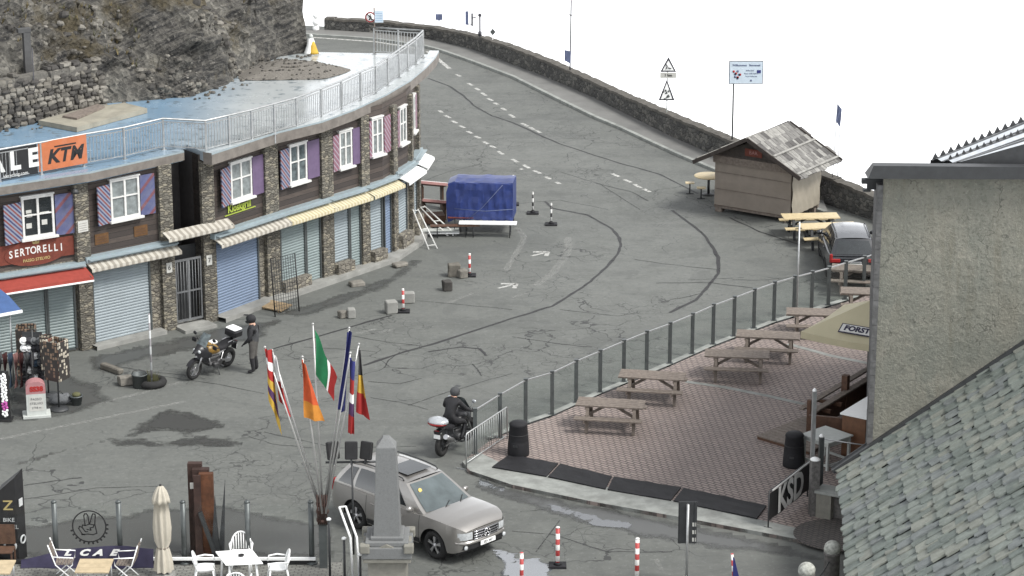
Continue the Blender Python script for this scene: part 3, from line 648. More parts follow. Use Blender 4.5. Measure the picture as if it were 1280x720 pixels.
mb.build('scree', [MT['rock%d'%i] for i in range(4)], kind='stuff')
MT['grass0'] = simple('dry_grass', (.15,.12,.055), .9, .3, 5, 0); MT['grass1'] = simple('dull_grass', (.085,.085,.04), .9, .3, 5, 0)
mb = MB()
for k in range(5200):
    i = rn.randrange(240); j = rn.randrange(14,NT_); p = vs_[i*NT_+j]
    if noise.noise(p*.45) + (p.z-ZR)*.05 < .22: continue
    h = rn.uniform(.1,.26); mi = rn.choice([0,0,1])
    for q in range(4):
        a = rn.random()*2*PI; d = Vector((math.cos(a),math.sin(a),0)); w = Vector((-d.y,d.x,0))*.02; t_ = p+d*h*.5+Vector((.05,-.05,h))
        mb.add([p-w,p+w,t_],[(0,1,2)],mi)
mb.build('dry_grass', [MT['grass0'],MT['grass1']], kind='stuff')
# gravel heap on the roof
gp = [(300,101),(330,101),(405,99.5),(428,93),(440,88),(425,84),(395,81),(350,76),(318,80),(296,92)]
pts = [G(u,v,ZR) for u,v in gp]; c = sum(pts,Vector())/len(pts); rows = [[p.lerp(c,t)+Vector((0,0,.02+.34*math.sin(t*PI/2)+.05*noise.noise(p.lerp(c,t)*3))) for p in resample(pts+[pts[0]],60)[:-1]] for t in (0,.2,.4,.6,.8,1)]
mb = MB(); mb.grid(rows,0,True,wrap=True)
for k in range(900):
    r_ = rn.choice(rows[:-1]); p = rn.choice(r_).lerp(c, rn.random()*.3); rockm(mb, p+Vector((0,0,.02)), rn.uniform(.02,.06), rn, rn.choice([1,2,2,3]))
mb.build('gravel_heap', [MT['gravel']]+[MT['rock%d'%i] for i in (0,1,2)], kind='stuff')
# dry stone retaining wall at the foot of the hill
dw = thing('dry_stone_wall', 'low crumbling dry stone retaining wall at the foot of the rocky slope', 'wall', G(60,150,ZR))
def stone_(mb, a, b, c, mi, M_):
    vs = []; fs = []; n = 8
    for i in range(5):
        th = PI*i/4
        for k in range(n):
            q = 2*PI*k/n; e = lambda x: math.copysign(abs(x)**.55, x); j = rn.uniform(.82,1.12)
            vs.append((a*e(math.sin(th))*e(math.cos(q))*j, b*e(math.sin(th))*e(math.sin(q))*j, -c*e(math.cos(th))*j))
    for i in range(4):
        for k in range(n): fs.append((i*n+k,i*n+(k+1)%n,(i+1)*n+(k+1)%n,(i+1)*n+k))
    mb.add(vs,fs,mi,False,M_)
mb = MB(); a0 = G(-40,166,ZR); a1 = G(116,133,ZR); dv = (a1-a0); dl = dv.length; dv.normalize(); nv = Vector((dv.y,-dv.x,0))
for row in range(11):
    x = rn.uniform(-.2,0)
    while x < dl:
        w = rn.uniform(.12,.4); zc = .08+row*.155+rn.uniform(-.025,.025); top = 1.7 - .25*abs(noise.noise(Vector((x*.6,0,0))))*4*.5
        if zc < top:
            cc = a0 + dv*(x+w/2) + nv*(.45-row*.035+rn.uniform(-.04,.05)); M_ = frame(cc+Vector((0,0,zc)), dv) @ R(rn.uniform(-.16,.16),'Y') @ R(rn.uniform(-.12,.12))
            stone_(mb,w*.54,.2,.105*rn.uniform(.75,1.15),rn.choice([0,1,1,2,3,3]),M_)
        x += w
mb.build('stonework', [MT['rock%d'%i] for i in range(4)], dw, True)
mb = MB(); mb.add([a0+Vector((0,0,-.1)),a1+Vector((0,0,-.1)),a1+Vector((0,0,1.6)),a0+Vector((0,0,1.6))]+[p+nv*.3 for p in (a0+Vector((0,0,-.1)),a1+Vector((0,0,-.1)),a1+Vector((0,0,1.55)),a0+Vector((0,0,1.55)))],[(0,1,2,3),(4,5,6,7),(3,2,6,7),(1,2,6,5)]); mb.build('core', MT['mortar'], dw, True)
pst = thing('concrete_post', 'weathered upright concrete post standing in the rocky slope above the dry stone wall', 'post', G(66,152,ZR)+Vector((-.9,.9,1.5)), .5)
bevel(MB().box(-.12,.12,-.1,.1,-.6,1.35).box(-.3,.14,-.11,.11,1.353,1.5).build('shaft', simple('old_concrete',(.07,.07,.07),.9), pst))
# flat concrete cover on the roof
sl_ = [(48,151),(100,137),(155,129),(184,136),(96,160)]
cv = thing('roof_cover', 'flat pale concrete cover slab lying on the wet roof below the slope', 'cover slab', G(110,145,ZR))
mb = MB(); mb.prism([(p.x,p.y) for p in [G(u,v,ZR+.15) for u,v in sl_]][::-1], ZR+.01, ZR+.17); mb.build('slab', MT['slab_deck'], cv, True)
mb = MB(); h1 = [(78,146),(122,131),(131,134),(96,149)]
mb.prism([(p.x,p.y) for p in [G(u,v,ZR+.2) for u,v in h1]][::-1], ZR+.172, ZR+.24); mb.build('hatch', MT['wood_grey'], cv, True)
# ================================================================ ROW OF SHOPS
FBASE = [(-40,461),(0,455),(111,435),(191,416),(264,401),(325,378),(430,342),(480,325),(510,305),(522,285)]
FW = [G(u,v) for u,v in FBASE]
FW.append(FW[-1] + Vector((-.9,2.6,0)))
SFR = [frame(a, b-a) for a,b in zip(FW,FW[1:])]; SLEN = [(b-a).length for a,b in zip(FW,FW[1:])]
shop = thing('shop_row', 'long curved two storey row of shops with wood cladding, stone piers and closed roller shutters', 'building', FW[2])
def put(mb, name, mats, parent, M, root=None):
    o = mb.build(name, mats, parent); W = parent.matrix_basis if parent.parent is None else parent.parent.matrix_basis @ parent.matrix_basis
    o.matrix_basis = W.inverted() @ M; return o
def SP(i, s_, z=0.0, y=0.0): return SFR[i] @ Vector((s_, y, z))
R0_, R1_ = SP(3,.82), SP(3,1.89)
stA = FW[:4] + [R0_]; stB = [R1_] + FW[4:]
mb = MB(); mb2 = MB()
for st in (stA, stB):
    bk = offs(st, .4)
    mb.grid([[up(p,-.1) for p in st],[up(p,2.95) for p in st]],0,False); mb2.grid([[up(p,2.95) for p in st],[up(p,5.62) for p in st]],0,False)
    for m_,z0,z1 in ((mb,-.1,2.95),(mb2,2.95,5.62)):
        for e in (0,-1): m_.add([up(st[e],z0),up(st[e],z1),up(bk[e],z1),up(bk[e],z0)],[(0,1,2,3)])
mb.build('lower_wall', MT['stone_plinth'], shop, True); mb2.build('upper_wall', MT['cladding'], shop, True)
bk = [SP(3,.82,0,1.3), SP(3,1.89,0,1.3)]
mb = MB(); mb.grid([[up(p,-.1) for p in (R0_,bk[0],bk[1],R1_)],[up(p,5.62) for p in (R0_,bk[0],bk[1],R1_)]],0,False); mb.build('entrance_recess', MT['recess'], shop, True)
ef = FW[-1]; mb = MB(); e2 = ef + Vector((-7,2.0,0)); mb.add([up(ef,-.1),up(e2,-.1),up(e2,5.6),up(ef,5.6)],[(0,1,2,3)]); mb.build('end_wall', MT['stone_plinth'], shop, True)
for (i,a,b,z1) in [(2,-.33,.16,5.5),(3,.36,.82,5.5),(3,1.89,2.35,5.4),(5,.27,.9,5.4),(5,3.07,3.64,5.4),(6,.86,1.27,5.4),(7,.64,1.02,5.4),(8,.25,.6,5.4),(8,1.8,2.15,5.4)]:
    put(MB().box(a,b,-.15,.05,-.1,z1), 'stone_pier', MT['stone_pillar'], shop, SFR[i])
# windows with cross bars, sills and painted shutters
def window(i, a, b, z0, z1, pane='glass_win', th=.06):
    M_ = SFR[i]; w = b-a; f = MB(); e = .07
    f.box(a,b,-.09,-.02,z1-e,z1).box(a,b,-.09,-.02,z0,z0+e).box(a,a+e,-.09,-.02,z0+e,z1-e).box(b-e,b,-.09,-.02,z0+e,z1-e)
    m_ = (a+b)/2; h = z0+(z1-z0)*.55
    f.box(m_-.035,m_+.035,-.088,-.022,z0+e,z1-e).box(a+e,m_-.035,-.085,-.025,h-.02,h+.02).box(m_+.035,b-e,-.085,-.025,h-.02,h+.02)
    wo_ = put(f, 'window', MT['white'], shop, M_); W = shop.matrix_basis @ wo_.matrix_basis
    q = MB().box(a+e,b-e,-.045,-.03,z0+e,z1-e).build('pane', MT[pane], wo_)
    MB().box(a-.08,b+.08,-.2,-.0,z0-.07,z0-.003).build('sill', MT['white'], wo_)
    MB().box(a-.03,b+.03,-.12,-.0,z1+.003,z1+.05).build('head', MT['white'], wo_)
    return wo_
def shutter(i, a, b, z0, z1, mat, ang=0.0, hinge='a'):
    M_ = SFR[i]; w = b-a
    M2 = M_ @ T(b if hinge=='b' else a, -.05, z0) @ R(ang)
    mb = MB()
    if hinge=='b': mb.box(-w,0,-.045,0,0,z1-z0)
    else: mb.box(0,w,-.045,0,0,z1-z0)
    put(mb, 'shutter', MT[mat], shop, M2)
WN = [(1,.96,2.01,3.9,5.2,'glass_dark'),(2,1.0,2.07,4.0,5.3,'curtain'),(4,1.1,2.15,3.78,5.06,'curtain'),(5,1.55,2.4,3.75,5.07,'glass_win'),(6,-.2,.45,3.8,5.06,'curtain'),(6,1.5,2.08,3.9,5.2,'curtain'),(7,1.4,2.0,3.85,5.15,'glass_win'),(8,.85,1.4,3.9,5.2,'glass_win')]
for w in WN: window(*w)
for s_ in [(1,.3,.93,3.82,5.08,'shutter_l',.22,'b'),(1,2.05,2.7,3.85,5.15,'shutter_r',0,'a'),(2,.42,.97,3.95,5.2,'shutter_l',.25,'b'),(2,2.1,2.62,3.98,5.28,'shutter_r',-.05,'a'),
    (4,.5,1.07,3.72,5.0,'shutter_l',.2,'b'),(4,2.18,2.75,3.75,5.05,'mauve',0,'a'),(5,.98,1.52,3.7,5.03,'shutter_l',.2,'b'),(5,2.43,3.02,3.75,5.05,'mauve',0,'a'),
    (5,3.66,4.03,3.75,5.0,'shutter_pink',.15,'b'),(6,.48,.85,3.78,5.05,'mauve',0,'a'),(6,1.28,1.47,3.85,5.15,'shutter_pink',.3,'b'),(7,.0,.55,3.85,5.15,'shutter_pink',0,'a'),
    (7,1.05,1.37,3.82,5.1,'shutter_pink',.2,'b'),(8,.6,.82,3.85,5.15,'shutter_pink',0,'b'),(8,1.43,1.75,3.9,5.15,'shutter_pink',0,'a')]: shutter(*s_)
# stickers in the first window
st = MB()
for (a,z) in ((1.18,4.68),(1.17,4.2),(1.68,4.25),(1.2,4.55)): st.box(a-.08,a+.1,-.058,-.047,z,z+.16 if z<4.5 else z+.1)
st.box(1.55,1.85,-.058,-.047,4.62,4.66)
put(st, 'window_sticker', MT['plaque'], shop, SFR[1])
# roller shutters: ribbed curtains, guides and a box
def roller(i, a, b, z0, z1, mat, y=-.02):
    prof = []; n = int((z1-z0)/.095)
    for k in range(n): z = z0+(z1-z0)*k/n; h = (z1-z0)/n; prof += [(y,z),(y-.022,z+h*.3),(y-.022,z+h*.7),(y,z+h*.97)]
    rows = [[Vector((x,p[0],p[1])) for p in prof] for x in (a,b)]
    o = put(MB().grid(rows,0,False), 'roller_shutter', MT[mat], shop, SFR[i])
    MB().box(a-.06,a-.002,-.08,0,z0,z1).box(b+.002,b+.06,-.08,0,z0,z1).box(a,b,-.05,-.003,z0-.06,z0-.002).build('guide', MT['post_grey'], o)
for r_ in [(1,-.9,1.55,.1,2.5,'roller_green'),(1,1.68,2.52,.1,2.5,'roller_green'),(2,.24,2.3,.12,2.6,'roller_grey'),(4,.28,2.36,.1,2.6,'roller_blue'),
           (5,1.05,2.2,.45,2.55,'roller_green'),(5,2.33,2.98,.05,2.55,'roller_green'),(6,-.55,.2,.5,2.55,'roller_grey'),(6,.33,.8,.05,2.55,'roller_green'),(6,1.34,1.95,.5,2.55,'roller_grey'),(7,.0,.5,.05,2.55,'roller_blue'),(7,1.1,1.95,.6,2.5,'roller_grey'),(8,.7,1.6,.7,2.5,'roller_grey')]: roller(*r_)
# low masonry under the shop windows and the step along the front
for (i,a,b,h) in [(5,.95,2.25,.5),(6,-.62,.24,.5),(6,1.3,1.98,.52),(7,1.03,2.02,.62),(8,.62,1.75,.7)]:
    put(MB().box(a,b,-.32,0,-.05,h), 'dwarf_wall', MT['stone_plinth'], shop, SFR[i])
mb = MB(); sp_ = [SP(2,.05),FW[3],SP(3,.3)]; so_ = offs(sp_,-.42); mb.grid([[up(p,.13) for p in sp_],[up(p,.13) for p in so_],[up(p,-.02) for p in so_]],0,False)
sp_ = [SP(4,.1),FW[5],FW[6],FW[7],FW[8],FW[9]]; so_ = offs(sp_,-.55); mb.grid([[up(p,.15) for p in sp_],[up(p,.15) for p in so_],[up(p,-.02) for p in so_]],0,False)
mb.build('front_step', MT['concrete'], shop, True)
put(MB().box(.78,1.95,-.75,1.2,-.05,.1), 'entrance_step', MT['concrete'], shop, SFR[3])
# entrance gate of vertical bars
g = MB(); a,b = .87,1.84
g.box(a,b,-.05,-.0,.18,.25).box(a,b,-.05,-.0,2.2,2.27).box(a,b,-.045,-.005,1.15,1.2).box(a,a+.05,-.05,0,.25,2.2).box(b-.05,b,-.05,0,.25,2.2).box((a+b)/2-.03,(a+b)/2+.03,-.05,0,.25,2.2)
for k in range(1,9): x = a+(b-a)*k/9; g.tube([(x,-.025,.25),(x,-.025,2.2)],.014,5)
put(g, 'entrance_gate', MT['gate_grey'], shop, SFR[3])
put(MB().box(.84,1.87,.35,.4,.1,2.6), 'entrance_door', MT['dark_metal'], shop, SFR[3])
put(MB().tube([(.8,-.1,5.3),(.8,-.1,.3)],.04,6).tube([(1.93,-.1,5.3),(1.93,-.1,2.9)],.03,6), 'downpipe', MT['post_grey'], shop, SFR[3])
# awnings
def awning(P0, P1, zt, drop, out, mat, val=.1, house=True):
    ex = P1-P0; Ld = ex.length; M_ = frame(up(P0,0), ex)
    mb = MB(); n = 14
    pts = [(-.16,zt-.1),(-.16-out*.5,zt-.1-drop*.45),(-.16-out,zt-.1-drop),(-.16-out-.01,zt-.1-drop-val)]
    rows = [[Vector((Ld*k/n, y, z - (.015 if k%2 and j==1 else 0))) for j,(y,z) in enumerate(pts)] for k in range(n+1)]
    rows2 = [[Vector((v.x,v.y+.02,v.z-.025)) for v in r] for r in rows]
    mb.grid(rows,0,False); mb.grid(rows2,0,False)
    for e in (0,-1): mb.add([rows[e][j] for j in range(4)]+[rows2[e][j] for j in range(4)],[(0,1,5,4),(1,2,6,5),(2,3,7,6)])
    o = put(mb, 'awning', MT[mat], shop, M_)
    if house: MB().box(-.02,Ld+.02,-.24,0,zt-.12,zt+.06).box(.03,Ld-.03,-.4,-.24,zt-.03,zt+.0).build('awning_box', MT['housing'], o)
    MB().tube([(.08,-.1,zt-.2),(.08,-.16-out,zt-.1-drop)],.02,5).tube([(Ld-.08,-.1,zt-.2),(Ld-.08,-.16-out,zt-.1-drop)],.02,5).build('awning_arm', MT['dark_metal'], o)
awning(SP(1,2.93),SP(3,.86),2.96,.15,.36,'awning_cream')
awning(SP(3,.3,0,-.15),SP(4,.72,0,-.1),3.46,.15,.36,'awning_cream',house=False)
awning(SP(3,2.15,0,-.1),SP(5,.98,0,-.12),2.93,.16,.36,'awning_cream')
awning(SP(5,.98),SP(5,3.3),2.88,.15,.42,'awning_yellow'); awning(SP(5,3.32),SP(6,.95),2.88,.15,.42,'awning_yellow'); awning(SP(6,.97),SP(7,.78),2.88,.15,.42,'awning_yellow'); awning(SP(7,.8),SP(8,.45),2.95,.18,.5,'plastic_white'); awning(SP(8,.5),SP(8,2.1),3.0,.18,.5,'plastic_white')
awning(SP(0,-1.0),SP(1,2.9),2.85,.16,.75,'red_cloth',.1)
P0_,P1_ = SP(0,-1.0),SP(1,2.9); put(MB().box(0,(P1_-P0_).length,-.94,-.915,2.45,2.5),'awning_hem',MT['plastic_white'],shop,frame(up(P0_,0),P1_-P0_))
# roof: slab, fascia boards
ZL, ZQ = 5.5, 5.42
FLp = [G(u,v,ZL) for u,v in [(-300,285),(-60,252),(0,243),(111,226),(213,203),(228,199.5)]]
FRp = [G(u,v,ZQ) for u,v in [(262,206),(345,178.5),(400,165),(440,150),(480,131),(510,113),(530,96),(541,84),(545.5,76)]]
nb = [SP(3,1.2,0,1.2), SP(3,2.0,0,.9)]
bkp = [G(536,68,ZR),G(470,66.5,ZR),G(386,65,ZR),G(300,63,ZR),Vector((-22,101,0)),Vector((-34,80,0))]
poly = FLp + nb + FRp + bkp
mb = MB(); mb.prism([(p.x,p.y) for p in poly], 5.45, ZR); mb.build('roof_deck', MT['roof'], shop, True)
for pts, zb, nm in ((FLp,ZL,'fascia'),(FRp,ZQ,'fascia')):
    o_ = offs(pts,-.1); i_ = offs(pts,.25); mb = MB(); zt = 5.81
    mb.grid([[up(p,zb) for p in i_],[up(p,zb) for p in o_],[up(p,zt-.06) for p in o_],[up(p,zt) for p in o_],[up(p,zt+.0) for p in i_],[up(p,5.7) for p in i_]],0,False)
    for e in (0,-1): mb.add([up(i_[e],zb),up(o_[e],zb),up(o_[e],zt),up(i_[e],zt)],[(0,1,2,3)])
    fo = mb.build(nm, [MT['fascia'],MT['roof'],MT['housing']], shop, True)
    n = len(pts)-1
    for k,p in enumerate(fo.data.polygons):
        if 2*n <= k < 3*n: p.material_index = 2
        elif 3*n <= k < 5*n: p.material_index = 1
# railing along the roof edge
RB = [(-80,242),(0,228),(52,218.5),(105,208),(156,199),(205,187),(258,190),(315,176),(371,160),(402,148),(427,138),(451,126),(470,118),(499,97),(520,81),(529,72),(498,70),(468,68)]
rp = []
for (a,b) in zip(RB,RB[1:]):
    A,B_ = G(*a,ZR),G(*b,ZR); n = max(1,round((B_-A).length/1.15))
    rp += [A.lerp(B_,k/n) for k in range(n)]
rp.append(G(*RB[-1],ZR))
rail = thing('roof_railing', 'grey metal balustrade with vertical bars following the curved shop roof edge', 'railing', rp[8])
mb = MB(); mb.tube([up(p,ZR+1.02) for p in rp],.032,8); mb.build('handrail', MT['galv'], rail, True)
for k,p in enumerate(rp):
    d = (rp[min(k+1,len(rp)-1)]-rp[max(k-1,0)]).normalized()
    MB(frame(p,d)).box(-.03,.03,-.03,.03,-.3,1.0).box(-.07,.07,-.07,.07,0,.015).build('post', MT['galv'], rail, True)
for a,b in zip(rp,rp[1:]):
    d = b-a; Ld = d.length; M_ = frame(a,d); mb = MB(M_); n = max(2,int(Ld/.115))
    mb.box(.04,Ld-.04,-.015,.015,.1,.13).box(.04,Ld-.04,-.015,.015,.9,.93)
    for k in range(1,n): mb.box(Ld*k/n-.009,Ld*k/n+.009,-.009,.009,.13,.9)
    mb.build('bar_panel', MT['galv'], rail, True)
# banners and signs
def board(name, label, cat, P0, P1, z0, z1, mat, th=.03, outw=.08, grp=None):
    ex = P1-P0; Ld = ex.length; M_ = frame(up(P0,0), ex) @ T(0,-outw,0)
    o = thing(name, label, cat, M_ @ Vector((Ld/2,0,z0)), 0, grp)
    put(MB().box(0,Ld,-th,0,z0,z1), 'board' if th > .02 else 'cloth', MT[mat], o, M_)
    return o, M_ @ T(0,-th-.004,0) @ R(PI/2,'X'), Ld                   # text frame: x along, y up
bo, TM, Ld = board('advertising_banner','orange banner with big black KTM letters hanging on the roof railing','banner',G(45,217.5,ZR),G(105,206.5,ZR),5.86,6.78,'orange',.015,.2)
[text(ch_, .6, TM @ T(Ld*f_,6.25,0), MT['black'], parent=bo, bold=.022, sx=s_, shear=.25) for ch_,f_,s_ in (('K',.29,1.05),('T',.52,.95),('M',.77,.95))]
mb = MB(TM); mb.box(Ld*.33,Ld*.78,6.545,6.59,0,.004); mb.build('lettering_bar', MT['black'], bo, True)
bo, TM, Ld = board('advertising_banner','black banner with white ALE letters on the roof railing beside the orange one','banner',G(-45,233.5,ZR),G(43.5,217.8,ZR),5.82,6.74,'black',.015,.2)
for k,ch in enumerate('ALE'): text(ch, .78, TM @ T(Ld*(.42+.26*k),6.32,0), MT['white'], parent=bo, bold=.035, sx=.92)
text('alecycling.com', .15, TM @ T(Ld*.68,5.91,0), MT['white'], parent=bo)
bo, TM, Ld = board('shop_sign','red brown wooden SERTORELLI sign with white letters under the dark window','sign',SP(1,.1),SP(1,2.62),3.15,3.76,'redsign',.04,.02)
mb = MB(TM); mb.prism([(Ld*.5+1.05*math.cos(a), 3.42+.42*math.sin(a)) for a in [2*PI*k/24 for k in range(24)]],-.03,.012); mb.build('shield', MT['redsign'], bo, True)
tw = 'SERTORELLI'
for k,ch in enumerate(tw):
    x = (k-4.5)*.185; text(ch, .33, TM @ T(Ld*.5+x,3.47-.05*(x/.9)**2+.02,.014), MT['white'], parent=bo, bold=.006, sx=.8)
text('PASSO STELVIO', .13, TM @ T(Ld*.5,3.19,.014), MT['gold'], parent=bo, bold=.003)
mb = MB(TM @ T(Ld*.5,3.75,.013)); mb.prism([(-.1,-.06),(.1,-.06),(.13,.06),(.05,0),(0,.09),(-.05,0),(-.13,.06)],0,.006); mb.build('crown_emblem', MT['gold'], bo, True)
bo, TM, Ld = board('shop_sign','lime green cut letter sign reading Kioskgrill on the dark cladding above a blue roller shutter','sign',SP(4,.8),SP(4,2.34),3.34,3.37,'lime',.025,.02)
text('Kioskgrill', .36, TM @ T(Ld*.47,3.54,0), MT['lime'], parent=bo, bold=.012, sx=.86)
bo, TM, Ld = board('plaque','small pale notice plaque on the stone pier between the first two windows','plaque',SP(2,-.28,0,-.15),SP(2,.08,0,-.15),3.86,4.22,'plaque',.025,.005)
mb = MB(TM); [mb.box(.04,Ld-.04,3.92+k*.07,3.93+k*.07,0,.003) for k in range(4)]; mb.build('lettering', MT['wood_grey'], bo, True)
for (i,a,lab) in ((2,.4,'square amber plaque under the left shutter of the second shop window'),(2,1.85,'square amber plaque under the right shutter of the second shop window')):
    bo, TM, Ld = board('plaque',lab,'plaque',SP(i,a),SP(i,a+.5),3.3,3.64,'amber_plaque',.02,.005,'amber plaques')
    mb = MB(TM); [mb.box(.06,Ld-.06,3.37+k*.08,3.39+k*.08,0,.003) for k in range(3)]; mb.build('lettering', MT['wood_brown'], bo, True)
for (i,a,lab,ch) in ((3,.5,'small white house number plate on the pier left of the barred gate','6'),(3,1.97,'small white house number plate on the pier right of the barred gate','7')):
    bo, TM, Ld = board('number_plate',lab,'number plate',SP(i,a,0,-.15),SP(i,a+.2,0,-.15),1.95,2.28,'plaque',.02,.005,'house number plates')
    text(ch,.22,TM @ T(Ld/2,2.11,0),MT['black'],parent=bo)
ac = thing('wall_lamp','dark lamp on a bracket under the roof fascia above the first stone pier','lamp',SP(2,-.45,5.3,-.2))
put(MB().tube([(0,0,-.05),(0,-.35,.02)],.02,6).lathe([(.03,-.12),(.12,-.1),(.1,.0),(.03,.05)],12,0,T(0,-.38,.02)), 'lamp_shade', MT['dark_metal'], ac, SFR[2] @ T(-.45,0,5.28))
# ================================================================ RIGHT HAND BUILDING
DY = 63.0
hall = thing('rendered_building','tall building with a blank roughcast end wall and a dark overhanging roof','building',GY(1098,640,DY))
PL = GY(1097,400,DY); zT = GY(1100,208,DY).z
bl = GY(1087.5,360,74.5); bx = bl.x
A0 = Vector((PL.x,DY,0)); A1 = Vector((24,DY-.25,0)); A2 = Vector((24,78,0)); A3 = Vector((bx,74.5,0))
mb = MB(); mb.add([up(A0,-.2),up(A1,-.2),up(A1,zT-.15),up(A0,zT)],[(0,1,2,3)]); mb.build('end_wall', MT['plaster'], hall, True)
MT['sidewall'] = simple('weathered_boards', (.1,.1,.1), .85, .35, 6, .4, 30, dirt=((.04,.04,.04),.6))
mb = MB(); mb.add([up(A3,-.2),up(A0,-.2),up(A0,zT),up(A3,zT-3.3),up(A2,-.2),up(A2,zT-4.3),up(A1,-.2),up(A1,zT-.15)],[(0,1,2,3),(4,0+0,3,5),(6,4,5,7)] if False else [(0,1,2,3),(4,0,3,5),(6,4,5,7)]); mb.build('side_wall', MT['sidewall'], hall, True)
mb = MB(); sx_ = PL.x-.14
for k in range(int((zT-.25)/.33)): z = k*.33; mb.box(sx_+.004*(k%2),PL.x-.003,DY-.03,DY+.25,z,z+.32)
mb.build('corner_boards', MT['sidewall'], hall, True)
e0 = GY(1086.5,197,DY-.5); zr = zT
mb = MB(); mb.grid([[(e0.x,DY-.45,zr-.2),(24,DY-.5,zr-.24)],[(e0.x+.12,DY-.45,zr+.13),(24,DY-.5,zr+.0)],[(e0.x+.14,DY-.1,zr+.12),(24,DY-.1,zr-.02)],[(GY(1089,360,74.8).x,74.8,zr-3.4),(24,78.5,zr-4.5)]],0,False)
mb.grid([[(e0.x,DY-.45,zr-.2),(24,DY-.5,zr-.24)],[(e0.x,DY+.2,zr-.21),(24,DY+.2,zr-.25)],[(GY(1089,360,74.8).x,74.8,zr-3.6),(24,78.5,zr-4.7)]],0,False)
mb.add([(e0.x,DY-.45,zr-.2),(e0.x+.12,DY-.45,zr+.13),(e0.x+.14,DY-.1,zr+.12),(GY(1089,360,74.8).x,74.8,zr-3.4),(GY(1089,360,74.8).x,74.8,zr-3.6),(e0.x,DY+.2,zr-.21)],[(0,1,2,5),(2,3,4,5)]); mb.build('roof', MT['dark_metal'], hall, True)
bkt = GY(1092,229,DY+.6); mb = MB(T(bkt)); mb.box(-.3,.25,-.08,.08,.0,.12).box(-.16,.25,-.07,.07,-.15,-.003).box(-.26,-.08,-.09,.09,-.2,-.152); mb.build('purlin_end', MT['dark_metal'], hall, True)
# ribbed upper roof seen edge on
N0,N1,Q0,Q1 = GY(1205,205,63.3),GY(1310,173,63.3),GY(1163,200,65.6),GY(1310,137,65.6)
wing = thing('upper_roof_wing','dark ribbed metal roof wing with snow guards rising behind the blank end wall','roof',N0)
nn = (N1-N0).cross(Q0-N0).normalized(); nn = nn if nn.z > 0 else -nn; rows = []
for k in range(13):
    t_ = k/12; rows.append([N0.lerp(Q0,t_)+nn*(.05 if k%4 in (1,2) else 0), N1.lerp(Q1,t_)+nn*(.05 if k%4 in (1,2) else 0)])
mb = MB(); mb.grid(rows,0,False); ro_ = mb.build('roof_sheet',[MT['alu_roof'],MT['dark_metal']],wing,True)
for k,p in enumerate(ro_.data.polygons): p.material_index = k%2
dz = Vector((0,0,-.6)); mb = MB(); mb.grid([[N0+dz+Vector((-.2,-.02,0)),N1+dz+Vector((0,-.02,0))],[N0+Vector((-.2,-.02,.03)),N1+Vector((0,-.02,.03))]],0,False); mb.build('verge_board', MT['dark_metal'], wing, True); mb = MB(); mb.grid([[Q0+dz,Q1+dz],[Q0,Q1]],0,False); mb.build('verge_board', MT['dark_metal'], wing, True)
sl_dir = (Q1-Q0).normalized(); un = Vector((0,1,0))
for d in (.5,.97):
    mb = MB()
    for k in range(15):
        p = N0.lerp(Q0,d).lerp(N1.lerp(Q1,d),(k+.5)/15)
        mb.add([p-sl_dir*.08,p+sl_dir*.08,p+un*.06+sl_dir*.08,p+un*.06-sl_dir*.08,p+Vector((0,.03,.15))],[(0,1,4),(1,2,4),(2,3,4),(3,0,4)])
    mb.build('snow_guard_row', MT['dark_metal'], wing, True)
# ================================================================ SLATE ROOF IN FRONT
E0 = GY(1048,590,DY-.05); E1 = G(1064,745,E0.z); F1 = GY(1280,433,DY-.05)
ev = (E1-E0).normalized(); uv_ = (F1-E0).normalized(); nv = uv_.cross(ev); nv = nv if nv.z > 0 else -nv; nv.normalize()
Le, Lu = (E1-E0).length+12.0, 9.0
slr = thing('slate_roof','broad roof of thick grey green stone slates sloping up to the blank end wall','roof',E0)
mb = MB(); rn = random.Random(5); M_ = Matrix((ev,uv_,nv)).transposed().to_4x4(); M_.translation = E0
nu = int(Lu/.36); ne = int(Le/.34)
for j in range(nu-1,-1,-1):
    x = -.05 - (0 if j%2 else .17)
    while x < Le:
        w = rn.uniform(.3,.56); y0 = j*.36+rn.uniform(-.06,.05)-.04; l = .56; th = rn.uniform(.03,.06)
        q = M_ @ T(x,y0,.03) @ R(math.radians(-3.5+rn.uniform(-1.2,.8)),'X') @ R(math.radians(-4.5+rn.uniform(-2.2,1.2)),'Y') @ R(rn.uniform(-.05,.05))
        c = .03+rn.random()*.05; d = .02+rn.random()*.07
        pl = [(0,c),(d,0),(w-d*.8,rn.uniform(-.01,.02)),(w,c*.8),(w,l),(0,l)]
        mb.prism(pl, 0, th, rn.choice([0,0,1,2,3]), q); x += w+rn.uniform(.008,.03)
mb.build('slates', [MT['slate%d'%i] for i in range(4)], slr, True)
mb = MB(M_); mb.box(0,Le,0,Lu,-.25,-.02); mb.build('roof_boarding', MT['black'], slr, True)
mb = MB(M_); mb.box(-.08,.1,-.1,Lu,.05,.16).box(-.1,-.081,-.1,Lu,-.02,.2); mb.build('lead_flashing', MT['dark_metal'], slr, True)
mb = MB(); b0 = E0+uv_*.35+Vector((0,0,-.3)); mb.add([up(b0,-.1),up(b0+ev*Le,-.1),b0+ev*Le,b0],[(0,1,2,3)]); mb.build('wall', MT['plaster'], slr, True)
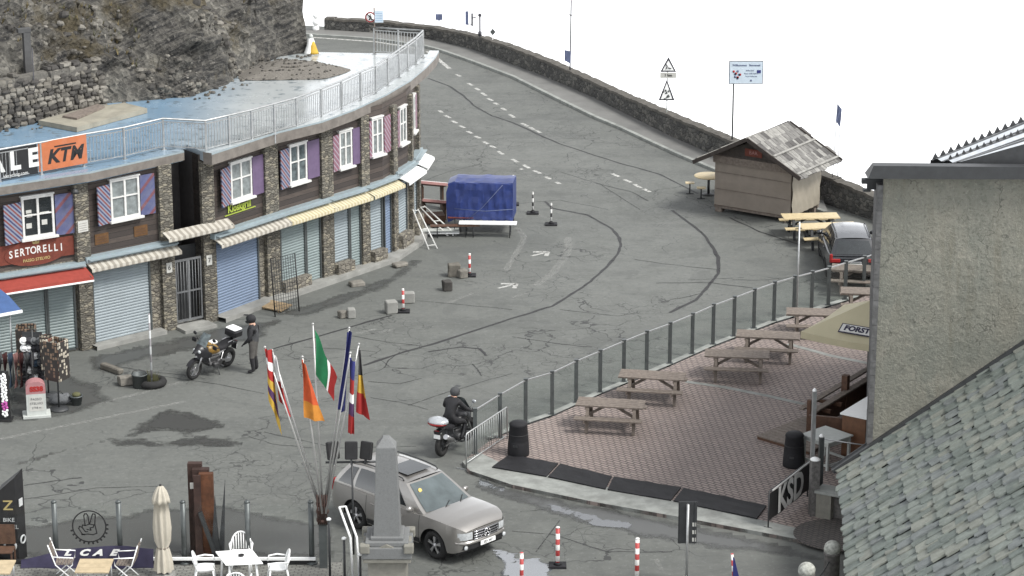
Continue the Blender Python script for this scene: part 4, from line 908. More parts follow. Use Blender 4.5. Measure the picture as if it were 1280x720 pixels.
# ================================================================ KIOSK
def quadpost(mb, a, b, w, mi=0):
    a,b = Vector(a),Vector(b); d = b-a; M_ = frame(a, d, Vector((0,0,1)) if abs(d.normalized().z) < .9 else Vector((1,0,0))); mb.box(0,d.length,-w/2,w/2,-w/2,w/2,mi,M_)
kfl = G(893,264); kfr = G(988,280); kex = (kfr-kfl); KW = kex.length; KM = frame(kfl,kex); KD = 2.2
zk = zat(kfl,192); zrg = zat(kfl.lerp(kfr,.45), 171)
kio = thing('market_kiosk','closed wooden kiosk wrapped in brown tarpaulin with a shingle roof by the parapet','kiosk', kfl.lerp(kfr,.5))
k_ = .28
rows = []
for z in [k_+(zk-k_)*i/14 for i in range(15)]:
    rows.append([Vector((KW*x/24, -.02+.03*noise.noise(Vector((x*.5,z*2.2,1)))*(1.5-z/zk), z)) for x in range(25)])
mb = MB(); mb.grid(rows,0,True)
for z in (.9,1.55): mb.box(.02,KW-.02,-.045,-.03,z,z+.02,1)
put(mb,'front_tarpaulin',[MT['tarp_front'],MT['wood_grey']],kio,KM)
rows = []
for i in range(15):
    z = k_+(zk-k_)*i/14; rows.append([Vector((KW+.02+.06*abs(math.sin((y*.9+z*4.2)))*(.4+.6*noise.noise(Vector((y*.3,z,4)))+.3), KD*y/20, z)) for y in range(21)])
put(MB().grid(rows,0,True),'side_tarpaulin',MT['tarp_brown'],kio,KM)
put(MB().box(0,.05,.0,KD,.25,zk).box(.05,KW,KD-.05,KD,.25,zk).box(.05,KW,.03,KD-.06,.25,.3),'wall',MT['wood_brown'],kio,KM)
zg = zrg-.12; mb = MB(); mb.add([(-.0,-.06,zk),(KW,-.06,zk),(KW/2,-.06,zg)],[(0,1,2)]); mb.add([(-.0,KD,zk),(KW,KD,zk),(KW/2,KD,zg)],[(2,1,0)]); put(mb,'gable',MT['wood_dark'],kio,KM)
put(MB().box(-.05,KW+.05,-.1,-.03,zk-.3,zk-.02),'front_beam',MT['wood_grey'],kio,KM)
ov = .62; rise = (zg+.12-zk)/(KW/2); mb = MB(); rn = random.Random(3)
for sgn in (-1,1):
    sl = math.atan(rise); Ls_ = (KW/2+ov)/math.cos(sl)
    M0 = T(KW/2,0,zg+.14) @ (R(sl,'Y') if sgn>0 else (R(PI) @ R(sl,'Y')))
    for j in range(6):
        x0 = Ls_*j/6; y = -.55
        while y < KD+.5:
            w = rn.uniform(.16,.34); yy = y if sgn>0 else -(y+w)
            q = M0 @ T(x0-.03,yy,.02) @ R(math.radians(3.2+rn.uniform(-.8,1.2)),'Y')
            mb.box(0,Ls_/6+.1+rn.uniform(-.06,.03),.008,w-.012,0,.035,rn.choice([0,0,1,2,2]),q); y += w
    mb.box(0,Ls_,-.56 if sgn>0 else -(KD+.51),KD+.5 if sgn>0 else .56,-.05,-.0,3,M0)
    for yy in (-.6, KD+.5): mb.box(0,Ls_+.02,yy if sgn>0 else -yy-.05,yy+.05 if sgn>0 else -yy,-.06,.09,3,M0)
    for xx in (.48,.93): mb.box(Ls_*xx-.04,Ls_*xx+.04,(-.56 if sgn>0 else -(KD+.5)),(KD+.5 if sgn>0 else .56),.075,.12,2,M0)
put(mb,'shingle_roof',[MT['shingle0'],MT['shingle1'],MT['shingle2'],MT['wood_dark']],kio,KM)
put(MB().box(KW*.4,KW*.62,-.095,-.065,zk+.12,zk+.4),'gable_sign',MT['redsign'],kio,KM)
text('BAR', .2, KM @ T(KW*.51,-.099,zk+.26) @ R(PI/2,'X'), MT['pink'], parent=kio)
mb = MB()
for x,y in ((.15,.15),(KW-.15,.15),(.15,KD-.15),(KW-.15,KD-.15)): mb.box(x-.13,x+.13,y-.13,y+.13,0,.16)
mb.box(-.03,KW+.03,.02,.14,.16,.25).box(-.03,KW+.03,KD-.14,KD-.02,.16,.25); put(mb,'foundation',MT['wood_grey'],kio,KM)
# ================================================================ PICNIC TABLES
def picnic(name, label, loc, rz, mat, L_=1.95, group='picnic tables on the brick terrace'):
    t = thing(name, label, 'picnic table', loc, rz, group); h = L_/2
    mb = MB()
    for k in range(5): mb.box(-h,h,-.37+k*.15,-.37+k*.15+.14,.72,.76)
    mb.build('table_top', MT[mat], t)
    for s_ in (-1,1):
        mb = MB()
        for k in range(2): mb.box(-h,h,s_*.62-.135+k*.14,s_*.62-.135+k*.14+.13,.43,.465)
        mb.build('bench', MT[mat], t)
    dk = MT['wood_grey'] if mat=='wood_grey' else MT['dark_metal']
    for e in (-h+.3,h-.3):
        mb = MB(); mb.box(e-.025,e+.025,-.76,.76,.34,.429).box(e-.025,e+.025,-.36,.36,.63,.719)
        for s_ in (-1,1): quadpost(mb,(e+.052,s_*.3,.7),(e+.052,s_*.58,0),.09)
        mb.build('trestle', dk, t)
        for s_ in (-1,): pass
    mb = MB(); quadpost(mb,(-h+.33,0,.36),(-.05,0,.71),.07); quadpost(mb,(h-.33,0,.36),(.05,0,.71),.07); mb.build('brace', dk, t)
    return t
def pt(u0,v0,u1,v1,z=.85):                                              # two ends of a table's near or middle edge at table height
    a,b = G(u0,v0,z),G(u1,v1,z); d = b-a; return (a+b)/2, math.atan2(d.y,d.x), d.length
proto = None
PT = [((718,501,809,506),'weathered picnic table nearest the crowd barrier end of the glass fence'),((771,466,860,471),'second weathered picnic table along the glass fence from the crowd barrier'),
      ((879,440.5,964,443.5),'third weathered picnic table along the glass fence, just in front of the pale paving band'),((917,416,1003,420),'fourth weathered picnic table along the glass fence from the crowd barrier'),
      ((979,388.5,1064,391),'weathered picnic table beside the tip of the cream parasol'),((1047,362.5,1130,365),'weathered picnic table half hidden by the blank wall, beyond the cream parasol'),((1044,333.5,1108,336.5),'weathered picnic table right behind the dark parked car')]
for q,lab in PT:
    c,a,l = pt(*q,z=ZT+.75); loc = (c.x,c.y,ZT)
    if proto is None: proto = picnic('picnic_table',lab,loc,a,'wood_grey')
    else: dup(proto,loc,a,lab)
# pale tables by the kiosk
for (q,lab) in (((978,270.5,1048,269),'pale picnic table next to the kiosk side, the farther of two'),((1000,283,1070,280.5),'pale picnic table between the kiosk and the dark parked car')):
    c,a,l = pt(*q,z=.75); picnic('picnic_table',lab,(c.x,c.y,0),a,'wood_yellow',2.05,'pale tables around the kiosk')
c = G(886,219.5,.75); rt = thing('round_table','round yellow table with stools half hidden behind the kiosk','table',(c.x,c.y,0))
MB().lathe([(.0,.72),(.55,.72),(.57,.74),(.55,.765),(0,.765)],24).build('table_top',MT['wood_yellow'],rt)
MB().tube([(0,0,0),(0,0,.72)],.05,8).lathe([(.0,0),(.28,0),(.26,.03),(0,.05)],16).build('pedestal',MT['dark_metal'],rt)
for a in (PI*.95,PI*1.35,PI*.2,PI*1.75):
    M_ = T(.72*math.cos(a),.72*math.sin(a),0); MB(M_).box(-.17,.17,-.14,.14,.42,.45).build('seat',MT['wood_yellow'],rt); MB(M_).tube([(0,0,.02),(0,0,.42)],.03,6).box(-.15,.15,-.02,.02,0,.03).build('leg',MT['dark_metal'],rt)
# ================================================================ GLASS FENCE ROUND THE TERRACE
FP_ = [(594,571,498),(625,551,487),(657,532,470),(690,522,457),(720,507,444),(750,494,428),(779.5,481,416),(808,469,403),(837,458,398),(865,446,385),(891,434,373),(917,424,362),(942,414,352),(967,404.5,345),(992,397,337),(1014,391,333),(1035,385,330),(1056,378,324),(1079,371,314),(1103,363,306),(1127,355,299)]
gf = thing('glass_fence','long glass windbreak fence with grey posts along the road side of the brick terrace','fence',G(891,434))
fpp = [G(u,v,.0) for u,v,_ in FP_]; HP = 1.42
for p in fpp:
    MB(T(p)).box(-.056,.056,-.05,.05,0,HP).box(-.064,.064,-.06,.06,HP+.001,HP+.03).box(-.1,.1,-.08,.08,.0,.125).build('post',MT['post_grey'],gf,True)
for a,b in zip(fpp,fpp[1:]):
    d = (b-a); l = d.length; M_ = frame(a,d)
    put(MB().box(.055,l-.055,-.006,.006,.2,HP-.06),'glass_pane',MT['glass'],gf,M_)
    put(MB().box(.05,l-.05,-.022,.022,HP-.055,HP-.02),'top_rail',MT['galv'],gf,M_)
tp = G(995,398); tpo = thing('tall_pole','tall thin pale pole rising from the glass fence in front of the kiosk tables','pole',(tp.x,tp.y-.12,0))
MB().tube([(0,0,0),(0,0,zat(tp,276))],.028,8).lathe([(.08,0),(.08,.13),(.03,.16)],12).build('shaft',MT['galv'],tpo)
# crowd barrier at the fence end
ba,bb = G(583,588),G(634,553); d = bb-ba; M_ = frame(ba,d); l = d.length
cb = thing('crowd_barrier','galvanised crowd barrier with vertical bars standing by the end of the glass fence','barrier',ba)
put(MB().tube([(0,0,0),(0,0,1.02),(0.03,0,1.07),(l-.03,0,1.07),(l,0,1.02),(l,0,.0)],.022,8).tube([(0,0,.22),(l,0,.22)],.016,6),'frame',MT['galv'],cb,M_)
mb = MB(); 
for k in range(1,18): mb.tube([(l*k/18,0,.22),(l*k/18,0,1.06)],.008,5)
put(mb,'bar_panel',MT['galv'],cb,M_)
put(MB().box(-.02,.02,-.3,.3,0,.04).box(l-.02,l+.02,-.3,.3,0,.04),'foot',MT['galv'],cb,M_)
# waste bins
def bin_(name,label,p):
    t = thing(name,label,'bin',p,0,'black barrel bins on the terrace')
    MB().lathe([(.0,0),(.3,0),(.31,.05),(.29,.4),(.285,.41),(.285,.45),(.25,.86),(.26,.88),(.25,.93),(.2,.97),(0,.985)],20).build('barrel',MT['rubber'],t)
    mb = MB(); [mb.torus(.298-.05*z,.014,20,6,0,T(0,0,z) @ R(PI/2,'X')) for z in (.15,.62)]; mb.build('hoop',MT['black'],t)
    mb = MB(); [mb.box(.285-.05*k,.3-.05*k,-.06,.06,.3+.2*k,.36+.2*k,0,R(-1.9)) for k in range(2)]; mb.build('handle',MT['dark_metal'],t)
bin_('waste_bin','black barrel bin standing on the rubber mats beside the crowd barrier',G(648,568,ZT)); bin_('waste_bin','black barrel bin beside the white table frame and the wooden deck',G(992,582,ZT))
# rubber mats
mt_t = [(636,569),(699,581),(766,597),(853,611),(960,634)]; mt_b = [(614,585),(684,597),(758,613),(840,627),(948,650)]
labs = ['black rubber mat nearest the crowd barrier and bin, at the terrace edge','worn black rubber mat second from the crowd barrier at the terrace edge','black rubber mat at the middle of the terrace edge, third from the crowd barrier','black rubber mat at the terrace edge nearest the white letter banner']
for k in range(4):
    a,b,c,d = G(*mt_t[k],ZT),G(*mt_t[k+1],ZT),G(*mt_b[k+1],ZT),G(*mt_b[k],ZT); g = (b-a)*.018
    n = 10; rows = []
    for j in range(5):
        rows.append([(a+g).lerp(b-g,i/n).lerp((d+g).lerp(c-g,i/n),j/4)+Vector((0,0,.045+.02*noise.noise(Vector((k*3+i*.5,j*.6,2))))) for i in range(n+1)])
    mb = MB(); mb.grid(rows,0,False); br = rows[0]+[r[-1] for r in rows[1:]]+rows[-1][::-1][1:]+[r[0] for r in rows[::-1]][1:]
    mb.grid([[up(p,ZT+.013) for p in br],br],0,False)
    o = mb.build('rubber_mat',MT['rubber']); tag(o,labs[k],'mat','rubber mats along the terrace edge')
a,b,c,d = G(868,611,ZT),G(905,617,ZT),G(880,625,ZT),G(848,619,ZT)
# ================================================================ TERRACE FURNITURE ON THE RIGHT
pL = G(1001,414.5,2.35); e1 = Vector((.86,-.51,0)); e2 = Vector((.51,.86,0)); sz = 3.1
um = thing('garden_parasol','open cream square parasol on the terrace, half hidden by the blank wall','parasol',up(pL+e1*sz/2+e2*sz/2,ZT))
cn = [pL,pL+e1*sz,pL+(e1+e2)*sz,pL+e2*sz]; ap = up(pL+(e1+e2)*sz/2,3.15); mb = MB()
for k in range(4):
    a,b = cn[k],cn[(k+1)%4]; rows = []
    for j in range(7):
        t = j/6; rows.append([(a.lerp(b,i/8)).lerp(ap,t)+Vector((0,0,-.10*math.sin(PI*i/8)*(1-t)*.6)) for i in range(9)])
    mb.grid(rows,0,True); mb.grid([rows[0],[p+Vector((0,0,-.2)) for p in rows[0]]],0,True)
mb.build('canopy',MT['cream'],um,True)
mb = MB(); mb.tube([up(ap,ZT),ap],.035,8)
for c in cn: mb.tube([c+Vector((0,0,-.03)),ap+Vector((0,0,-.06))],.012,4)
mb.build('pole',MT['wood_pale'],um,True); MB(T(up(ap,ZT))).box(-.35,.35,-.35,.35,0,.12).build('base',MT['concrete'],um,True)
fm = cn[0].lerp(cn[1],.5); fs = (ap-fm).normalized(); fx = e1; fnm = fx.cross(fs); 
Mt = Matrix((fx,fs,fnm)).transposed().to_4x4(); Mt.translation = cn[0]+e1*1.62+fs*.42+fnm*.03
mb = MB(Mt); mb.prism([(-.5,-.15),(.5,-.15),(.5,.15),(-.5,.15)],-.012,0); mb.build('logo_panel',MT['white'],um,True)
mb = MB(Mt); mb.prism([(-.54,-.19),(.54,-.19),(.54,.19),(-.54,.19)],-.02,-.013); mb.build('logo_border',MT['navy'],um,True)
text('FORST',.27,Mt @ T(0,0,.004),MT['navy'],parent=um,bold=.012)
# wooden deck, bar timbers and cabinet
dk = thing('wooden_deck','low weathered wooden deck pallet beside the bar timbers on the terrace','deck',G(985,545,ZT))
q = [G(945,549,ZT),G(972,529,ZT),G(1010,541,ZT),G(1004,567,ZT)]
a = q[0]; ex = G(985,561,ZT)-a; ex.normalize(); ey = Vector((-ex.y,ex.x,0)); mb = MB(frame(a,ex))
for k in range(12): mb.box(.0,1.9,.02+k*.19,.02+k*.19+.17,.08,.115)
mb.build('boards',MT['wood_grey'],dk,True); MB(frame(a,ex)).box(.02,1.86,.03,.1,0,.079).box(.02,1.86,2.1,2.18,0,.079).box(.03,.1,.1,2.1,0,.078).build('joists',MT['wood_brown'],dk,True)
br_ = thing('timber_bar','unfinished timber bar counter of brown posts and grey planks on the terrace','bar counter',G(1040,530,ZT))
A_ = G(1006,545,ZT); dB = (G(1100,487,ZT)-A_).normalized(); Mb = frame(A_,dB)
put(MB().box(-.06,.06,-.06,.06,0,1.1),'post',MT['wood_brown'],br_,Mb @ T(.05,-.1,0)); put(MB().box(-.09,.09,-.09,.09,0,1.2),'post',MT['wood_brown'],br_,Mb @ T(2.3,-.1,0))
put(MB().box(.15,5,-.3,-.1,.72,.77).box(.15,5,.02,.2,.8,.85).box(.4,5,.28,.42,.6,.64),'counter_plank',MT['wood_grey'],br_,Mb)
put(MB().box(.12,5,-.16,-.12,.1,.7),'front_board',MT['wood_brown'],br_,Mb)
A2_ = G(1010,556,ZT); put(MB().box(0,1.25,-.05,.05,.45,.9),'side_board',MT['wood_brown'],br_,frame(A2_,G(1052,560,ZT)-A2_))
for s_ in (.7,1.4): put(MB().box(-.05,.05,-.45,.35,.55,.65),'cross_beam',MT['wood_brown'],br_,Mb @ T(s_,0,.02))
ca = G(1051,572,ZT); cx = (G(1083,579,ZT)-ca).normalized(); Mc = frame(ca,cx)
cbn = thing('bar_cabinet','brown wooden cabinet with a pale metal top next to the blank wall','cabinet',ca)
put(MB().box(0,.72,0,1.6,.0,1.28).box(.74,.98,0,1.6,0,1.28),'body',MT['wood_cabinet'],cbn,Mc); put(MB().box(-.05,1.06,-.05,1.65,1.285,1.33),'top',MT['plastic_white'],cbn,Mc); put(MB().box(.985,1.0,.02,1.5,.02,1.26),'side_panel',MT['black'],cbn,Mc)
wt = thing('table_frame','square white table with open legs and stretchers beside the black bin','table',G(1022,570,ZT))
a = G(1002,578,ZT); tx = (G(1030,588,ZT)-a).normalized(); Mw = frame(a,tx) ; w,d_ = .95,.95
put(MB().box(-.04,w+.04,-.04,d_+.04,.8,.84),'table_top',MT['milestone'],wt,Mw)
for x in (.04,w-.04):
    for y in (.04,d_-.04): put(MB().box(x-.035,x+.035,y-.035,y+.035,0,.799),'leg',MT['milestone'],wt,Mw)
put(MB().box(.08,w-.08,.02,.06,.68,.798).box(.08,w-.08,d_-.06,d_-.02,.68,.798).box(.02,.06,.08,d_-.08,.68,.798).box(w-.06,w-.02,.08,d_-.08,.68,.798),'apron',MT['milestone'],wt,Mw); put(MB().box(.08,w-.08,.02,.06,.1,.16).box(w-.06,w-.02,.08,d_-.08,.1,.16).box(.08,w-.08,d_-.06,d_-.02,.1,.16),'stretcher',MT['milestone'],wt,Mw)
# posts by the gate
def post(name,label,u,vb,vt,w,mat,z0=0,cap=None,grp='gate posts beside the terrace corner'):
    p = G(u,vb,z0); o = thing(name,label,'post',p,.2,grp); h = zat(p,vt)-z0; MB().box(-w/2,w/2,-w/2,w/2,0,h).build('shaft',MT[mat],o)
    if cap: MB().lathe([(w*.62,h+.001),(w*.62,h+.03),(w*.3,h+.07),(0.005,h+.09)],12).build('cap',MT[cap],o)
    return o
post('gate_post','slim tall steel post with a pale cap in front of the white table',1013,640,489,.1,'galv',0,'plastic_white')
post('gate_post','shorter grey post beside the white table, right of the tall steel post',1024,632,546,.12,'post_grey',0,'plastic_white')
post('gate_post','thick dark wooden post at the end of the letter banner',1016.5,648,575,.22,'granite_post',0,'plastic_white')
lw = thing('corner_wall','low rendered corner wall with a pale coping beside the slate roof','wall',G(1035,650)); a = G(1019,651); tx = (G(1055,658)-a).normalized(); Ml = frame(a,tx)
put(MB().box(0,.42,0,.5,0,.78),'pier',MT['pedestal'],lw,Ml); put(MB().box(.42,2,.2,.42,0,.66),'panel',MT['granite_post'],lw,Ml); put(MB().box(-.04,2,-.04,.54,.784,.85),'coping',MT['kerb'],lw,Ml)
ra,rb_ = G(1024,632),G(1086,600); hr = thing('hand_rail','thin grey rope rail running from the gate post to the blank wall','rail',up((ra+rb_)/2,0)); MB().tube([G(1028,548,1.3),G(1056,553,1.25),G(1085,557,1.25)],.018,6).build('rope',MT['galv'],hr,True)
# letter banner on a crowd barrier
ba,bb = G(960,664),G(1009,625); M_ = frame(ba,bb-ba); l = (bb-ba).length
kb = thing('banner_barrier','crowd barrier with a black cloth banner in big white letters standing at the kerb','barrier',ba)
put(MB().tube([(0,0,0.03),(0,0,1.1),(l,0,1.1),(l,0,0.03)],.022,8).tube([(0,-.3,.0),(0,-.1,.1),(0,.1,.1),(0,.3,0)],.02,6).tube([(l,-.3,.0),(l,-.1,.1),(l,.1,.1),(l,.3,0)],.02,6),'frame',MT['dark_metal'],kb,M_)
rows = [[Vector((l*x/12,-.03+.02*math.sin(x*1.3+z),z)) for x in range(13)] for z in (.3,.55,.8,1.05)]
put(MB().grid(rows,0,True),'cloth',MT['black'],kb,M_)
put(MB().box(.1,l-.05,-.06,-.04,1.09,1.13),'white_hem',MT['white'],kb,M_)
text('KSD',.98,M_ @ T(l*.5,-.065,.67) @ R(PI/2,'X'),MT['white'],parent=kb,bold=.03,sx=.92)
# ================================================================ VEHICLES
def car(name, label, loc, hd, P):
    t = thing(name, label, 'car', loc, hd); Lh = P['L']/2; W = P['W']; ax = P['ax']; wr = P['wr']; gc = P['gc']; paint_ = MT[P['paint']]
    def lerp(tab, x):
        for (a,b),(c,d) in zip(tab,tab[1:]):
            if a <= x <= c:
                u = (x-a)/(c-a); u = u*u*(3-2*u) if P.get('sm') else u; return b+(d-b)*u
        return tab[0][1] if x < tab[0][0] else tab[-1][1]
    ra = wr+.075
    def zb(x):
        z = lerp(P['bot'],x)
        for a in ax:
            if abs(x-a) < ra: z = max(z, wr-.01+math.sqrt(ra*ra-(x-a)**2))
        return z
    xs = sorted(set([round(-Lh+2*Lh*i/46,4) for i in range(47)]+[round(a+ra*math.cos(PI*k/14),4) for a in ax for k in range(15)]))
    def wz(z, x, zt): 
        f = (z-.3)/max(.01,(zt-.3)); return lerp(P['wid'],x)*(1-.045*max(0,(.35-f))**1.5*4 - .075*max(0,f-.55)**1.4*2.2)
    body = MB()
    for sgn in (-1,1):
        rows = []
        for x in xs:
            z0 = zb(x); z1 = lerp(P['belt'],x); r = []
            for f in (0,.12,.3,.5,.7,.86,.96,1): 
                z = z0+(z1-z0)*f; r.append(Vector((x,sgn*wz(z,x,z1),z)))
            rows.append(r if sgn>0 else r)
        body.grid(rows if sgn<0 else [r[::-1] for r in rows],0,True)
    rows = []
    for x in xs:
        z1 = lerp(P['belt'],x); w = wz(z1,x,z1); rows.append([Vector((x,w*f,z1+P['crown']*(1-f*f)**.8*(1 if abs(x)<Lh*.98 else .3))) for f in (-1,-.92,-.7,-.4,0,.4,.7,.92,1)])
    body.grid(rows,0,True)
    for xe,xi,sg in ((xs[-1],-1,1),(xs[0],0,-1)):
        z0,z1 = zb(xe),lerp(P['belt'],xe); rows=[]
        for f in (0,.2,.4,.6,.8,1):
            z=z0+(z1-z0)*f; w=wz(z,xe,z1); rows.append([Vector((xe+sg*.05*math.sin(PI*f)*(1-g*g)+ (0),w*g,z)) for g in (-1,-.8,-.4,0,.4,.8,1)])
        body.grid(rows,0,True)
    bo_ = body.build('body',paint_,t)
    MB().box(-Lh+.15,Lh-.15,-W/2+.16,W/2-.16,gc+.02,.82).build('underbody',MT['black'],t)
    # cabin
    xr0,xr1,xf0,xf1 = P['cab']; hw0,hw1 = P['hw']; zr = P['H']; 
    def zbelt(x): return lerp(P['belt'],x)+.01
    def S_side(sg, a, tt, o=0.0):
        x = (xr0+(xr1-xr0)*tt**1.4)*(1-a)+(xf0+(xf1-xf0)*tt)*a; z0 = zbelt(x); z1 = roofz(a); return Vector((x, sg*(hw0+(hw1-hw0)*tt**1.25+o), z0+(z1-z0)*tt))
    def roofz(a): return zr-.045-.11*max(0,abs(a-.5)-.12)**1.6*3
    def S_end(front, g, tt, o=0.0):
        p = S_side(1, 1 if front else 0, tt); p2 = S_side(-1, 1 if front else 0, tt); q = p.lerp(p2,g); y = (q.y/max(.1,abs(p.y))); q.x += (.13 if front else -.06)*(1-y*y)*(1-.5*tt) + (o if front else -o); q.z += .02*(1-y*y)*tt + o*.6; return q
    cb_ = MB(); N = [i/10 for i in range(11)]; TT = [i/6 for i in range(7)]
    for sg in (1,-1): cb_.grid([[S_side(sg,a,tt) for a in N] for tt in TT],0,True)
    for fr in (True,False): cb_.grid([[S_end(fr,g,tt) for g in N] for tt in TT],0,True)
    rows = []
    for a in N:
        p = S_side(1,a,1); q = S_side(-1,a,1); xf_ = .065*1 if a==1 else 0
        rows.append([Vector((p.x+((.065 if a==1 else -.03 if a==0 else 0)*(1-(2*g-1)**2)), p.y+(q.y-p.y)*g, p.z+.055*(1-abs(2*g-1)**2.5))) for g in N])
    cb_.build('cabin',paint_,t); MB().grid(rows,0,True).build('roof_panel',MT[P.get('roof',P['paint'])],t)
    def patch(f, name, mat, par=t): 
        o = MB().grid(f,0,True).build(name,MT[mat],par); return o
    def rng(a,b,n=6): return [a+(b-a)*i/n for i in range(n+1)]
    patch([[S_end(True,g,tt,.012) for g in rng(.06,.94,8)] for tt in rng(.05,.95)],'windscreen','glass_shield')
    patch([[S_end(False,g,tt,.012) for g in rng(.09,.91,8)] for tt in rng(.12,.9)],'rear_window','glass_dark')
    for sg in (1,-1):
        for (a0,a1) in P['win']:
            f = []
            for tt in rng(.1,.9):
                f.append([S_side(sg,a,tt,.01) for a in rng(a0+(.0 if a0>.1 else .04*tt),a1)])
            patch(f,'side_window','glass_dark')
    # wheels
    for a in ax:
        for sg in (1,-1):
            M_ = T(a,sg*(W/2-.135),wr) ; w = MB(M_).torus(wr-.085,.088,28,8,0,None,1.25)
            wo_ = w.build('wheel',MT['tyre'],t); q = M_ @ (R(0) if sg>0 else R(PI))
            rim = MB(q); rr = wr-.11; rim.torus(rr,.022,28,6); rim.torus(rr-.03,.03,28,6,0,T(0,-.03,0))
            for k in range(5):
                c = 2*PI*k/5+.3
                for dd in (-.12,.12): quadpost(rim,(.05*math.cos(c),.055,.05*math.sin(c)),(rr*math.cos(c+dd),.045,rr*math.sin(c+dd)),.04)
            rim.lathe([(.0,0),(.07,0),(.06,.025),(0,.03)],12,0,T(0,.04,0) @ R(-PI/2,'X')); rim.build('rim',MT['alu'],wo_)
            MB(q).lathe([(0,0),(rr,0),(rr,.01),(0,.01)],20,0,T(0,-.02,0) @ R(-PI/2,'X')).build('brake_disc',MT['dark_metal'],wo_)
    # mirrors, handles, roof rails
    for sg in (1,-1):
        p = S_side(sg,.9,.08); MB().sphere((p.x+.02,p.y+sg*.14,p.z+.05),.1,10,8,0,None,(.75,1.1,.8)).box(p.x-.02,p.x+.05,min(p.y,p.y+sg*.1),max(p.y,p.y+sg*.1),p.z-.01,p.z+.04).build('mirror',MT[P.get('mirror',P['paint'])],t)
        for xh in P['handles']:
            y = wz(.86,xh,lerp(P['belt'],xh)); MB().cbox((xh,sg*(y+.012),.9),(.2,.03,.035),0,None,.008).build('door_handle',MT[P['paint']],t)
        for xd in P['seams']:
            mb = MB(); mb.grid([[Vector((xd+dx+.05*(z-.6)*0,sg*(wz(z,xd,lerp(P['belt'],xd))+.003),z)) for z in rng(.42,lerp(P['belt'],xd)-.01,6)] for dx in (-.006,.006)],0,True); mb.build('door_seam',MT['black'],t)
        mb = MB(); mb.grid([[Vector((x,sg*(wz(z,x,1.0)+.012),z)) for x in rng(ax[1]+ra+.02,ax[0]-ra-.02,8)] for z in (.33,.42,.46)],0,True); mb.build('sill_trim',MT['black'] if P.get('trim') else paint_,t)
        if P.get('rails'):
            pts = [S_side(sg,a,1)+Vector((0,-sg*.04,.065)) for a in rng(.08,.92,8)]; MB().tube([pts[0]+Vector((-.03,0,-.06))]+pts+[pts[-1]+Vector((.05,0,-.06))],.018,6).build('roof_rail',MT['dark_metal'] ,t)
    return t, S_end, S_side, wz, lerp, rng
SUV = dict(L=4.78,W=1.91,H=1.76,wr=.385,gc=.26,ax=(1.49,-1.425),paint='silver',crown=.06,rails=True,trim=True,
    bot=[(-2.39,.5),(-2.2,.34),(-1.9,.3),(1.9,.3),(2.15,.33),(2.39,.42)],
    belt=[(-2.39,.98),(-2.3,1.1),(-1,1.1),(.9,1.06),(1.05,1.08),(1.6,1.08),(2.0,1.06),(2.2,1.02),(2.34,.97),(2.39,.91)],
    wid=[(-2.39,.84),(-2.25,.9),(-1.4,.955),(1.5,.955),(1.95,.94),(2.15,.89),(2.3,.8),(2.39,.68)],
    cab=(-2.27,-1.9,1.08,.22),hw=(.865,.64),win=[(.04,.2),(.24,.5),(.54,.83)],handles=(-.72,.3),seams=(.98,-.06,-.98))
sa = math.radians(-44)
suv,SE,SS,wz_,lp_,rg_ = car('silver_suv','silver off road estate car with a sunroof and roof rails turning past the stone obelisk',(-2.42,63.75,0),sa,SUV)
suv['label'] = 'silver SUV with sunroof and roof rails standing behind the stone obelisk'
def fr(y, z, o=0.0):                                                      # a point on the SUV's nose
    ya = abs(y)/.97; x = 2.39 if ya <= .68 else (2.39-.09*(ya-.68)/.12 if ya <= .8 else 2.3-.15*(ya-.8)/.09); return Vector((x+.05*max(0,1-(ya/.68)**2)+o,y,z))
sv = SUV
mb = MB(); mb.grid([[fr(y,z,.02) for y in rg_(-.42,.42,8)] for z in rg_(.66,.89,4)],0,True); mb.build('grille',MT['black'],suv)
mb = MB()
for z in (.68,.745,.81,.88): mb.tube([fr(y,z,.035) for y in rg_(-.43,.43,8)],.02,6)
mb.build('grille_bar',MT['chrome'],suv)
mb = MB(); c = fr(0,.78,.06); mb.torus(.105,.014,20,6,0,T(c) @ R(PI/2)); 
for k in range(3): a=PI/2+2*PI*k/3; mb.tube([c,c+Vector((0,.1*math.cos(a),.1*math.sin(a)))],.014,5)
mb.build('star_emblem',MT['chrome'],suv)
for sg in (1,-1):
    mb = MB(); mb.grid([[fr(sg*y,z,.03-.02*abs(z-.8)*4) for y in rg_(.47,.82,6)] for z in rg_(.7,.89,4)],0,True); mb.build('headlight',MT['lamp_clear'],suv)
    MB(T(fr(sg*.68,.5,.03))).lathe([(.0,0),(.06,0),(.055,.03),(0,.03)],12,0,R(PI/2,'Y')).build('fog_light',MT['lamp_clear'],suv)
    MB().cbox((-2.4,sg*.72,.98),(.06,.2,.34),0,None,.02).build('tail_light',MT['lamp_red'],suv)
mb = MB(); mb.grid([[fr(y,z,.022) for y in rg_(-.8,.8,12)] for z in rg_(.44,.56,3)],0,True); mb.build('lower_intake',MT['black'],suv)
mb = MB(); mb.grid([[fr(y,z,.03+.04*math.sin(PI*(z-.56)/.1)) for y in rg_(-.86,.86,12)] for z in rg_(.56,.66,4)],0,True); mb.build('bumper',MT['silver'],suv)
pl_ = fr(.0,.55,.08); MB(T(pl_)).box(-.01,.012,-.26,.26,-.055,.055).build('number_plate',MT['plastic_white'],suv)
text('ED 347', .1, T(pl_+Vector((.016,0,0))) @ R(PI/2) @ R(PI/2,'X'), MT['black'], parent=suv, world=False)
for sg in (1,-1): MB(T(1.25,sg*.42,1.1) @ R(math.radians(4),'Y') @ R(sg*-.1)).cbox((0,0,.0),(.14,.26,.02)).build('bonnet_vent',MT['black'],suv)
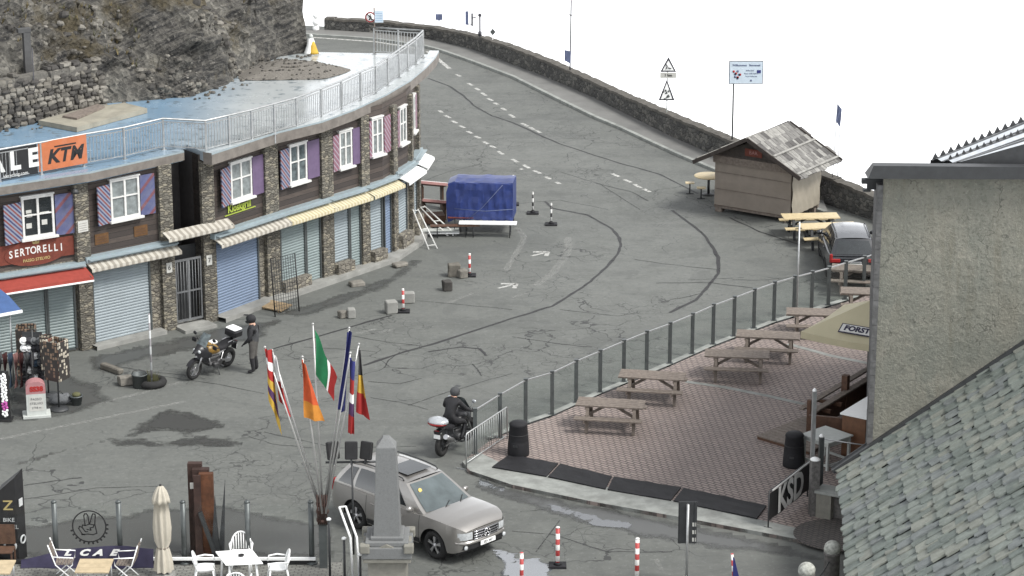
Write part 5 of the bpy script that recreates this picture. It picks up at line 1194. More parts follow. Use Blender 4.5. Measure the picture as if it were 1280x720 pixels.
mb = MB(); mb.grid([[Vector((x,y,1.76+.014-.02*(x+.25)**2*.6)) for y in rg_(-.42,.42,4)] for x in rg_(-.72,.06,5)],0,True); mb.build('sunroof',MT['glass_dark'],suv)
for g in (.3,.62): MB().tube([SE(True,g,.03,.03),SE(True,g-.17,.2,.03)],.012,5).build('wiper',MT['black'],suv)
p = SE(True,.82,.7,.02); M_ = T(p) @ R(math.radians(52),'Y'); MB(M_).lathe([(0,0),(.06,0),(.06,.006),(0,.006)],14).build('windscreen_sticker',MT['yellow'],suv)
CARD = dict(roof='painted_roof_sheen',L=4.35,W=1.8,H=1.62,wr=.33,gc=.22,ax=(1.32,-1.27),paint='car_dark',crown=.05,rails=True,
    bot=[(-2.175,.42),(-2.0,.3),(1.9,.26),(2.175,.36)],belt=[(-2.175,.92),(-2.1,1.0),(-1,1.0),(.85,.97),(1.5,.92),(2.0,.78),(2.175,.6)],
    wid=[(-2.175,.8),(-2.05,.86),(-1.3,.9),(1.3,.9),(1.8,.84),(2.175,.62)],cab=(-2.1,-1.75,1.0,.2),hw=(.8,.6),win=[(.05,.22),(.26,.52),(.56,.83)],handles=(-.6,.35),seams=(.9,-.05,-.9))
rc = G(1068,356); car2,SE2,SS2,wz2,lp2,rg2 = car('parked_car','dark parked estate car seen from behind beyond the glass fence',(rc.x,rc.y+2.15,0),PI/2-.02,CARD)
for sg in (1,-1): MB().cbox((-2.17,sg*.63,.86),(.08,.32,.13),0,None,.02).cbox((-2.135,sg*.78,.93),(.1,.1,.3),0,None,.02).build('tail_light',MT['lamp_red'],car2)
MB().box(-2.25,-2.22,-.26,.26,.66,.77).build('number_plate',MT['plastic_white'],car2); MB().cbox((-2.2,0,.5),(.14,1.62,.2),0,None,.04).build('bumper',MT['car_dark'],car2); MB().cbox((-2.235,0,.82),(.03,.5,.035),0,None,.01).build('tailgate_trim',MT['chrome'],car2)
# ---------------------------------------------------------------- motorcycles
def motorcycle(label, loc, hd, lean, c):
    t = thing('motorcycle',label,'motorcycle',loc,hd,None,tilt=(lean,0,hd))
    fx,rx,wr = .76,-.74,.325
    def wheel(x, wid, nm):
        o = MB(T(x,0,wr)).torus(wr-wid/2,wid/2,28,8,0,None,1.0).build(nm,MT['tyre'],t)
        r = MB(T(x,0,wr)); rr = wr-wid-.0; r.torus(rr,.016,24,6)
        for k in range(5): a=2*PI*k/5; quadpost(r,(0,.0,0),(rr*math.cos(a),.0,rr*math.sin(a)),.03)
        r.lathe([(.05,-.07),(.05,.07)],12,0,R(PI/2,'X')); r.lathe([(.12,-.004),(.12,.004)],18,0,T(0,.075,0) @ R(PI/2,'X')); r.build('rim',MT[c['rim']],o); return o
    wheel(fx,.12,'front_wheel'); wheel(rx,.17,'rear_wheel')
    for s_ in (-.1,.1): pass
    MB().tube([(fx,-.1,wr),(fx-.31,-.1,.98)],[.028,.032],8).tube([(fx,.1,wr),(fx-.31,.1,.98)],[.028,.032],8).box(fx-.36,fx-.2,-.13,.13,.8,.85).build('fork',MT['alu'],t)
    rows = [[Vector((fx+(wr+.035)*math.cos(a),y,wr+(wr+.035)*math.sin(a))) for y in (-.075,-.04,.04,.075)] for a in [math.radians(30+i*12) for i in range(10)]]
    MB().grid(rows,0,True).build('front_mudguard',MT['bike_black'],t)
    mb = MB(); mb.cbox((.02,0,.48),(.46,.36,.36),0,None,.06); mb.cbox((.14,0,.42),(.3,.5,.14),0,None,.05); mb.lathe([(.1,-.26),(.12,-.2),(.12,.2),(.1,.26)],14,0,T(-.12,0,.42) @ R(PI/2,'X'))
    for s_ in (-1,1): mb.cbox((.16,s_*.3,.44),(.17,.16,.15),0,R(s_*.0,'Y'),.03)
    mb.build('engine',MT['engine'],t)
    MB().tube([(.42,-.09,.95),(.3,-.14,.72),(-.1,-.15,.68),(-.4,-.14,.72),(-.85,-.1,.88)],.022,6).tube([(.42,.09,.95),(.3,.14,.72),(-.1,.15,.68),(-.4,.14,.72),(-.85,.1,.88)],.022,6).tube([(.3,-.14,.7),(.2,-.15,.36),(-.25,-.15,.34),(-.35,-.14,.7)],.02,6).tube([(.3,.14,.7),(.2,.15,.36),(-.25,.15,.34),(-.35,.14,.7)],.02,6).build('frame',MT[c['frame']],t)
    mb = MB(); quadpost(mb,(-.25,-.1,.4),(rx,-.11,wr),.06); quadpost(mb,(-.25,.1,.4),(rx,.11,wr),.05); mb.build('swingarm',MT['alu'],t)
    prof = [(-.22,.7,.12,.1),(-.1,.8,.2,.17),(.08,.88,.24,.22),(.28,.9,.25,.22),(.42,.86,.2,.17),(.5,.8,.1,.08)]
    rows = []
    for (x,zc,w,h) in prof: rows.append([Vector((x,w*math.cos(a),zc+h*math.sin(a)*(.85 if math.sin(a)>0 else 1))) for a in [2*PI*k/14 for k in range(14)]])
    MB().grid(rows,0,True,wrap=True).build('fuel_tank',MT[c['tank']],t)
    rows = []
    for (x,z,w) in [(-.16,.86,.1),(-.25,.84,.15),(-.45,.84,.17),(-.58,.9,.16),(-.75,.93,.14),(-.86,.93,.1)]: rows.append([Vector((x,-w,z-.1)),Vector((x,-w,z-.02)),Vector((x,-w*.6,z+.015)),Vector((x,0,z+.02)),Vector((x,w*.6,z+.015)),Vector((x,w,z-.02)),Vector((x,w,z-.1))])
    MB().grid(rows,0,True).build('saddle',MT['rubber'],t)
    rows = []
    for (x,w,z0,z1) in [(.3,.26,.72,.95),(.45,.25,.7,1.06),(.6,.2,.74,1.1),(.72,.13,.8,1.02),(.86,.06,.84,.92)]: rows.append([Vector((x,-w,z0)),Vector((x,-w*.95,(z0+z1)/2)),Vector((x,-w*.5,z1)),Vector((x,w*.5,z1)),Vector((x,w*.95,(z0+z1)/2)),Vector((x,w,z0))])
    MB().grid(rows,0,True).build('fairing',MT[c['fair']],t)
    for s_ in (-1,1): MB().sphere((.72,s_*.085,.93),.075,10,8,0,None,(.6,1,.8)).build('headlight',MT['lamp_clear'],t)
    rows = [[Vector((.55-.25*k+.06*(1-(y/.2)**2)*.8, y*(1-.25*k), 1.06+.36*k)) for y in (-.2,-.1,0,.1,.2)] for k in (0,.33,.66,1)]
    MB().grid(rows,0,True).build('windscreen',MT['glass_win'],t)
    MB().tube([(.3,-.43,1.08),(.36,-.3,1.13),(.4,-.1,1.08),(.4,.1,1.08),(.36,.3,1.13),(.3,.43,1.08)],.016,6).build('handlebar',MT['dark_metal'],t)
    for s_ in (-1,1):
        MB().tube([(.34,s_*.44,1.08),(.26,s_*.46,1.07)],.022,6).cbox((.4,s_*.42,1.09),(.05,.17,.12),0,None,.02).build('hand_guard',MT['bike_black'],t)
        MB().tube([(.38,s_*.28,1.13),(.42,s_*.36,1.3)],.009,5).sphere((.42,s_*.39,1.33),.075,10,8,0,None,(.35,1,.72)).build('mirror',MT[c.get('mir','bike_black')],t)
        MB().box(-.2,-.12,s_*.2,s_*.36,.3,.33).build('footrest',MT['dark_metal'],t) if s_>0 else MB().box(-.2,-.12,-.36,-.2,.3,.33).build('footrest',MT['dark_metal'],t)
    MB().tube([(.3,-.18,.4),(.1,-.2,.26),(-.3,-.2,.3),(-.5,-.22,.45)],.03,8).tube([(-.45,-.22,.42),(-.95,-.24,.68)],[.05,.075],10).build('exhaust',MT['alu'],t)
    MB().tube([(-.55,-.13,.92),(-1.05,-.13,.97),(-1.05,.13,.97),(-.55,.13,.92)],.014,6).tube([(-.8,-.12,.9),(-.98,0,.72)],.02,5).build('rack',MT[c['frame']],t)
    mb = MB(); mb.cbox((-1.0,0,.70),(.03,.2,.28),0,R(0,'Y'),.01); mb.cbox((-.9,0,.8),(.3,.2,.08),0,None,.02); mb.build('rear_mudguard',MT['bike_black'],t); MB().box(-1.025,-1.016,-.1,.1,.6,.72).build('number_plate',MT['plastic_white'],t); MB().cbox((-1.02,0,.82),(.04,.16,.05),0,None,.01).build('tail_light',MT['lamp_red'],t)
    if c['case']=='box':
        b = MB(); b.cbox((-.92,0,1.12),(.4,.46,.24),0,None,.05).build('top_case',MT['bike_black'],t); MB().cbox((-.92,0,1.262),(.36,.4,.04),0,None,.02).build('case_lid',MT['plastic_white'],t)
    else:
        b = MB(); b.sphere((-.95,0,1.1),.3,14,10,0,None,(.85,1.05,.42)).build('top_case',MT['bike_silver'],t); MB().sphere((-.98,0,1.06),.285,14,10,0,None,(.86,1.04,.26)).build('case_reflector',MT['bike_red'],t)
    MB().tube([(-.1,.17,.3),(-.02,.38,.02)],.014,5).build('side_stand',MT['dark_metal'],t)
    return t
b1f,b1r = G(244.5,473),G(281,459); d = (b1f-b1r); hd = math.atan2(d.y,d.x); c = (b1f+b1r)/2
mo1 = motorcycle('parked touring motorcycle with gold tank and white topped box beside the standing rider',(c.x,c.y,0),hd,math.radians(-9),dict(rim='alu',frame='alu',tank='bike_gold',fair='bike_black',case='box'))
MB().cbox((.02,0,1.04),(.28,.2,.1),0,None,.03).build('tank_bag',MT['plastic_white'],mo1)
MB().sphere((.66,0,.86),.1,10,8,0,None,(.8,1.2,.5)).build('front_lens',MT['f_orange'],mo1)
b2r,b2f = G(551,571),G(586,549); d = (b2f-b2r); hd2 = math.atan2(d.y,d.x); c2 = (b2f+b2r)/2
mo2 = motorcycle('black motorcycle with a silver and red tail box ridden beside the glass fence end',(c2.x,c2.y,0),hd2,0,dict(rim='dark_metal',frame='dark_metal',tank='bike_black',fair='bike_black',case='pod',mir='bike_silver'))
# ---------------------------------------------------------------- people
def person(label, loc, hd, J, mats, helmet, look=0.0, pitch=0.0):
    t = thing('person',label,'person',loc,hd)
    names = list(J); V_ = [J[n][0] for n in names]; r_ = [J[n][1] for n in names]; E_ = [(names.index(J[n][2]),names.index(n)) for n in names if J[n][2]]
    zone = {n:J[n][3] for n in names}
    for sd in ('l','r'):
        w = Vector(J['wrist_'+sd][0]); el = Vector(J['elbow_'+sd][0]); d = (w-el).normalized(); side = Vector((0,0,1)).cross(d); side = side.normalized() if side.length > .2 else Vector((1,0,0)); dn = d.cross(side).normalized()
        pm = w+d*.07; V_.append(tuple(pm)); r_.append(.026); E_.append((names.index('wrist_'+sd),len(V_)-1)); names.append('palm_'+sd); zone['palm_'+sd] = 'hand'
        for k,(o,l) in enumerate([(-.03,.065),(-.01,.078),(.01,.074),(.029,.058)]):
            b = len(V_); V_ += [tuple(pm+side*o+d*.03),tuple(pm+side*o+d*(.03+l*.6)+dn*.006),tuple(pm+side*o*1.05+d*(.03+l*.85)-dn*.03)]; r_ += [.011,.01,.008]; E_ += [(names.index('palm_'+sd),b),(b,b+1),(b+1,b+2)]
            for q in range(3): names.append('finger_%s%d%d'%(sd,k,q)); zone[names[-1]] = 'hand'
        b = len(V_); V_ += [tuple(w+d*.04-side*.04),tuple(w+d*.08-side*.06-dn*.02)]; r_ += [.012,.009]; E_ += [(names.index('wrist_'+sd),b),(b,b+1)]; names += ['thumb_%s0'%sd,'thumb_%s1'%sd]; zone['thumb_%s0'%sd] = zone['thumb_%s1'%sd] = 'hand'
    me = bpy.data.meshes.new('body'); me.from_pydata(V_,E_,[]); o = bpy.data.objects.new('body',me); COL.objects.link(o)
    m = o.modifiers.new('s','SKIN'); m.use_smooth_shade = True
    for i,v in enumerate(me.skin_vertices[0].data): 
        rr = r_[i]; v.radius = rr if isinstance(rr,tuple) else (rr,rr); v.use_root = (i == 0)
    s2 = o.modifiers.new('b','SUBSURF'); s2.levels = 2
    dg = bpy.context.evaluated_depsgraph_get(); dg.update(); m2 = bpy.data.meshes.new_from_object(o.evaluated_get(dg)); bpy.data.objects.remove(o)
    m2.name = 'body'; m2.materials.clear(); keys = list(mats); [m2.materials.append(MT[mats[k]]) for k in keys]
    segs = [(Vector(V_[a]),Vector(V_[b]),zone[names[b]]) for a,b in E_]
    for p in m2.polygons:
        c = p.center; best = 9; z_ = keys[0]
        for a,b,zz in segs:
            q = max(0,min(1,(c-a).dot(b-a)/max(1e-9,(b-a).length_squared))); dd = (a.lerp(b,q)-c).length
            if dd < best: best = dd; z_ = zz
        p.material_index = keys.index(z_); p.use_smooth = True
    ob = bpy.data.objects.new('body',m2); COL.objects.link(ob); ob.parent = t
    hp = Vector(J['head'][0]); H_ = T(hp) @ R(look) @ R(pitch,'Y')
    h = MB(H_); h.sphere((0,0,.03),.145,16,12,0,None,(1.1,.92,1.0)); h.cbox((.1,0,-.06),(.13,.17,.1),0,None,.03)
    ho = h.build('helmet',MT[helmet],t); vs = MB(H_); vs.grid([[Vector((.163*math.cos(a)*math.cos(b)*.98,.137*math.sin(a)*math.cos(b)*1.02,.03+.148*math.sin(b))) for a in [math.radians(-62+i*124/8) for i in range(9)]] for b in [math.radians(-16+i*40/5) for i in range(6)]],0,True); vs.build('visor',MT['glass_dark'],ho)
    pk = MB(H_); pk.grid([[Vector((.1+.13*k,y*(1-.25*k),.15-.0*k-.25*y*y*2)) for y in (-.09,-.045,0,.045,.09)] for k in (0,.5,1)],0,True); pk.build('peak',MT[helmet],ho)
    return t
ps = G(318,465.5); hdp = PI*.93
J = dict(pelvis=((0,0,.98),.16,None,'leg'),waist=((0,0,1.1),(.19,.155),'pelvis','coat'),chest=((.02,0,1.33),(.2,.155),'waist','coat'),shoul=((.0,0,1.47),(.15,.12),'chest','coat'),neck=((.03,0,1.57),.062,'shoul','skin'),head=((.06,0,1.69),.1,'neck','skin'),
  shoulder_l=((0,.2,1.46),.085,'shoul','sleeve'),elbow_l=((.02,.3,1.17),.07,'shoulder_l','sleeve'),wrist_l=((.2,.24,1.0),.046,'elbow_l','sleeve'),shoulder_r=((0,-.2,1.46),.085,'shoul','sleeve'),elbow_r=((-.03,-.31,1.18),.07,'shoulder_r','sleeve'),wrist_r=((.08,-.3,.94),.046,'elbow_r','sleeve'),
  hip_l=((0,.1,.93),.12,'pelvis','leg'),knee_l=((.03,.12,.5),.085,'hip_l','leg'),shin_l=((.0,.125,.3),.075,'knee_l','boot'),ankle_l=((-.02,.13,.1),.06,'shin_l','boot'),toe_l=((.17,.16,.05),.045,'ankle_l','boot'),
  hip_r=((0,-.1,.93),.12,'pelvis','leg'),knee_r=((.02,-.12,.5),.085,'hip_r','leg'),shin_r=((-.02,-.125,.3),.075,'knee_r','boot'),ankle_r=((-.04,-.13,.1),.06,'shin_r','boot'),toe_r=((.15,-.17,.05),.045,'ankle_r','boot'))
person('person in grey riding gear and dark peaked helmet standing beside the parked motorcycle',(ps.x,ps.y,0),hdp,J,dict(coat='jacket_grey',sleeve='jacket_dark',leg='trousers',boot='jacket_dark',skin='skin',hand='jacket_dark'),'jacket_dark')
J2 = dict(pelvis=((-.32,0,.95),.16,None,'leg'),waist=((-.27,0,1.1),(.17,.14),'pelvis','coat'),chest=((-.17,0,1.32),(.2,.155),'waist','coat'),shoul=((-.1,0,1.46),(.15,.12),'chest','coat'),neck=((-.04,0,1.54),.062,'shoul','coat'),head=((.02,0,1.65),.1,'neck','skin'),
  shoulder_l=((-.09,.2,1.43),.085,'shoul','coat'),elbow_l=((.06,.36,1.2),.065,'shoulder_l','coat'),wrist_l=((.24,.4,1.11),.042,'elbow_l','coat'),shoulder_r=((-.09,-.2,1.43),.085,'shoul','coat'),elbow_r=((.06,-.36,1.2),.065,'shoulder_r','coat'),wrist_r=((.24,-.4,1.11),.042,'elbow_r','coat'),
  hip_l=((-.28,.12,.93),.12,'pelvis','leg'),knee_l=((.12,.27,.8),.085,'hip_l','leg'),shin_l=((0,.29,.55),.07,'knee_l','boot'),ankle_l=((-.16,.29,.4),.058,'shin_l','boot'),toe_l=((.02,.29,.36),.045,'ankle_l','boot'),
  hip_r=((-.28,-.12,.93),.12,'pelvis','leg'),knee_r=((.12,-.27,.8),.085,'hip_r','leg'),shin_r=((0,-.29,.55),.07,'knee_r','boot'),ankle_r=((-.16,-.29,.4),.058,'shin_r','boot'),toe_r=((.02,-.29,.36),.045,'ankle_r','boot'))
person('person in black riding clothes and dark helmet sitting on the black motorcycle',(c2.x,c2.y,0),hd2,J2,dict(coat='jacket_dark',leg='jacket_dark',boot='bike_black',skin='skin',hand='jacket_dark'),'jacket_grey')
# ================================================================ FOREGROUND: FLAGS, OBELISK, SCULPTURE, WINDBREAK
YF = 61.5
fb = GY(403,632,YF); fg = up(fb,0)
fst = thing('flag_stand','grey post with a red banded bracket holding the fan of flagpoles','flag stand',fg)
MB().box(-.1,.1,-.08,.08,.0,fb.z-.15).tube([(.0,0,fb.z-.5),(0,0,fb.z+.1)],.13,10).build('post',MT['post_grey'],fst)
mb = MB(); [mb.lathe([(.14,z),(.16,z+.02),(.16,z+.08),(.14,z+.1)],12) for z in (fb.z-.42,fb.z-.2,fb.z)]; mb.build('bracket',MT['corten_dark'],fst)
mb = MB(); [mb.tube([(.05*k-.1,-.13,fb.z-.45),(.06*k-.12,-.16,fb.z+.35)],.022,6) for k in range(5)]; mb.build('pole_socket',MT['corten_dark'],fst)
def flag(label, ub, ut, vt, dy, cloth, bands, along, hang=0.0, r=.026):
    b = GY(ub,628,YF-.08*(ub%3)); tp_ = GY(ut,vt,YF+dy); o = thing('flag',label,'flag',b,0,'flags fanned out from the flag stand')
    mb = MB(); mb.tube([b-(tp_-b).normalized()*.3,tp_],[r,r*.8],8); mb.sphere(tp_,.035,8,6); mb.build('pole',MT['flagpole'],o,True)
    if cloth:
        q = [GY(u,v,YF+dy*.6-.12) for u,v in cloth]                       # hoist top, fly top, fly bottom, hoist bottom
        nu,nv = 10,24; rows = []
        for j in range(nv+1):
            t_ = j/nv; row = []
            for i in range(nu+1):
                s_ = i/nu; p = q[0].lerp(q[3],t_).lerp(q[1].lerp(q[2],t_),s_)
                p = p + Vector((.018*math.sin(s_*9+t_*5), .09*math.sin(s_*7.5+t_*2.2+ub)*s_**.5-.05, .02*math.sin(t_*11+s_*3)*s_)); row.append(p)
            rows.append(row)
        m = MB(); m.grid(rows,0,True); keys = []
        for c_ in bands:
            if c_[0] not in keys: keys.append(c_[0])
        co_ = m.build('cloth',[MT[k] for k in keys],o,True)
        for n_,p in enumerate(co_.data.polygons):
            j,i = divmod(n_,nu); f = (j+.5)/nv if along else (i+.5)/nu; acc = 0
            for c_ in bands:
                acc += c_[1]
                if f <= acc+1e-6: p.material_index = keys.index(c_[0]); break
    return o
flag('leftmost flag, drooping in red, white, yellow and purple folds',397,331,434,-.3,[(331,435),(340,438),(352,543),(337,500)],[('f_red',.16),('f_white',.13),('f_red',.16),('f_yellow',.17),('f_purple',.16),('f_yellow',.22)],True)
flag('flag with a white fold and red lower corner on the second leaning pole',399,340,438,.1,[(341,444),(346,446),(363,522),(350,500)],[('f_white',.5),('f_red',.5)],True)
flag('orange flag fading to amber at the bottom edge',401,378,446,-.1,[(377,448),(382,455),(405,528),(381,521)],[('f_orange',.7),('f_amber',.3)],True)
flag('green, white and red flag on the tallest pole',403,391,405,.25,[(393.5,411),(421,472),(417,500),(396,468)],[('f_green',.56),('f_white',.1),('f_red',.34)],False)
flag('dark blue flag wrapped along its pole, left of the black, yellow and red one',406,436.5,410,.15,[(434,414),(440,414),(430,515),(423,511)],[('f_blue',1)],True)
flag('furled blue, white and red flag just right of the dark blue one',408,438,441,-.2,[(437,446),(444,452),(442,544),(436,540)],[('f_blue',.25),('f_red',.2),('f_white',.12),('f_purple',.2),('f_red',.23)],True)
flag('black, yellow and red striped flag at the right end of the fan',410,448.5,430,.05,[(448,434),(450,440),(462,524),(446,514)],[('f_black',.36),('f_yellow',.32),('f_red',.32)],True)
mb = MB(); q = GY(463,493,YF-.1); 
# floodlights on a bar
fl = GY(440,578,62.4); ff = thing('floodlight_stand','three black floodlights on a crossbar on a thin pole beside the flags','floodlight',up(fl,0))
MB().tube([(0,0,0),(0,0,fl.z+.05)],.025,8).build('pole',MT['dark_metal'],ff); pL_,pR_ = GY(407,578,62.4),GY(476,577,62.4)
MB().tube([pL_,pR_],.03,8).build('crossbar',MT['dark_metal'],ff,True)
for (u,rz_) in ((416,.5),(439,0),(458,-.45)):
    p = GY(u,563,62.4); M_ = T(p) @ R(rz_) @ R(math.radians(-12),'X')
    o = MB(M_).cbox((0,0,0),(.32,.12,.46),0,None,.02).build('floodlight',MT['black'],ff,True); MB(M_).box(-.02,.02,-.03,.03,-.36,-.23).build('bracket',MT['dark_metal'],ff,True)
# obelisk
YO = 59.6; oc = GY(485,700,YO); ob_ = thing('obelisk','grey granite obelisk monument on a moulded stone pedestal in front of the silver SUV','monument',(oc.x,YO,0))
z0 = GY(485,664,YO).z; z1 = GY(485,556,YO).z; z2 = GY(485,545,YO).z; pxm = 1280/1280
def wpx(n): return n/50.6
mb = MB(); a,b = wpx(33)/2,wpx(24)/2
mb.grid([[(-a,-a,z0),(a,-a,z0),(a,a,z0),(-a,a,z0)],[(-b,-b,z1),(b,-b,z1),(b,b,z1),(-b,b,z1)],[(-.07,-.07,z2),(.07,-.07,z2),(.07,.07,z2),(-.07,.07,z2)]],0,False,wrap=True); mb.add([(-.07,-.07,z2),(.07,-.07,z2),(.07,.07,z2),(-.07,.07,z2)],[(0,1,2,3)])
bevel(mb.build('shaft',MT['granite'],ob_),.012)
zb_ = GY(485,690,YO).z; w = wpx(66)/2
bevel(MB().box(-.40,.40,-.40,.40,z0-.08,z0).box(-.52,.52,-.52,.52,z0-.2,z0-.081).box(-w+.05,w-.05,-w+.05,w-.05,zb_+.05,z0-.201).build('plinth',MT['granite'],ob_),.02)
for sx in (-1,1):
    for sy in (-1,1):
        M_ = T(sx*.53,sy*.53,z0-.22)
        bevel(MB(M_).box(-.12,.12,-.12,.12,-.12,.1).build('corner_block',MT['pedestal'],ob_),.03)
mb = MB(); 
for sy in (-1,1):
    mb.add([(-.42,sy*.585,z0-.32),(.42,sy*.585,z0-.32),(0,sy*.585,z0-.12),(-.42,sy*.5,z0-.32),(.42,sy*.5,z0-.32),(0,sy*.5,z0-.12)],[(0,1,2),(0,1,4,3),(1,2,5,4),(2,0,3,5)]); 
for sx in (-1,1): mb.add([(sx*.585,-.42,z0-.32),(sx*.585,.42,z0-.32),(sx*.585,0,z0-.12),(sx*.5,-.42,z0-.32),(sx*.5,.42,z0-.32),(sx*.5,0,z0-.12)],[(0,1,2),(0,1,4,3),(1,2,5,4),(2,0,3,5)])
mb.build('pediment',MT['pedestal'],ob_)
bevel(MB().box(-.58,.58,-.58,.58,zb_-.06,zb_+.049).box(-.47,.47,-.47,.47,.2,zb_-.061).box(-.62,.62,-.62,.62,0,.199).build('pedestal',MT['pedestal'],ob_),.02)
# rusty steel sculpture
YS = 62.3; sc_ = thing('steel_sculpture','stepped rusty steel slabs with two dark pointed spikes beside them','sculpture',GY(255,700,YS))
def slab(u0,u1,vt,dy,mat,nm='slab'):
    a,b = GY(u0,vt,YS+dy),GY(u1,vt,YS+dy); bevel(MB().box(a.x,b.x,YS+dy-.04,YS+dy+.14,0,a.z).build(nm,MT[mat],sc_,True),.01)
slab(234,252,579,.25,'corten_dark'); slab(240,261,586,.1,'corten_dark'); slab(248,266,592,-.06,'corten')
a = GY(246,600,YS-.2); MB(T(a)).box(-.09,.09,0,.05,-2.2,.12).build('strut',MT['corten_dark'],sc_,True)
p = GY(241,607,YS+.02); MB(T(p)).box(-.07,.07,-.02,0,-.08,.08).build('plaque',MT['plaque'],sc_,True)
for (ut,vt,u0,u1,dy) in ((268.5,617,264,275,-.2),(281.5,597,272,280,-.15)):
    t_ = GY(ut,vt,YS+dy); a,b = GY(u0,700,YS+dy),GY(u1,700,YS+dy); mb = MB(); mb.add([up(a,0),up(b,0),up(b,0)+Vector((0,.16,0)),up(a,0)+Vector((0,.16,0)),t_],[(0,1,4),(1,2,4),(2,3,4),(3,0,4)]); mb.build('spike',MT['dark_metal'],sc_,True)
a,b = GY(250,640,YS-.24),GY(268,690,YS-.24); mb = MB(); quadpost(mb,a,b,.1); mb.build('brace',MT['dark_metal'],sc_,True)
# glass windbreak
YW = 61.75; wb = thing('glass_windbreak','low glass windbreak with round grey posts in front of the rusty sculpture','fence',GY(231,703,YW))
us = [-89,-9,71,151,231,311,390]; pz = GY(231,628,YW).z
for u in us:
    p = GY(u,700,YW); MB(T(p.x,YW,0)).tube([(0,0,0),(0,0,pz)],.07,12).lathe([(.15,.03),(.15,.06),(.08,.1)],12).lathe([(.075,pz+.001),(.075,pz+.03),(.04,pz+.06),(0.003,pz+.07)],12,0).build('post',MT['post_grey'],wb,True)
for a,b in zip(us,us[1:]):
    A_,B_ = GY(a,700,YW).x,GY(b,700,YW).x; MB().box(A_+.09,B_-.09,YW-.006,YW+.006,.3,pz-.06).build('glass_pane',MT['glass2'],wb,True)
A_,B_ = GY(150,700,YW).x,GY(395,700,YW).x
MB().box(A_,B_,YW-.16,YW-.09,.17,.235).build('base_rail',MT['plastic_white'],wb,True); MB().box(A_-4,B_,YW-.08,YW+.08,0,.12).build('base_kerb',MT['black'],wb,True)
# hand emblem on the glass
ec = GY(111.5,658,YW-.012); rE = .435; em = MB(T(ec) @ R(PI/2,'X'))
n=48; em.add([(math.cos(2*PI*k/n)*r,math.sin(2*PI*k/n)*r,0) for r in (rE-.035,rE) for k in range(n)],[(k,(k+1)%n,n+(k+1)%n,n+k) for k in range(n)])
for k in range(13):
    a = -PI*.92+PI*.95*k/12; em.add([((rE+d)*math.cos(a+s_),(rE+d)*math.sin(a+s_),0.001) for d,s_ in ((-.01,-.06),(-.01,.06),(.055,.045),(.055,-.045))],[(0,1,2,3)])
def outline(pts,w=.03):
    pts = [Vector((x*.0205,y*.0205,0)) for x,y in pts]
    for a,b in zip(pts,pts[1:]):
        d = (b-a).normalized(); nn_ = Vector((-d.y,d.x,0))*w/2; em.add([a-nn_-d*.008,b-nn_+d*.008,b+nn_+d*.008,a+nn_-d*.008],[(0,1,2,3)])
outline([(-5,1),(-6,14),(-5,16.5),(-2.5,16.5),(-1,14),(0,4)]); outline([(1,4),(4,14),(5,16.5),(8,16),(8,13),(7,3),(8,-3),(9,-9)]); outline([(-5,1),(0,3),(6,2),(5,-1),(1,-2),(2,-5),(-3,-4)]); outline([(-5,1),(-8,2),(-9,-1),(-5,-7),(-2,-7)]); outline([(-9,-1),(-12,0),(-13,-3),(-9,-10),(-6,-11)]); outline([(-10,-11),(-2,-10),(4,-11),(9,-9)])
em.build('hand_emblem',MT['black'],wb,True)
# slogan totem, far left
tt_ = GY(13,700,61.9); zt0 = GY(10,612,61.9).z; zt1 = GY(26,596,61.9).z; to_ = thing('info_totem','black advertising totem with a slanted top, gold emblem and white lettering at the glass windbreak','totem',(tt_.x,61.9,0))
xl,xr = GY(-4,650,61.9).x-tt_.x,GY(21,650,61.9).x-tt_.x; xr2 = GY(28,650,61.9).x-tt_.x
mb = MB(); P_ = [(xl,0),(xr,0),(xr2,.35),(xl+.1,.35)]; mb.add([(x,y,0) for x,y in P_]+[(P_[0][0],0,zt0-.12),(xr,0,zt1-.02),(xr2,.35,zt1+.1),(P_[3][0],.35,zt0)],[(3,2,1,0),(4,5,6,7),(0,1,5,4),(1,2,6,5),(2,3,7,6),(3,0,4,7)]); mb.build('panel',MT['black'],to_)
MT['offwhite'] = simple('lettering_white',(.45,.46,.46),.6,.05,5,0)
mb = MB(T((xl+xr)/2+.05,-.005,zt0-.42) @ R(PI/2,'X')); mb.add([(-.12,-.13,0),(.12,-.13,0),(.12,-.09,0),(-.05,-.09,0),(.12,.1,0),(.12,.13,0),(-.12,.13,0),(-.12,.09,0),(.05,.09,0),(-.12,-.1,0)],[(0,1,2,3,9),(3,4,8,9),(4,5,6,7,8)]); mb.build('gold_emblem',MT['gold'],to_)
for k,tx_ in enumerate(('BIKE','HOTEL','BAR')): text(tx_,.15,T((xl+xr)/2+.05,-.005,zt0-.82-.19*k) @ R(PI/2,'X'),MT['offwhite'],parent=to_,world=False)
mb = MB(T((xl+xr)/2+.05,-.012,zt0-1.52)); mb.torus(.14,.03,20,6); mb.build('ring_emblem',MT['offwhite'],to_); mb = MB(T((xr+xr2)/2+.01,.16,zt0-1.4) @ R(math.atan2(.35,xr2-xr))); mb.torus(.1,.025,20,6,0,T(0,-.02,0)); mb.box(-.08,.08,-.02,-.004,.9,1.1); mb.build('side_emblem',MT['offwhite'],to_)
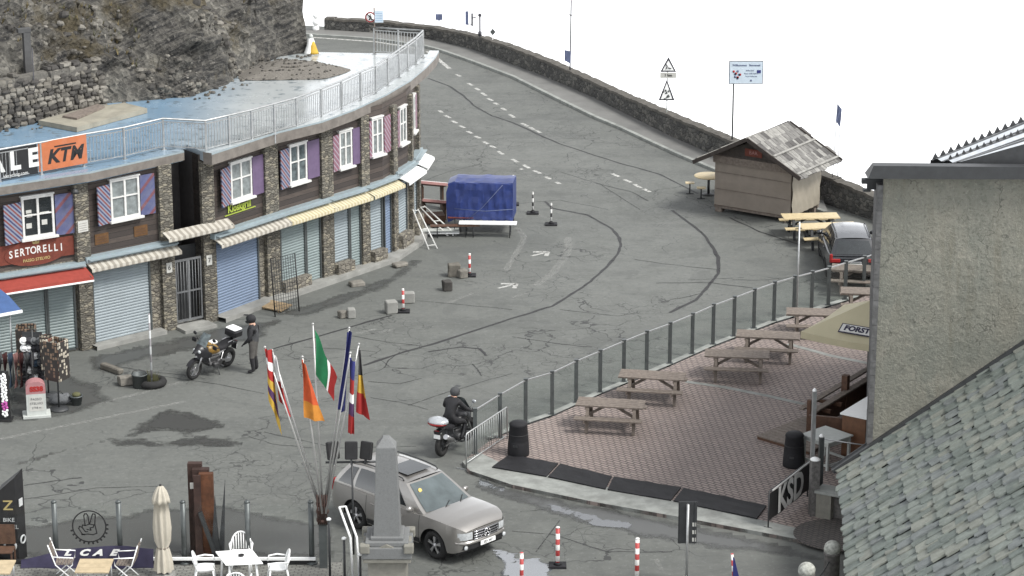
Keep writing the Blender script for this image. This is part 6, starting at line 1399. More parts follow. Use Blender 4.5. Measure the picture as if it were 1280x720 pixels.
# dark banner lying along the windbreak
nb_ = 22; rows = []
for j in range(5):
    t_ = j/4; row = []
    for i in range(nb_+1):
        s_ = i/nb_; u = 26+166*s_; top = 700-17.5*math.sin(min(1,s_*1.35)*PI*.55)+3*max(0,s_-.8)*5
        b = GY(u,712,YW-.35); tp_ = GY(u,top,YW-.14); row.append(up(b,.04).lerp(tp_,t_)+Vector((0,.03*math.sin(s_*15+t_*3),0)))
    rows.append(row)
bl_ = thing('fallen_banner','dark navy cloth banner with white slanted letters sagging along the foot of the windbreak','banner',GY(105,706,YW-.25)); MB().grid(rows,0,True).build('cloth',MT['navy'],bl_,True)
for k,(u,ch) in enumerate(((84,'L'),(104,'C'),(122,'A'),(141,'E'))):
    p = GY(u,691,YW-.33); text(ch,.21,T(p) @ R(math.radians(70),'X'),MT['white'],parent=bl_,bold=.012,sx=1.5,shear=.4)
# closed parasol
YP = 60.9; pb = GY(205,716,YP); pz1 = GY(205,607,YP).z; cp = thing('closed_parasol','tall closed cream parasol standing in front of the glass windbreak','parasol',(pb.x,YP,0))
n = 32; rows = []
for (f,r) in [(1,.02),(.985,.07),(.93,.14),(.86,.19),(.82,.2),(.815,.15),(.7,.17),(.55,.19),(.4,.17),(.34,.12),(.325,.13),(.3,.15),(.2,.19),(.08,.21)]:
    rows.append([(r*(1+.24*math.sin(8*a+f*3))*math.cos(a), r*(1+.24*math.sin(8*a+f*3))*math.sin(a), pz1*f) for a in [2*PI*k/n for k in range(n)]])
MB().grid(rows,0,True,wrap=True).build('folded_canopy',MT['parasol'],cp); MB().tube([(0,0,0),(0,0,pz1*.98)],.03,8).build('pole',MT['wood_pale'],cp); MB().sphere((0,0,pz1+.01),.035,8,6).build('finial',MT['black'],cp); MB().torus(.135,.014,20,6,0,T(0,0,pz1*.333) @ R(PI/2,'X')).build('tie_strap',MT['wood_grey'],cp); MB().lathe([(0,0.03),(.3,.03),(.3,.1),(.06,.14),(0,.14)],16).build('base',MT['concrete'],cp)
# plastic table and chairs
tc = [G(269,689,.74),G(315,686,.74),G(329,704,.74),G(282,706,.74)]; cen_ = sum(tc,Vector())/4
tb = thing('plastic_table','white square plastic table with a dark ashtray in the middle of white chairs','table',up(cen_,.03)); mb = MB(); mb.prism([(p.x,p.y) for p in tc][::-1],.71,.74); bevel(mb.build('table_top',MT['plastic_white'],tb,True),.012)
for p in tc:
    q = cen_.lerp(p,.78); MB().tube([up(q,.03),up(cen_.lerp(p,.7),.709)],.03,8).build('leg',MT['plastic_white'],tb,True)
ash = thing('ashtray','small dark ashtray on the white plastic table','ashtray',(cen_.x+.05,cen_.y+.05,.742)); MB().lathe([(0,0),(.06,0),(.075,.04),(.06,.04),(.05,.015),(0,.015)],14).build('bowl',MT['black'],ash)
def chair(label, p, rz):
    t = thing('plastic_chair',label,'chair',p,rz,'white plastic chairs round the plastic table')
    rows = [[Vector((x,y*(.9 if x<-.1 else 1),.43-.02*math.cos(y*5)+ (.02 if x>.18 else 0))) for y in (-.23,-.12,0,.12,.23)] for x in (-.22,-.1,.05,.2,.24)]
    mb = MB(); mb.grid(rows,0,True); mb.grid([[v+Vector((0,0,-.025)) for v in r] for r in rows],0,True); mb.build('seat',MT['plastic_white'],t)
    fr_ = MB(); pts = [Vector((-.2-.10*k-.0,.25*math.cos(a),.44+.0+.42*math.sin(a)**.7)) for k,a in [(math.sin(b),b) for b in [PI*i/14 for i in range(15)]]]; fr_.tube(pts,.022,6); fr_.build('back_hoop',MT['plastic_white'],t)
    sl_m = MB()
    for k in range(-3,4): y = k*.062; sl_m.tube([(-.2,y,.44),(-.295,y*1.02,.44+.4*math.sqrt(max(.05,1-(y/.25)**2)))],.013,5)
    sl_m.build('back_slats',MT['plastic_white'],t)
    for s_ in (-1,1):
        MB().tube([(-.24,s_*.25,.62),(0,s_*.29,.65),(.2,s_*.27,.63),(.24,s_*.25,.5)],.022,6).build('armrest',MT['plastic_white'],t)
        MB().tube([(.2,s_*.22,.43),(.25,s_*.25,0)],.024,6).build('leg',MT['plastic_white'],t); MB().tube([(-.2,s_*.2,.43),(-.29,s_*.24,0)],.024,6).build('leg',MT['plastic_white'],t)
    return t
ch0 = chair('white plastic chair behind the plastic table, towards the road',up(cen_+Vector((-.05,1.0,0)),.03),-PI/2+.1)
for (dx,dy,rz_,lab) in ((-.85,.0,.1,'white plastic chair left of the plastic table, nearest the closed parasol'),(.95,.05,PI+.15,'white plastic chair right of the plastic table, nearest the flag stand'),(.1,-1.05,PI/2-.1,'white plastic chair on the near side of the plastic table, cut by the picture edge')):
    p = up(cen_+Vector((dx,dy,0)),.03); dup(ch0,p,rz_,lab)
# pale wooden tables and slatted chairs at bottom left
def slat_table(label, u0,u1,vt,zt):
    a,b = G(u0,vt,zt),G(u1,vt,zt); w = b.x-a.x; t = thing('wooden_table',label,'table',((a.x+b.x)/2,a.y-.42,.03),0,'pale wooden tables at the windbreak'); mb = MB()
    for k in range(3): mb.box(-w/2,w/2,-.42+k*.285,-.42+k*.285+.278,zt-.06,zt-.03)
    mb.build('table_top',MT['wood_pale'],t)
    for sx in (-1,1):
        for sy in (-1,1): MB().tube([(sx*(w/2-.06),sy*.36,0),(sx*(w/2-.06),sy*.36,zt-.061)],.02,6).build('leg',MT['galv'],t)
slat_table('pale wooden table between the slatted chairs below the hand emblem',100,142,698.5,.75); slat_table('pale wooden table at the foot of the black totem',-22,20,700,.75)
def slat_chair(label, u, v, rz_, back='wood_grey'):
    p = G(u,v,.03); t = thing('slatted_chair',label,'chair',p,rz_,'slatted terrace chairs'); mb = MB()
    for k in range(6): mb.box(-.22+k*.075,-.22+k*.075+.06,-.22,.22,.43,.45)
    mb.build('seat',MT[back],t); mb = MB()
    for k in range(5): mb.box(-.27-.02*k,-.25-.02*k,-.22,.22,.52+k*.085,.59+k*.085)
    mb.build('backrest',MT[back],t)
    for s_ in (-1,1): MB().tube([(.25,s_*.245,0),(-.2,s_*.245,.44),(-.37,s_*.245,.98)],.016,6).tube([(-.25,s_*.245,0),(.22,s_*.245,.44),(.24,s_*.245,.62),(-.28,s_*.245,.66)],.016,6).build('side_frame',MT['plastic_white'],t)
    return t
slat_chair('grey slatted chair right of the pale table under the hand emblem',158,723,PI*.98); slat_chair('grey slatted chair left of the pale table under the hand emblem',82,722,.05); 
p = G(6,708,.03); sc2 = thing('slatted_chair','brown backed chair standing at the foot of the black totem','chair',p,-PI/2,'slatted terrace chairs'); MB().box(-.3,-.26,-.25,.25,.5,1.02).build('backrest',MT['wood_brown'],sc2); MB().box(-.26,.2,-.24,.24,.42,.45).build('seat',MT['wood_brown'],sc2)
for sx in (-.27,.17):
    for sy in (-.22,.22): MB().box(sx-.02,sx+.02,sy-.02,sy+.02,0,.419).build('leg',MT['wood_brown'],sc2)
# stair railing and small posts near the obelisk
st_ = thing('stair_railing','white tubular stair railing sloping down beside the flag stand','railing',G(440,700)); 
for (u0,v0,u1,v1,o) in ((424,634,438,672,0),(432,633,446,672,.15)):
    a,b = GY(u0,v0,61.4+o),GY(u1,v1,60.6+o); MB().tube([a,b,GY(u1+3,720,60.5+o)],.03,8).build('handrail',MT['plastic_white'],st_,True)
a,b = GY(424,634,61.4),GY(432,633,61.55); MB().tube([a,b],.025,6).build('return_bend',MT['plastic_white'],st_,True)
for (u,vt,y,lab) in ((430,674,60.2,'thin dark post with a pale cap right of the stair railing'),(411,650,60.6,'thin dark post with a pale collar just left of the stair railing'),(450,694,59.9,'short dark post with a pale cap next to the obelisk pedestal')):
    p = GY(u,vt,y); o = thing('railing_post',lab,'post',(p.x,y,0),0,'small posts between the flags and the obelisk'); MB().tube([(0,0,0),(0,0,p.z)],.03,8).build('shaft',MT['dark_metal'],o); MB().lathe([(.06,p.z+.001),(.06,p.z+.04),(.03,p.z+.06),(.003,p.z+.065)],10).build('cap',MT['plastic_white'],o)
# ---------------------------------------------------------------- road posts, blocks, signs
def rw_post(label, u, vb, vt, r=.05, mat='redwhite_s', base=True, grp='red and white road posts'):
    p = G(u,vb); h = zat(p,vt); o = thing('road_post',label,'road post',p,0,grp); MB().tube([(0,0,.0),(0,0,h)],r,10).lathe([(r*1.05,h+.001),(r*.9,h+.03),(.003,h+.04)],10).build('shaft',MT[mat],o)
    if base: MB().box(-.22,.22,-.18,.18,0,.06).lathe([(.11,.061),(.07,.12)],12).build('base',MT['rubber'],o)
    return o
rw_post('red and white post on a black base beside the puddle at the bottom',697,708,660,.055); rw_post('shorter red and white post in the white puddle at the bottom',652,733,692,.05,base=False); rw_post('red and white post near the back of the traffic sign, without a base',796,727,674,.055,base=False)
rw_post('dark and white banded post in the road right of the blue tarpaulin',666,267,241,.035,'blackwhite'); rw_post('banded post farthest right of the blue tarpaulin',689,281,255,.035,'blackwhite'); rw_post('banded post close behind the blue tarpaulin',641.5,256,220,.045)
rw_post('red and white post beside the stacked stone blocks in the middle of the road',587,345,318,.045); rw_post('red and white post beside the pair of concrete blocks nearest the shops',504,390,362,.045)
def block(label, u, vb, w, d, h, rz_, mat='concrete', rough=.0):
    p = G(u,vb); o = thing('stone_block',label,'block',p,rz_,'stone and concrete blocks on the road'); mb = MB(); mb.cbox((0,0,h/2),(w,d,h),0,None,.03); b = mb.build('block',MT[mat],o)
    if rough:
        for v in b.data.vertices: v.co += Vector((noise.noise(v.co*5+Vector((u,0,0))),noise.noise(v.co*5+Vector((0,u,0))),noise.noise(v.co*5+Vector((0,0,u)))))*rough
    return o
block('upright concrete block next to the red and white post nearest the shops',489,391,.38,.34,.42,.3); block('paler concrete block just behind the red and white post nearest the shops',511,378,.38,.3,.36,.1)
block('grey concrete block of the low pair nearest the shop step',439,397,.26,.3,.32,.2); block('rough stone lying against the low concrete block nearest the shop step',428,397,.28,.28,.24,.6,'rock3',.05)
block('dark rough block stacked upright in the group farthest up the road',568,345,.42,.36,.45,.1,'rock2',.06); block('pale rough stone in the group farthest up the road, beside the banded post',578,347,.3,.3,.3,.5,'rock3',.05); block('small dark block standing alone below the farthest group of blocks',559,363,.3,.3,.34,.2,'rock1',.04)
block('pale flat stone at the foot of the shop step near the mesh panel',446,357,.5,.35,.16,.4,'rock3',.04); block('pale flat stone at the foot of the shop step near the trestles',500,333,.55,.3,.14,.7,'rock3',.04)
# tall thin pole standing in a tyre
p = G(190,482); o = thing('marker_pole','tall thin banded marker pole standing in a planter tyre by the shop forecourt','pole',p); MB().tube([(0,0,.1),(0,0,zat(p,392))],.03,8).build('shaft',stripes('pale_bands',[(.5,.52,.52),(.25,.24,.25)],.5,2),o); MB().torus(.34,.12,20,8,0,T(0,0,.12) @ R(PI/2,'X')).build('tyre',MT['tyre'],o); mb = MB(); rn = random.Random(2)
for k in range(40): a=rn.random()*6.28; q=rn.random()*.2; mb.add([(q*math.cos(a)-.02,q*math.sin(a),.14),(q*math.cos(a)+.02,q*math.sin(a),.14),(q*math.cos(a)*1.4,q*math.sin(a)*1.4,.32+.15*rn.random())],[(0,1,2)])
mb.build('grass_tuft',MT['grass1'],o)
p = G(175,484); o = thing('bucket','grey bucket beside the tyre planter','bucket',p); MB().lathe([(0,0),(.2,0),(.24,.4),(.25,.4),(.25,.43),(.22,.43),(.19,.03),(0,.03)],16).build('pail',MT['post_grey'],o); MB().tube([(.24,0,.4),(.18,0,.52),(0,0,.56),(-.18,0,.52),(-.24,0,.4)],.01,5).build('handle',MT['dark_metal'],o)
block('pale broken stone next to the grey bucket',160,480,.55,.4,.28,.4,'rock3',.08); block('low broken stone edging between the shops and the bucket',140,464,.9,.25,.18,-.75,'rock2',.05)
# traffic sign seen from behind
ps_ = G(858,732); o = thing('traffic_sign','back of a dark rectangular traffic sign on a grey pole','traffic sign',ps_); zt_,zb2 = zat(ps_,628),zat(ps_,680)
MB().tube([(0,0,0),(0,0,zt_-.05)],.035,8).build('pole',MT['galv'],o); MB().box(-.23,.23,.04,.06,zb2,zt_).box(-.19,-.17,.02,.039,zb2,zt_).box(.17,.19,.02,.039,zb2,zt_).build('panel',MT['dark_metal'],o)
mb = MB(); [mb.box(.12,.21,.03,.038,zb2+.05+k*.2,zb2+.15+k*.2) for k in range(3)]; mb.build('label_sticker',MT['plaque'],o)
ps_ = G(918,735); o = thing('pennant_pole','slim pole with a drooping dark blue pennant beside the road at the bottom','flag',ps_); MB().tube([(0,0,0),(-.08,0,zat(ps_,692))],.035,8).build('pole',MT['redwhite_s'],o); h = zat(ps_,695); MB().grid([[Vector((-.06,-.03,h)),Vector((-.02,-.04,h-.05))],[Vector((-.05,-.04,h-.5)),Vector((.12,-.06,h-.6))],[Vector((-.04,-.04,h-.9)),Vector((.2,-.05,h-1.1))]],0,True).build('pennant',MT['f_blue'],o)
# granite bollards with chain
bp = []
for (u,vb,vt,lab) in ((1038,752,676,'granite bollard with a round lichen covered head nearest the slate roof'),(1006,782,703,'granite bollard with a round lichen covered head left of the taller looking one')):
    p = G(u,vb); h = zat(p,vt); o = thing('stone_bollard',lab,'bollard',p,0,'granite bollards with a chain'); MB().lathe([(.2,0),(.19,h-.36),(.21,h-.34),(.21,h-.3),(.17,h-.29)],16).build('shaft',MT['granite_post'],o); MB().sphere((0,0,h-.2),.21,16,12,0,None,(1,1,.95)).build('head',MT['granite_ball'],o); bp.append(up(p,h-.4))
o = thing('chain','thin chain hanging between the two granite bollards','chain',up(bp[1],0)); pts = [bp[0].lerp(bp[1],t/12)+Vector((0,0,-.25*math.sin(PI*t/12))) for t in range(13)]; MB().tube(pts,.015,5).build('links',MT['dark_metal'],o,True)
# ---------------------------------------------------------------- stall under the blue tarpaulin
sb = G(572,291); se = G(645,293); M_ = frame(sb,se-sb); Wd = (G(643,291)-sb).length; yy = sb.y
za,zc = zat(sb,274),zat(sb,228); cs = thing('covered_stall','market stall bundled under a tied blue tarpaulin','stall',up(sb.lerp(se,.5),0))
rows = []; dep_ = 1.3
sec = [(-.06,za),(-.05,za+.12),(-.03,za+.3),(-.02,za+(zc-za)*.45),(-.0,za+(zc-za)*.62),(.01,za+(zc-za)*.8),(.02,zc-.05),(.05,zc),(.2,zc+.015),(dep_*.5,zc+.03),(dep_*.8,zc+.02),(dep_-.04,zc),(dep_,zc-.05),(dep_+.02,(za+zc)/2),(dep_,za)]
NS = 60
for i in range(NS+1):
    s_ = i/NS; row = []
    for k,(y,z) in enumerate(sec):
        cr = abs(noise.noise(Vector((s_*4.5+z*3.2,z*2.6-s_*5,y))))**.8*.05; cr2 = noise.noise(Vector((s_*9+z*4,z*6,y*4)))*.025; top = k >= 7 and k <= 11
        row.append(Vector((-.1+(Wd+.05)*s_+.02*noise.noise(Vector((z*4,y*3,s_*3))), y+((cr if y < .1 else -cr)+cr2 if not top else 0), z+(cr2*.8-.02*abs(math.sin(s_*6.3)) if top else (noise.noise(Vector((s_*14,2,2)))*.05 if k == 0 else 0)))))
    rows.append(row)
mb = MB(); mb.grid(rows,0,False); mb.add(rows[0],[tuple(range(len(sec)))]); mb.add(rows[-1],[tuple(range(len(sec)))][::-1]); mb.grid([[Vector((-.4+.1*noise.noise(Vector((y,z*3,0))),y*.9+.05,z-.12)) for (y,z) in sec],rows[0]],0,True); put(mb,'tarpaulin',MT['tarp_blue'],cs,M_)
put(MB().tube([(-.1,-.09,za+.42),(Wd*.5,-.1,za+.36),(Wd,-.07,za+.45)],.012,5).tube([(Wd*.2,-.1,za+.05),(Wd*.45,-.08,za+.5),(Wd*.8,-.02,zc-.05)],.01,5),'cord',MT['sign_blue'],cs,M_)
for x in (.1,Wd-.15):
    for y in (.1,dep_-.1): put(MB().box(x-.03,x+.03,y-.03,y+.03,0,za+.02),'leg',MT['dark_metal'],cs,M_)
def beer_table(label, P, Q, zt, mat, w=.45, name='trestle_table'):
    d = Q-P; M2 = frame(up(P,0),d); l = d.length; t = thing(name,label,'table' if 'table' in name else 'bench',up((P+Q)/2,0),0,'folding tables and benches at the blue stall'); put(MB().box(0,l,-w/2,w/2,zt-.03,zt),'table_top' if 'table' in name else 'plank',MT[mat],t,M2)
    for x in (.25,l-.25): put(MB().tube([(x,-w/2+.05,0),(x,-w/2+.05,zt-.031)],.018,6).tube([(x,w/2-.05,0),(x,w/2-.05,zt-.031)],.018,6).tube([(x,-w/2+.05,.12),(x,w/2-.05,.12)],.014,6),'leg',MT['dark_metal'],t,M2)
beer_table('long pale folding table in front of the blue tarpaulin',G(574,295,.0),G(646,296,.0),zat(G(574,295),277.5),'plastic_white'); beer_table('dark folding bench in front of the pale folding table',G(538,297),G(600,296),.46,'wood_brown',.28,'folding_bench'); beer_table('brown folding bench half under the blue tarpaulin',G(560,290),G(592,290),.6,'redsign',.4,'folding_bench')
# boards and trestles beside the stall
for k,(u,v,lab,mt) in enumerate(((540,262,'pink and white board leaning uppermost beside the blue stall','pink'),(543,274,'second pink board below the white topped one, beside the blue stall','pink'),(538,284,'dark wooden crate under the pink boards by the shop end','wood_brown'))):
    p = G(u,v); o = thing('stacked_board',lab,'board',p,.2); z = (.95,.62,.0)[k]
    if k < 2: MB(T(0,0,z) @ R(math.radians(-18),'X') @ R(math.radians(8),'Y')).box(-.5,.55,-.35,.45,0,.1).build('panel',MT[mt],o); MB(T(0,0,z) @ R(math.radians(-18),'X') @ R(math.radians(8),'Y')).box(-.46,.55,-.3,.43,.103,.12).build('pale_face',MT['plastic_white' if k==0 else 'milestone'],o); [MB().box(x_,x_+.06,-.2,.3,0,z).build('support',MT['wood_brown'],o) for x_ in (-.4,.36)]
    else: MB().box(-.5,.5,-.3,.3,.2,.5).box(-.45,-.4,-.28,.28,0,.199).box(.4,.45,-.28,.28,0,.199).build('crate',MT[mt],o)
for k,(q,lab) in enumerate((([(516,262),(536,312)],'white metal trestle frame leaning nearest the shop wall'),([(524,258),(560,295)],'white metal trestle frame lying farthest from the shop wall'))):
    a = G(q[1][0],q[1][1]); bt = GY(q[0][0],q[0][1],a.y+.9); o = thing('folding_trestle',lab,'trestle',a,0,'white trestle frames beside the blue stall'); off = Vector((.3,.1,0)); mb = MB(); mb.tube([a,bt],.028,6); mb.tube([a+off,bt+off*.6],.028,6); [mb.tube([a.lerp(bt,t),(a+off).lerp(bt+off*.6,t)],.02,5) for t in (.1,.5,.97)]; mb.build('frame',MT['white'],o,True)
pbx = G(548,293); o = thing('folded_lounger','white folded plastic lounger lying below the trestles','lounger',pbx,.05); MB().box(-.8,.75,-.2,.25,.12,.17).build('bed',MT['milestone'],o); MB().tube([(-.8,-.24,.1),(.75,-.24,.1),(.75,.28,.1),(-.8,.28,.1),(-.8,-.24,.1)],.03,6).box(-.6,-.55,-.2,.25,0,.1).box(.5,.55,-.2,.25,0,.1).build('frame',MT['plastic_white'],o)
wl = thing('wall_board','pale and red board fixed to the far end of the shop row','board',FW[-1]+Vector((.25,.1,1.9))); MB().box(-.05,.25,-.03,.03,0,1.6).build('panel',MT['milestone'],wl); MB().box(.02,.26,-.05,-.032,.1,.5).build('red_patch',MT['red_cloth'],wl)
# mesh panel, plank ramp by the shops
a,b = G(344,396),G(374,389); M_ = frame(a,b-a) @ R(math.radians(-5),'X'); l = (b-a).length; mp_ = thing('mesh_panel','black wire mesh panel standing in front of the green shutter','mesh panel',a); put(MB().tube([(0,0,0),(0,0,1.95),(l,0,1.95),(l,0,0)],.022,6),'frame',MT['black'],mp_,M_); mb = MB()
for k in range(1,10): mb.box(l*k/10-.006,l*k/10+.006,-.005,.005,.1,1.95)
for k in range(1,16): mb.box(0,l,-.006,.006,.1+k*.115,.11+k*.115)
put(mb,'wire_mesh',MT['dark_metal'],mp_,M_)
rp_ = thing('plank_ramp','weathered wooden ramp boards lying against the shop step beside the mesh panel','ramp',G(338,392)); P_ = [G(322,384),G(352,397),G(338,398),G(318,391)]; a = G(325,386); M_ = frame(a,G(357,393)-a) @ R(math.radians(7),'X'); put(MB().box(0,.9,0,.3,.05,.09).box(0,.9,.31,.6,.05,.09).box(.1,.16,.02,.58,-.0,.049).box(.74,.8,.02,.58,0,.049),'boards',MT['wood_pale'] if False else simple('ramp_wood',(.3,.22,.13),.8,.25,6,.2),rp_,M_)
# ---------------------------------------------------------------- souvenirs at the left edge
o = thing('milestone','white milestone with a rounded red top lettered SS38','milestone',G(46,519)); M_ = R(.22); MB(M_).box(-.4,.4,-.3,.3,0,.07).build('base',MT['milestone'],o)
mb = MB(M_); mb.box(-.28,.28,-.2,.2,.071,.72); mb.build('body',MT['milestone'],o); mb = MB(M_ @ T(0,.2,0) @ R(PI/2,'X')); mb.prism([(-.28,.722),(.28,.722),(.28,.9)]+[(.28*math.cos(a),.9+.2*math.sin(a)) for a in [PI*k/12 for k in range(1,12)]]+[(-.28,.9)],0,.4); mb.build('red_top',MT['milestone_red'],o)
text('SS38',.2,M_ @ T(.02,-.206,.87) @ R(PI/2,'X'),MT['offwhite'] if False else MT['f_red'],parent=o,world=False,bold=.012); text('PASSO',.11,M_ @ T(0,-.206,.56) @ R(PI/2,'X'),MT['sign_dark'],parent=o,world=False); text('STELVIO',.1,M_ @ T(0,-.206,.43) @ R(PI/2,'X'),MT['sign_dark'],parent=o,world=False); text('2758 m',.09,M_ @ T(0,-.206,.3) @ R(PI/2,'X'),MT['sign_dark'],parent=o,world=False)
mb = MB(M_); mb.box(-.21,.21,-.205,-.201,.2,.66); mb.build('inscription_panel',MT['plaque'],o)
def rack(label, u, vb, vt, w, mats, rz_, pan=(.45,1)):
    p = G(u,vb); h = zat(p,vt); t = thing('display_rack',label,'display rack',p,rz_,'souvenir racks in front of the shops'); MB().tube([(0,0,0),(0,0,h*.98)],.025,8).lathe([(.3,0),(.28,.05),(.04,.08)],14).build('stand',MT['dark_metal'],t)
    for k,(dx,dy,a) in enumerate(((0,-w/2,0),(w/2,0,PI/2),(0,w/2,PI),(-w/2,0,-PI/2))):
        q = MB(); q.box(-w/2,w/2,-.02,.02,h*pan[0],h*pan[1]); ob2 = q.build('card_panel',MT[mats[k%len(mats)]],t); ob2.matrix_basis = T(dx,dy,0) @ R(a)
    return t
rack('square revolving rack of brown magnets and stickers right of the milestone',74,512,425,.5,['cards_a','cards_b'],-.5); rack('narrow card rack behind the milestone beside the hat stand',61,494,420,.34,['cards_b','cards_a'],.2); rack('tall dark souvenir rack under the edge of the blue awning',36,478,408,.55,['cards_a'],.1,(.1,1))
# hats on a stand, clothes, strings of trinkets
hp_ = G(44,490); hs_t = thing('hat_stand','dark stand hung with white and grey hats behind the milestone','hat stand',hp_); MB().tube([(0,0,0),(0,0,1.95)],.03,8).lathe([(.25,0),(.22,.05),(.03,.07)],12).box(-.3,.3,-.015,.015,.4,1.9).build('stand',MT['dark_metal'],hs_t)
rn = random.Random(8); hat0 = None
for k in range(24):
    x = -.24+.16*(k%4); z = .5+.23*(k//4); m_ = rn.choice(['plastic_white','cap_dark','cap_blue','cloth_grey'])
    lb = {'plastic_white':'small white hat hanging on the dark hat stand','cap_dark':'small black hat hanging on the dark hat stand','cap_blue':'small blue hat hanging on the dark hat stand','cloth_grey':'small grey hat hanging on the dark hat stand'}[m_]
    o = MB().sphere((0,0,0),.085,10,8,0,None,(1,.8,.8)).lathe([(.12,-.03),(.12,-.015),(.08,-.01)],12).build('hat',MT[m_]); o.location = hp_+Vector((x,-.1,z)); o.rotation_euler = (1.1,0,rn.random()); tag(o,lb,'hat',m_.replace('_',' ')+' hats on the stand')
cr = thing('clothes_rail','rail of grey and maroon clothes behind the milestone under the blue awning','clothes rail',G(22,500)); MB().tube([(-.55,0,0),(-.55,0,1.5),(.5,0,1.5),(.5,0,0)],.022,6).box(-.57,-.53,-.25,.25,0,.03).box(.48,.52,-.25,.25,0,.03).build('rail',MT['dark_metal'],cr)
for k in range(7):
    x = -.48+.15*k; mt = ['cloth_grey','cloth_maroon','cap_blue','pink','cloth_maroon','cloth_grey','cap_dark'][k]; rows = [[Vector((.05*math.sin(y*9+z*4)+.01*k,y*(1-.25*(z>1.3)),z)) for y in (-.26,-.13,0,.13,.26)] for z in (.45,.8,1.15,1.4,1.46)]
    o = MB().grid(rows,0,True).build('garment',MT[mt]); o.location = G(22,500)+Vector((x,0,0)); tag(o,{'cloth_grey':'grey garment hanging on the clothes rail','cloth_maroon':'maroon garment hanging on the clothes rail','cap_blue':'blue garment hanging on the clothes rail','pink':'pink garment hanging on the clothes rail','cap_dark':'black garment hanging on the clothes rail'}[mt],'garment',mt.replace('_',' ')+' garments')
tp_ = G(5,525); ts = thing('trinket_stand','narrow black stand strung with white and purple trinkets at the left edge','display rack',tp_); MB().box(-.2,.2,-.04,.04,.05,1.5).box(-.25,.25,-.2,.2,0,.05).build('board',MT['black'],ts); mb = MB(); mb2 = MB()
for k in range(46):
    z = .15+1.3*k/46; m = mb2 if (k>6 and k<16) else mb; m.sphere((.06+.06*math.sin(k*2.3),-.07,z),.045,6,5)
mb.build('white_trinkets',MT['plastic_white'],ts); mb2.build('purple_trinkets',MT['purple'],ts)
ba_ = thing('blue_awning','blue cloth awning with a white hem on posts above the souvenir racks','awning',G(-20,480)); zA = zat(G(20,482),392); M_ = frame(up(G(-60,494),0),G(30,476)-G(-60,494)); l = (G(30,476)-G(-60,494)).length
put(MB().grid([[Vector((x,-.1,zA)) for x in (0,l/2,l)],[Vector((x*.97,.6,zA+.28)) for x in (0,l/2,l)],[Vector((x*.9,1.2,zA+.5)) for x in (0,l/2,l)]],0,False),'cloth',MT['blue_cloth'],ba_,M_); put(MB().box(0,l+.02,-.14,-.11,zA-.08,zA+.01),'hem',MT['plastic_white'],ba_,M_)
for x in (.2,l-.25): put(MB().tube([(x,.2,0),(x,.2,zA+.1)],.025,6),'post',MT['galv'],ba_,M_)
for (u,v,mt,lab,n_) in ((76,505,'cloth_grey','crumpled grey bag on the ground below the revolving card rack','bag'),(96,506,'post_grey','dark flower pot below the revolving card rack','flower_pot')):
    o = thing(n_,lab,n_.replace('_',' '),G(u,v))
    if n_=='bag':
        b = MB().sphere((0,0,.15),.3,14,10,0,None,(1.2,.8,.6)).build('sack',MT[mt],o)
        for vv in b.data.vertices: vv.co += vv.co.normalized()*noise.noise(vv.co*6)*.08; vv.co.z = max(0,vv.co.z)
        MB().tube([(-.1,0,.3),(0,0,.42),(.1,0,.3)],.015,5).build('handle',MT['dark_metal'],o)
    else: MB().lathe([(0,0),(.14,0),(.18,.26),(.2,.26),(.2,.3),(.16,.3),(.15,.25),(0,.25)],14).build('pot',MT[mt],o); MB().sphere((0,0,.32),.13,10,8,0,None,(1,1,.6)).build('plant',MT['grass1'],o)
# ---------------------------------------------------------------- signs along the outer wall
def wall_at(u):
    v = [a[1]+(b[1]-a[1])*(u-a[0])/(b[0]-a[0]) for a,b in zip(WB,WB[1:]) if a[0]<=u<=b[0]][0]; p = G(u,v); return p
def outp(u, d=.75):
    p = wall_at(u); i = min(range(len(wall_pts)-1),key=lambda k:((wall_pts[k]+wall_pts[k+1])/2-p).length); t = (wall_pts[i+1]-wall_pts[i]).normalized(); q = p+Vector((-t.y,t.x,0))*d
    return Vector((( (u-640)/FPX)*(q.y*math.cos(PIT)+HC*math.sin(PIT)), q.y, 0))
p = outp(914.5); h0 = GY(914,104,p.y).z; h1 = GY(914,77,p.y).z; o = thing('information_board','pale blue information board with a flower picture on a single pole beyond the parapet','sign',p)
MB().tube([(0,0,-.4),(0,0,h0+.3)],.035,8).build('pole',MT['dark_metal'],o); xl_,xr_ = GY(912,90,p.y).x-p.x,GY(953,90,p.y).x-p.x; M_ = R(.0)
MB().box(xl_,xr_,-.05,-.02,h0,h1).build('panel',MT['board_pale'],o); MB().box(xl_-.03,xr_+.03,-.019,.0,h0-.03,h1+.03).build('frame',MT['sign_dark'],o); w_ = xr_-xl_; XB = lambda f,g: T(xl_+w_*f,-.055,h0+(h1-h0)*g) @ R(PI/2,'X')
[text(t_,.11,XB(f_,.84),MT['sign_blue'],parent=o,world=False,bold=.003) for t_,f_ in (('Willkommen',.3),('Benvenuti',.76))]; text('Stilfserjoch',.075,XB(.62,.6),MT['sign_blue'],parent=o,world=False); text('Passo dello Stelvio',.075,XB(.66,.46),MT['sign_blue'],parent=o,world=False); text('Parco Nazionale',.07,XB(.66,.33),MT['sign_blue'],parent=o,world=False)
MB().box(xl_+w_*.83,xl_+w_*.95,-.06,-.051,h0+(h1-h0)*.48,h0+(h1-h0)*.62).build('blue_patch',MT['f_blue'],o); rn = random.Random(3); mb = MB(); mb2 = MB()
for k in range(9): (mb if k%2 else mb2).lathe([(0,0),(.05,0),(.05,.006),(0,.006)],8,0,XB(.12+.2*rn.random(),.22+.4*rn.random()))
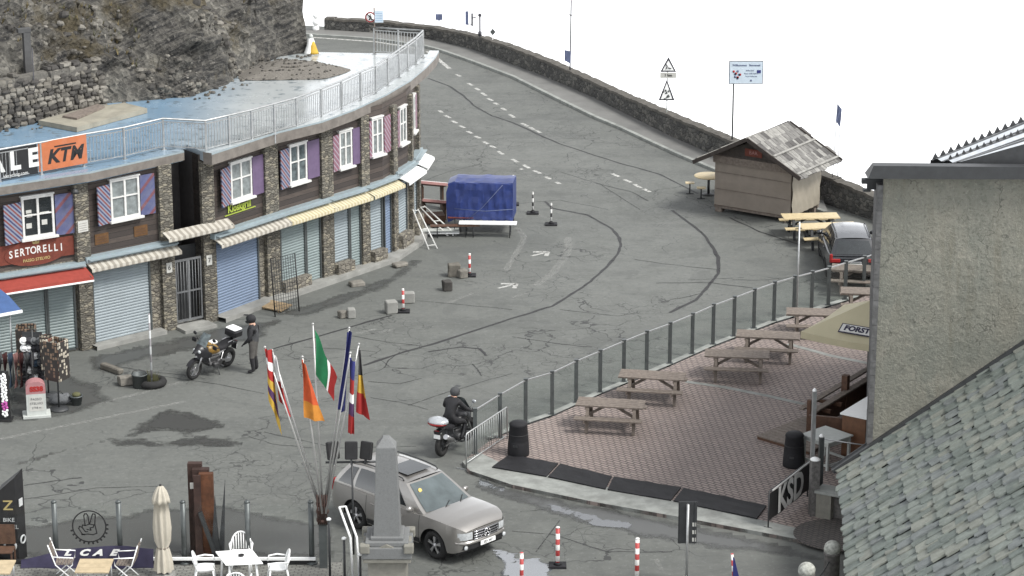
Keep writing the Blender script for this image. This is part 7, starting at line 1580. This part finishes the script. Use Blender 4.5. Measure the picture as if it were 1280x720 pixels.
mb.build('flower_picture',MT['f_red'],o); mb2.build('leaf_picture',MT['sign_blue'],o); MB().lathe([(0,0),(.04,0),(.04,.006),(0,.006)],12,0,XB(.66,.14)).build('round_emblem',MT['sign_blue'],o)
p = outp(833); o = thing('warning_sign','two stacked triangular warning signs on a pale pole beyond the parapet','traffic sign',p); z1_,z2_ = GY(834,71,p.y).z,GY(833,127,p.y).z
MB().tube([(0,.06,-.4),(0,.06,z1_-.2)],.025,8).build('pole',MT['milestone'],o)
def tri(zt, w, h, x0, nm):
    mb = MB(T(x0,0,zt) @ R(PI/2,'X')); mb.add([(-w/2,-h,0),(w/2,-h,0),(0,0,0),(-w/2+.11,-h+.07,.004),(w/2-.11,-h+.07,.004),(0,-.16,.004)],[(0,1,2)]); a_ = mb.build(nm,MT['sign_dark'],o); m2 = MB(T(x0,-.006,zt) @ R(PI/2,'X')); m2.add([(-w/2+.1,-h+.065,0),(w/2-.1,-h+.065,0),(0,-.15,0)],[(0,1,2)]); m2.build('face',MT['plastic_white'],a_); return a_
zA_ = GY(834,71,p.y).z; hA = zA_-GY(834,90,p.y).z; wA = 21/31.0; t1 = tri(zA_,wA,hA,.03,'upper_triangle'); mb = MB(T(.03,-.014,zA_-hA*.62)); mb.tube([(-.1,0,-.12),(-.04,0,.0),(-.1,0,.08)],.02,5); mb.tube([(-.02,0,-.06),(.12,0,-.1)],.022,5); mb.build('pictogram',MT['black'],t1)
zC = GY(834,90.5,p.y).z; zD = GY(834,97.5,p.y).z; MB().box(.03-wA/2,.03+wA/2,-.02,.0,zD,zC).build('plate',MT['plaque'],o); text('1 km',.16,T(.03,-.024,(zC+zD)/2) @ R(PI/2,'X'),MT['black'],parent=o,world=False,bold=.004)
zE = GY(833,99,p.y).z; hE = zE-GY(833,127,p.y).z; t2 = tri(zE,wA,hE*.95,-.02,'lower_triangle'); rn = random.Random(6); mb = MB(T(-.02,-.014,zE-hE*.6))
for k in range(16): mb.sphere((rn.uniform(-.16,.16),0,rn.uniform(-.26,.12)),rn.uniform(.02,.045),6,5,0,None,(1,.3,1))
mb.build('peeling_patches',MT['post_grey'],t2)
p = outp(712); o = thing('lamp_post','tall thin dark pole with a small purple sign halfway up beyond the parapet','pole',p); zt_ = GY(713,-6,p.y).z; MB().tube([(0,0,-.4),(.05,0,zt_)],.03,8).tube([(-.1,0,GY(713,18,p.y).z+.1),(.03,0,GY(713,20,p.y).z),(.14,0,GY(713,18,p.y).z)],.02,5).build('shaft',MT['sign_dark'],o); z_ = GY(713,70,p.y).z; MB().add([(-.24,-.04,z_-.2),(.03,-.06,z_-.34),(.06,-.06,z_+.22),(-.24,-.04,z_+.28)],[(0,1,2,3)]).add([(-.24,-.01,z_-.2),(.03,-.03,z_-.34),(.06,-.03,z_+.22),(-.24,-.01,z_+.28)],[(3,2,1,0)]).build('small_sign',MT['sign_blue'],o)
p = outp(600); o = thing('lamp_post','short dark pole with a round top standing on the parapet at the bend','pole',p); zt_ = GY(600,20,p.y).z; MB().tube([(0,0,-.4),(0,0,zt_)],.04,8).sphere((0,0,zt_+.04),.09,8,6).lathe([(.09,GY(600,42,p.y).z-.1),(.09,GY(600,42,p.y).z+.1)],8).build('shaft',MT['sign_dark'],o)
p = outp(585); o = thing('road_sign','pair of narrow dark road signs seen edge on at the bend','traffic sign',p); MB().tube([(0,.03,-.4),(0,.03,GY(585,5,p.y).z)],.02,6).build('pole',MT['plastic_white'],o); za_,zb3 = GY(584,14,p.y).z,GY(584,31,p.y).z; MB().box(-.12,.03,-.01,.01,zb3,za_).build('left_plate',MT['sign_blue'],o); MB().box(.16,.25,-.01,.01,zb3-.06,za_-.1).tube([(.25,0,(za_+zb3)/2),(.4,0,(za_+zb3)/2+.05)],.03,5).tube([(0,0,zb3+.04),(.2,0,zb3+.02)],.02,5).build('right_plate',MT['sign_dark'],o)
for (u,vt,vb,lab,w_,mt) in ((549,-4,25,'small grey road sign high above the parapet near the railing end',.34,'sign_blue'),(616,36,44,'tiny grey diamond sign right of the round topped pole',.2,'post_grey')):
    p = outp(u,.8); o = thing('road_sign',lab,'traffic sign',p); za_,zb3 = GY(u,vt,p.y).z,GY(u,vb,p.y).z; MB().tube([(0,.03,-.4),(0,.03,za_)],.018,6).build('pole',MT['plastic_white'],o)
    if u==549: MB().box(-w_/2,w_/2,-.01,.01,zb3,GY(u,17.5,p.y).z).box(-.06,.06,-.01,.01,zb3-.03,zb3-.001).build('plate',MT[mt],o)
    else: MB(T(0,0,(za_+zb3)/2)).add([(-.14,0,0),(0,0,-.17),(.14,0,0),(0,0,.17),(-.14,.012,0),(0,.012,-.17),(.14,.012,0),(0,.012,.17)],[(0,1,2,3),(7,6,5,4)]).build('plate',MT[mt],o)
# pennant pair near the kiosk
p = outp(1041,.6); o = thing('pennant_pole','pair of thin poles carrying one dark drooping pennant behind the kiosk','flag',p); a1_,a2_ = GY(1047,130,p.y),GY(1051,139,p.y); MB().tube([up(GY(1039,226,p.y),-.3),a1_],.014,5).tube([up(GY(1046,226,p.y),-.3),a2_],.014,5).build('pole',MT['sign_dark'],o,True); q = [GY(u,v,p.y-.05) for u,v in ((1047,130),(1052.5,136.5),(1050,159),(1044.5,151))]; MB().grid([[q[0].lerp(q[1],i/4).lerp(q[3].lerp(q[2],i/4),j/5)+Vector((0,.04*math.sin(i*2+j),0)) for i in range(5)] for j in range(6)],0,True).build('pennant',MT['sign_blue'],o,True)
# no entry for pedestrians sign on the roof, white post in the wall gap, figure at the rock
p = G(468.5,68,ZR); z_ = GY(463,21,p.y).z; xs_ = GY(463,21,p.y).x-p.x; o = thing('no_walking_sign','round no walking sign with a pale plate at the end of the roof railing','traffic sign',p); zl = z_-ZR
MB().tube([(0,0,0),(0,0,zl+.35)],.03,8).build('pole',MT['wood_grey'],o); M_ = T(xs_,-.06,zl) @ R(PI/2,'X'); a_ = MB(M_).lathe([(0,-.01),(.2,-.01),(.2,.004),(.0,.004)],24).build('disc',MT['plastic_white'],o); MB(M_).torus(.175,.03,24,5,0,R(PI/2,'X'),.4).build('red_rim',MT['bike_red'],a_)
mb = MB(T(xs_,-.075,zl)); mb.sphere((0,0,.09),.028,8,6); mb.tube([(0,0,.06),(.0,0,-.02),(-.05,0,-.11)],.022,5).tube([(0,0,-.02),(.05,0,-.11)],.02,5).tube([(-.06,0,.0),(0,0,.04),(.06,0,.0)],.016,5); mb.tube([(-.12,0,.12),(.12,0,-.12)],.016,5); mb.build('walker_pictogram',MT['black'],a_)
MB().box(.02,.34,-.08,-.06,zl-.2,zl+.26).build('pale_plate',MT['board_pale'],o); mb = MB(); [mb.box(.05,.31,-.086,-.081,zl-.14+k*.09,zl-.11+k*.09) for k in range(4)]; mb.build('lettering',MT['skyblue'],o)
p = G(395,40); o = thing('white_post','short white rounded guide post standing in the gap of the parapet','post',p); MB().sphere((0,0,.18),.17,12,8).sphere((0,0,.5),.19,12,8).sphere((0,0,.82),.15,12,8).build('shaft',MT['plastic_white'],o)
p = G(389,67,ZR); o = thing('small_statue','small white and yellow statue at the foot of the rock by the roof end','statue',p); MB().lathe([(.3,0),(.26,.06),(.17,.3),(.13,.48),(.1,.56),(.05,.6)],14).build('robe',MT['plastic_white'],o); MB().sphere((0,0,.66),.085,12,8).build('head',MT['milestone'],o); MB().lathe([(.24,0.02),(.2,.1),(.12,.34),(.06,.48),(.01,.5)],14,0,T(.06,-.05,0)).build('yellow_cloak',MT['f_yellow'],o)
lp = GY(43,115,86); o = thing('wire_pole','very thin dark pole rising from the shop roof behind the orange banner','pole',up(lp,ZR)); MB().tube([(0,0,0),(0,0,GY(43,60,86).z-ZR)],.018,6).build('shaft',MT['sign_dark'],o)
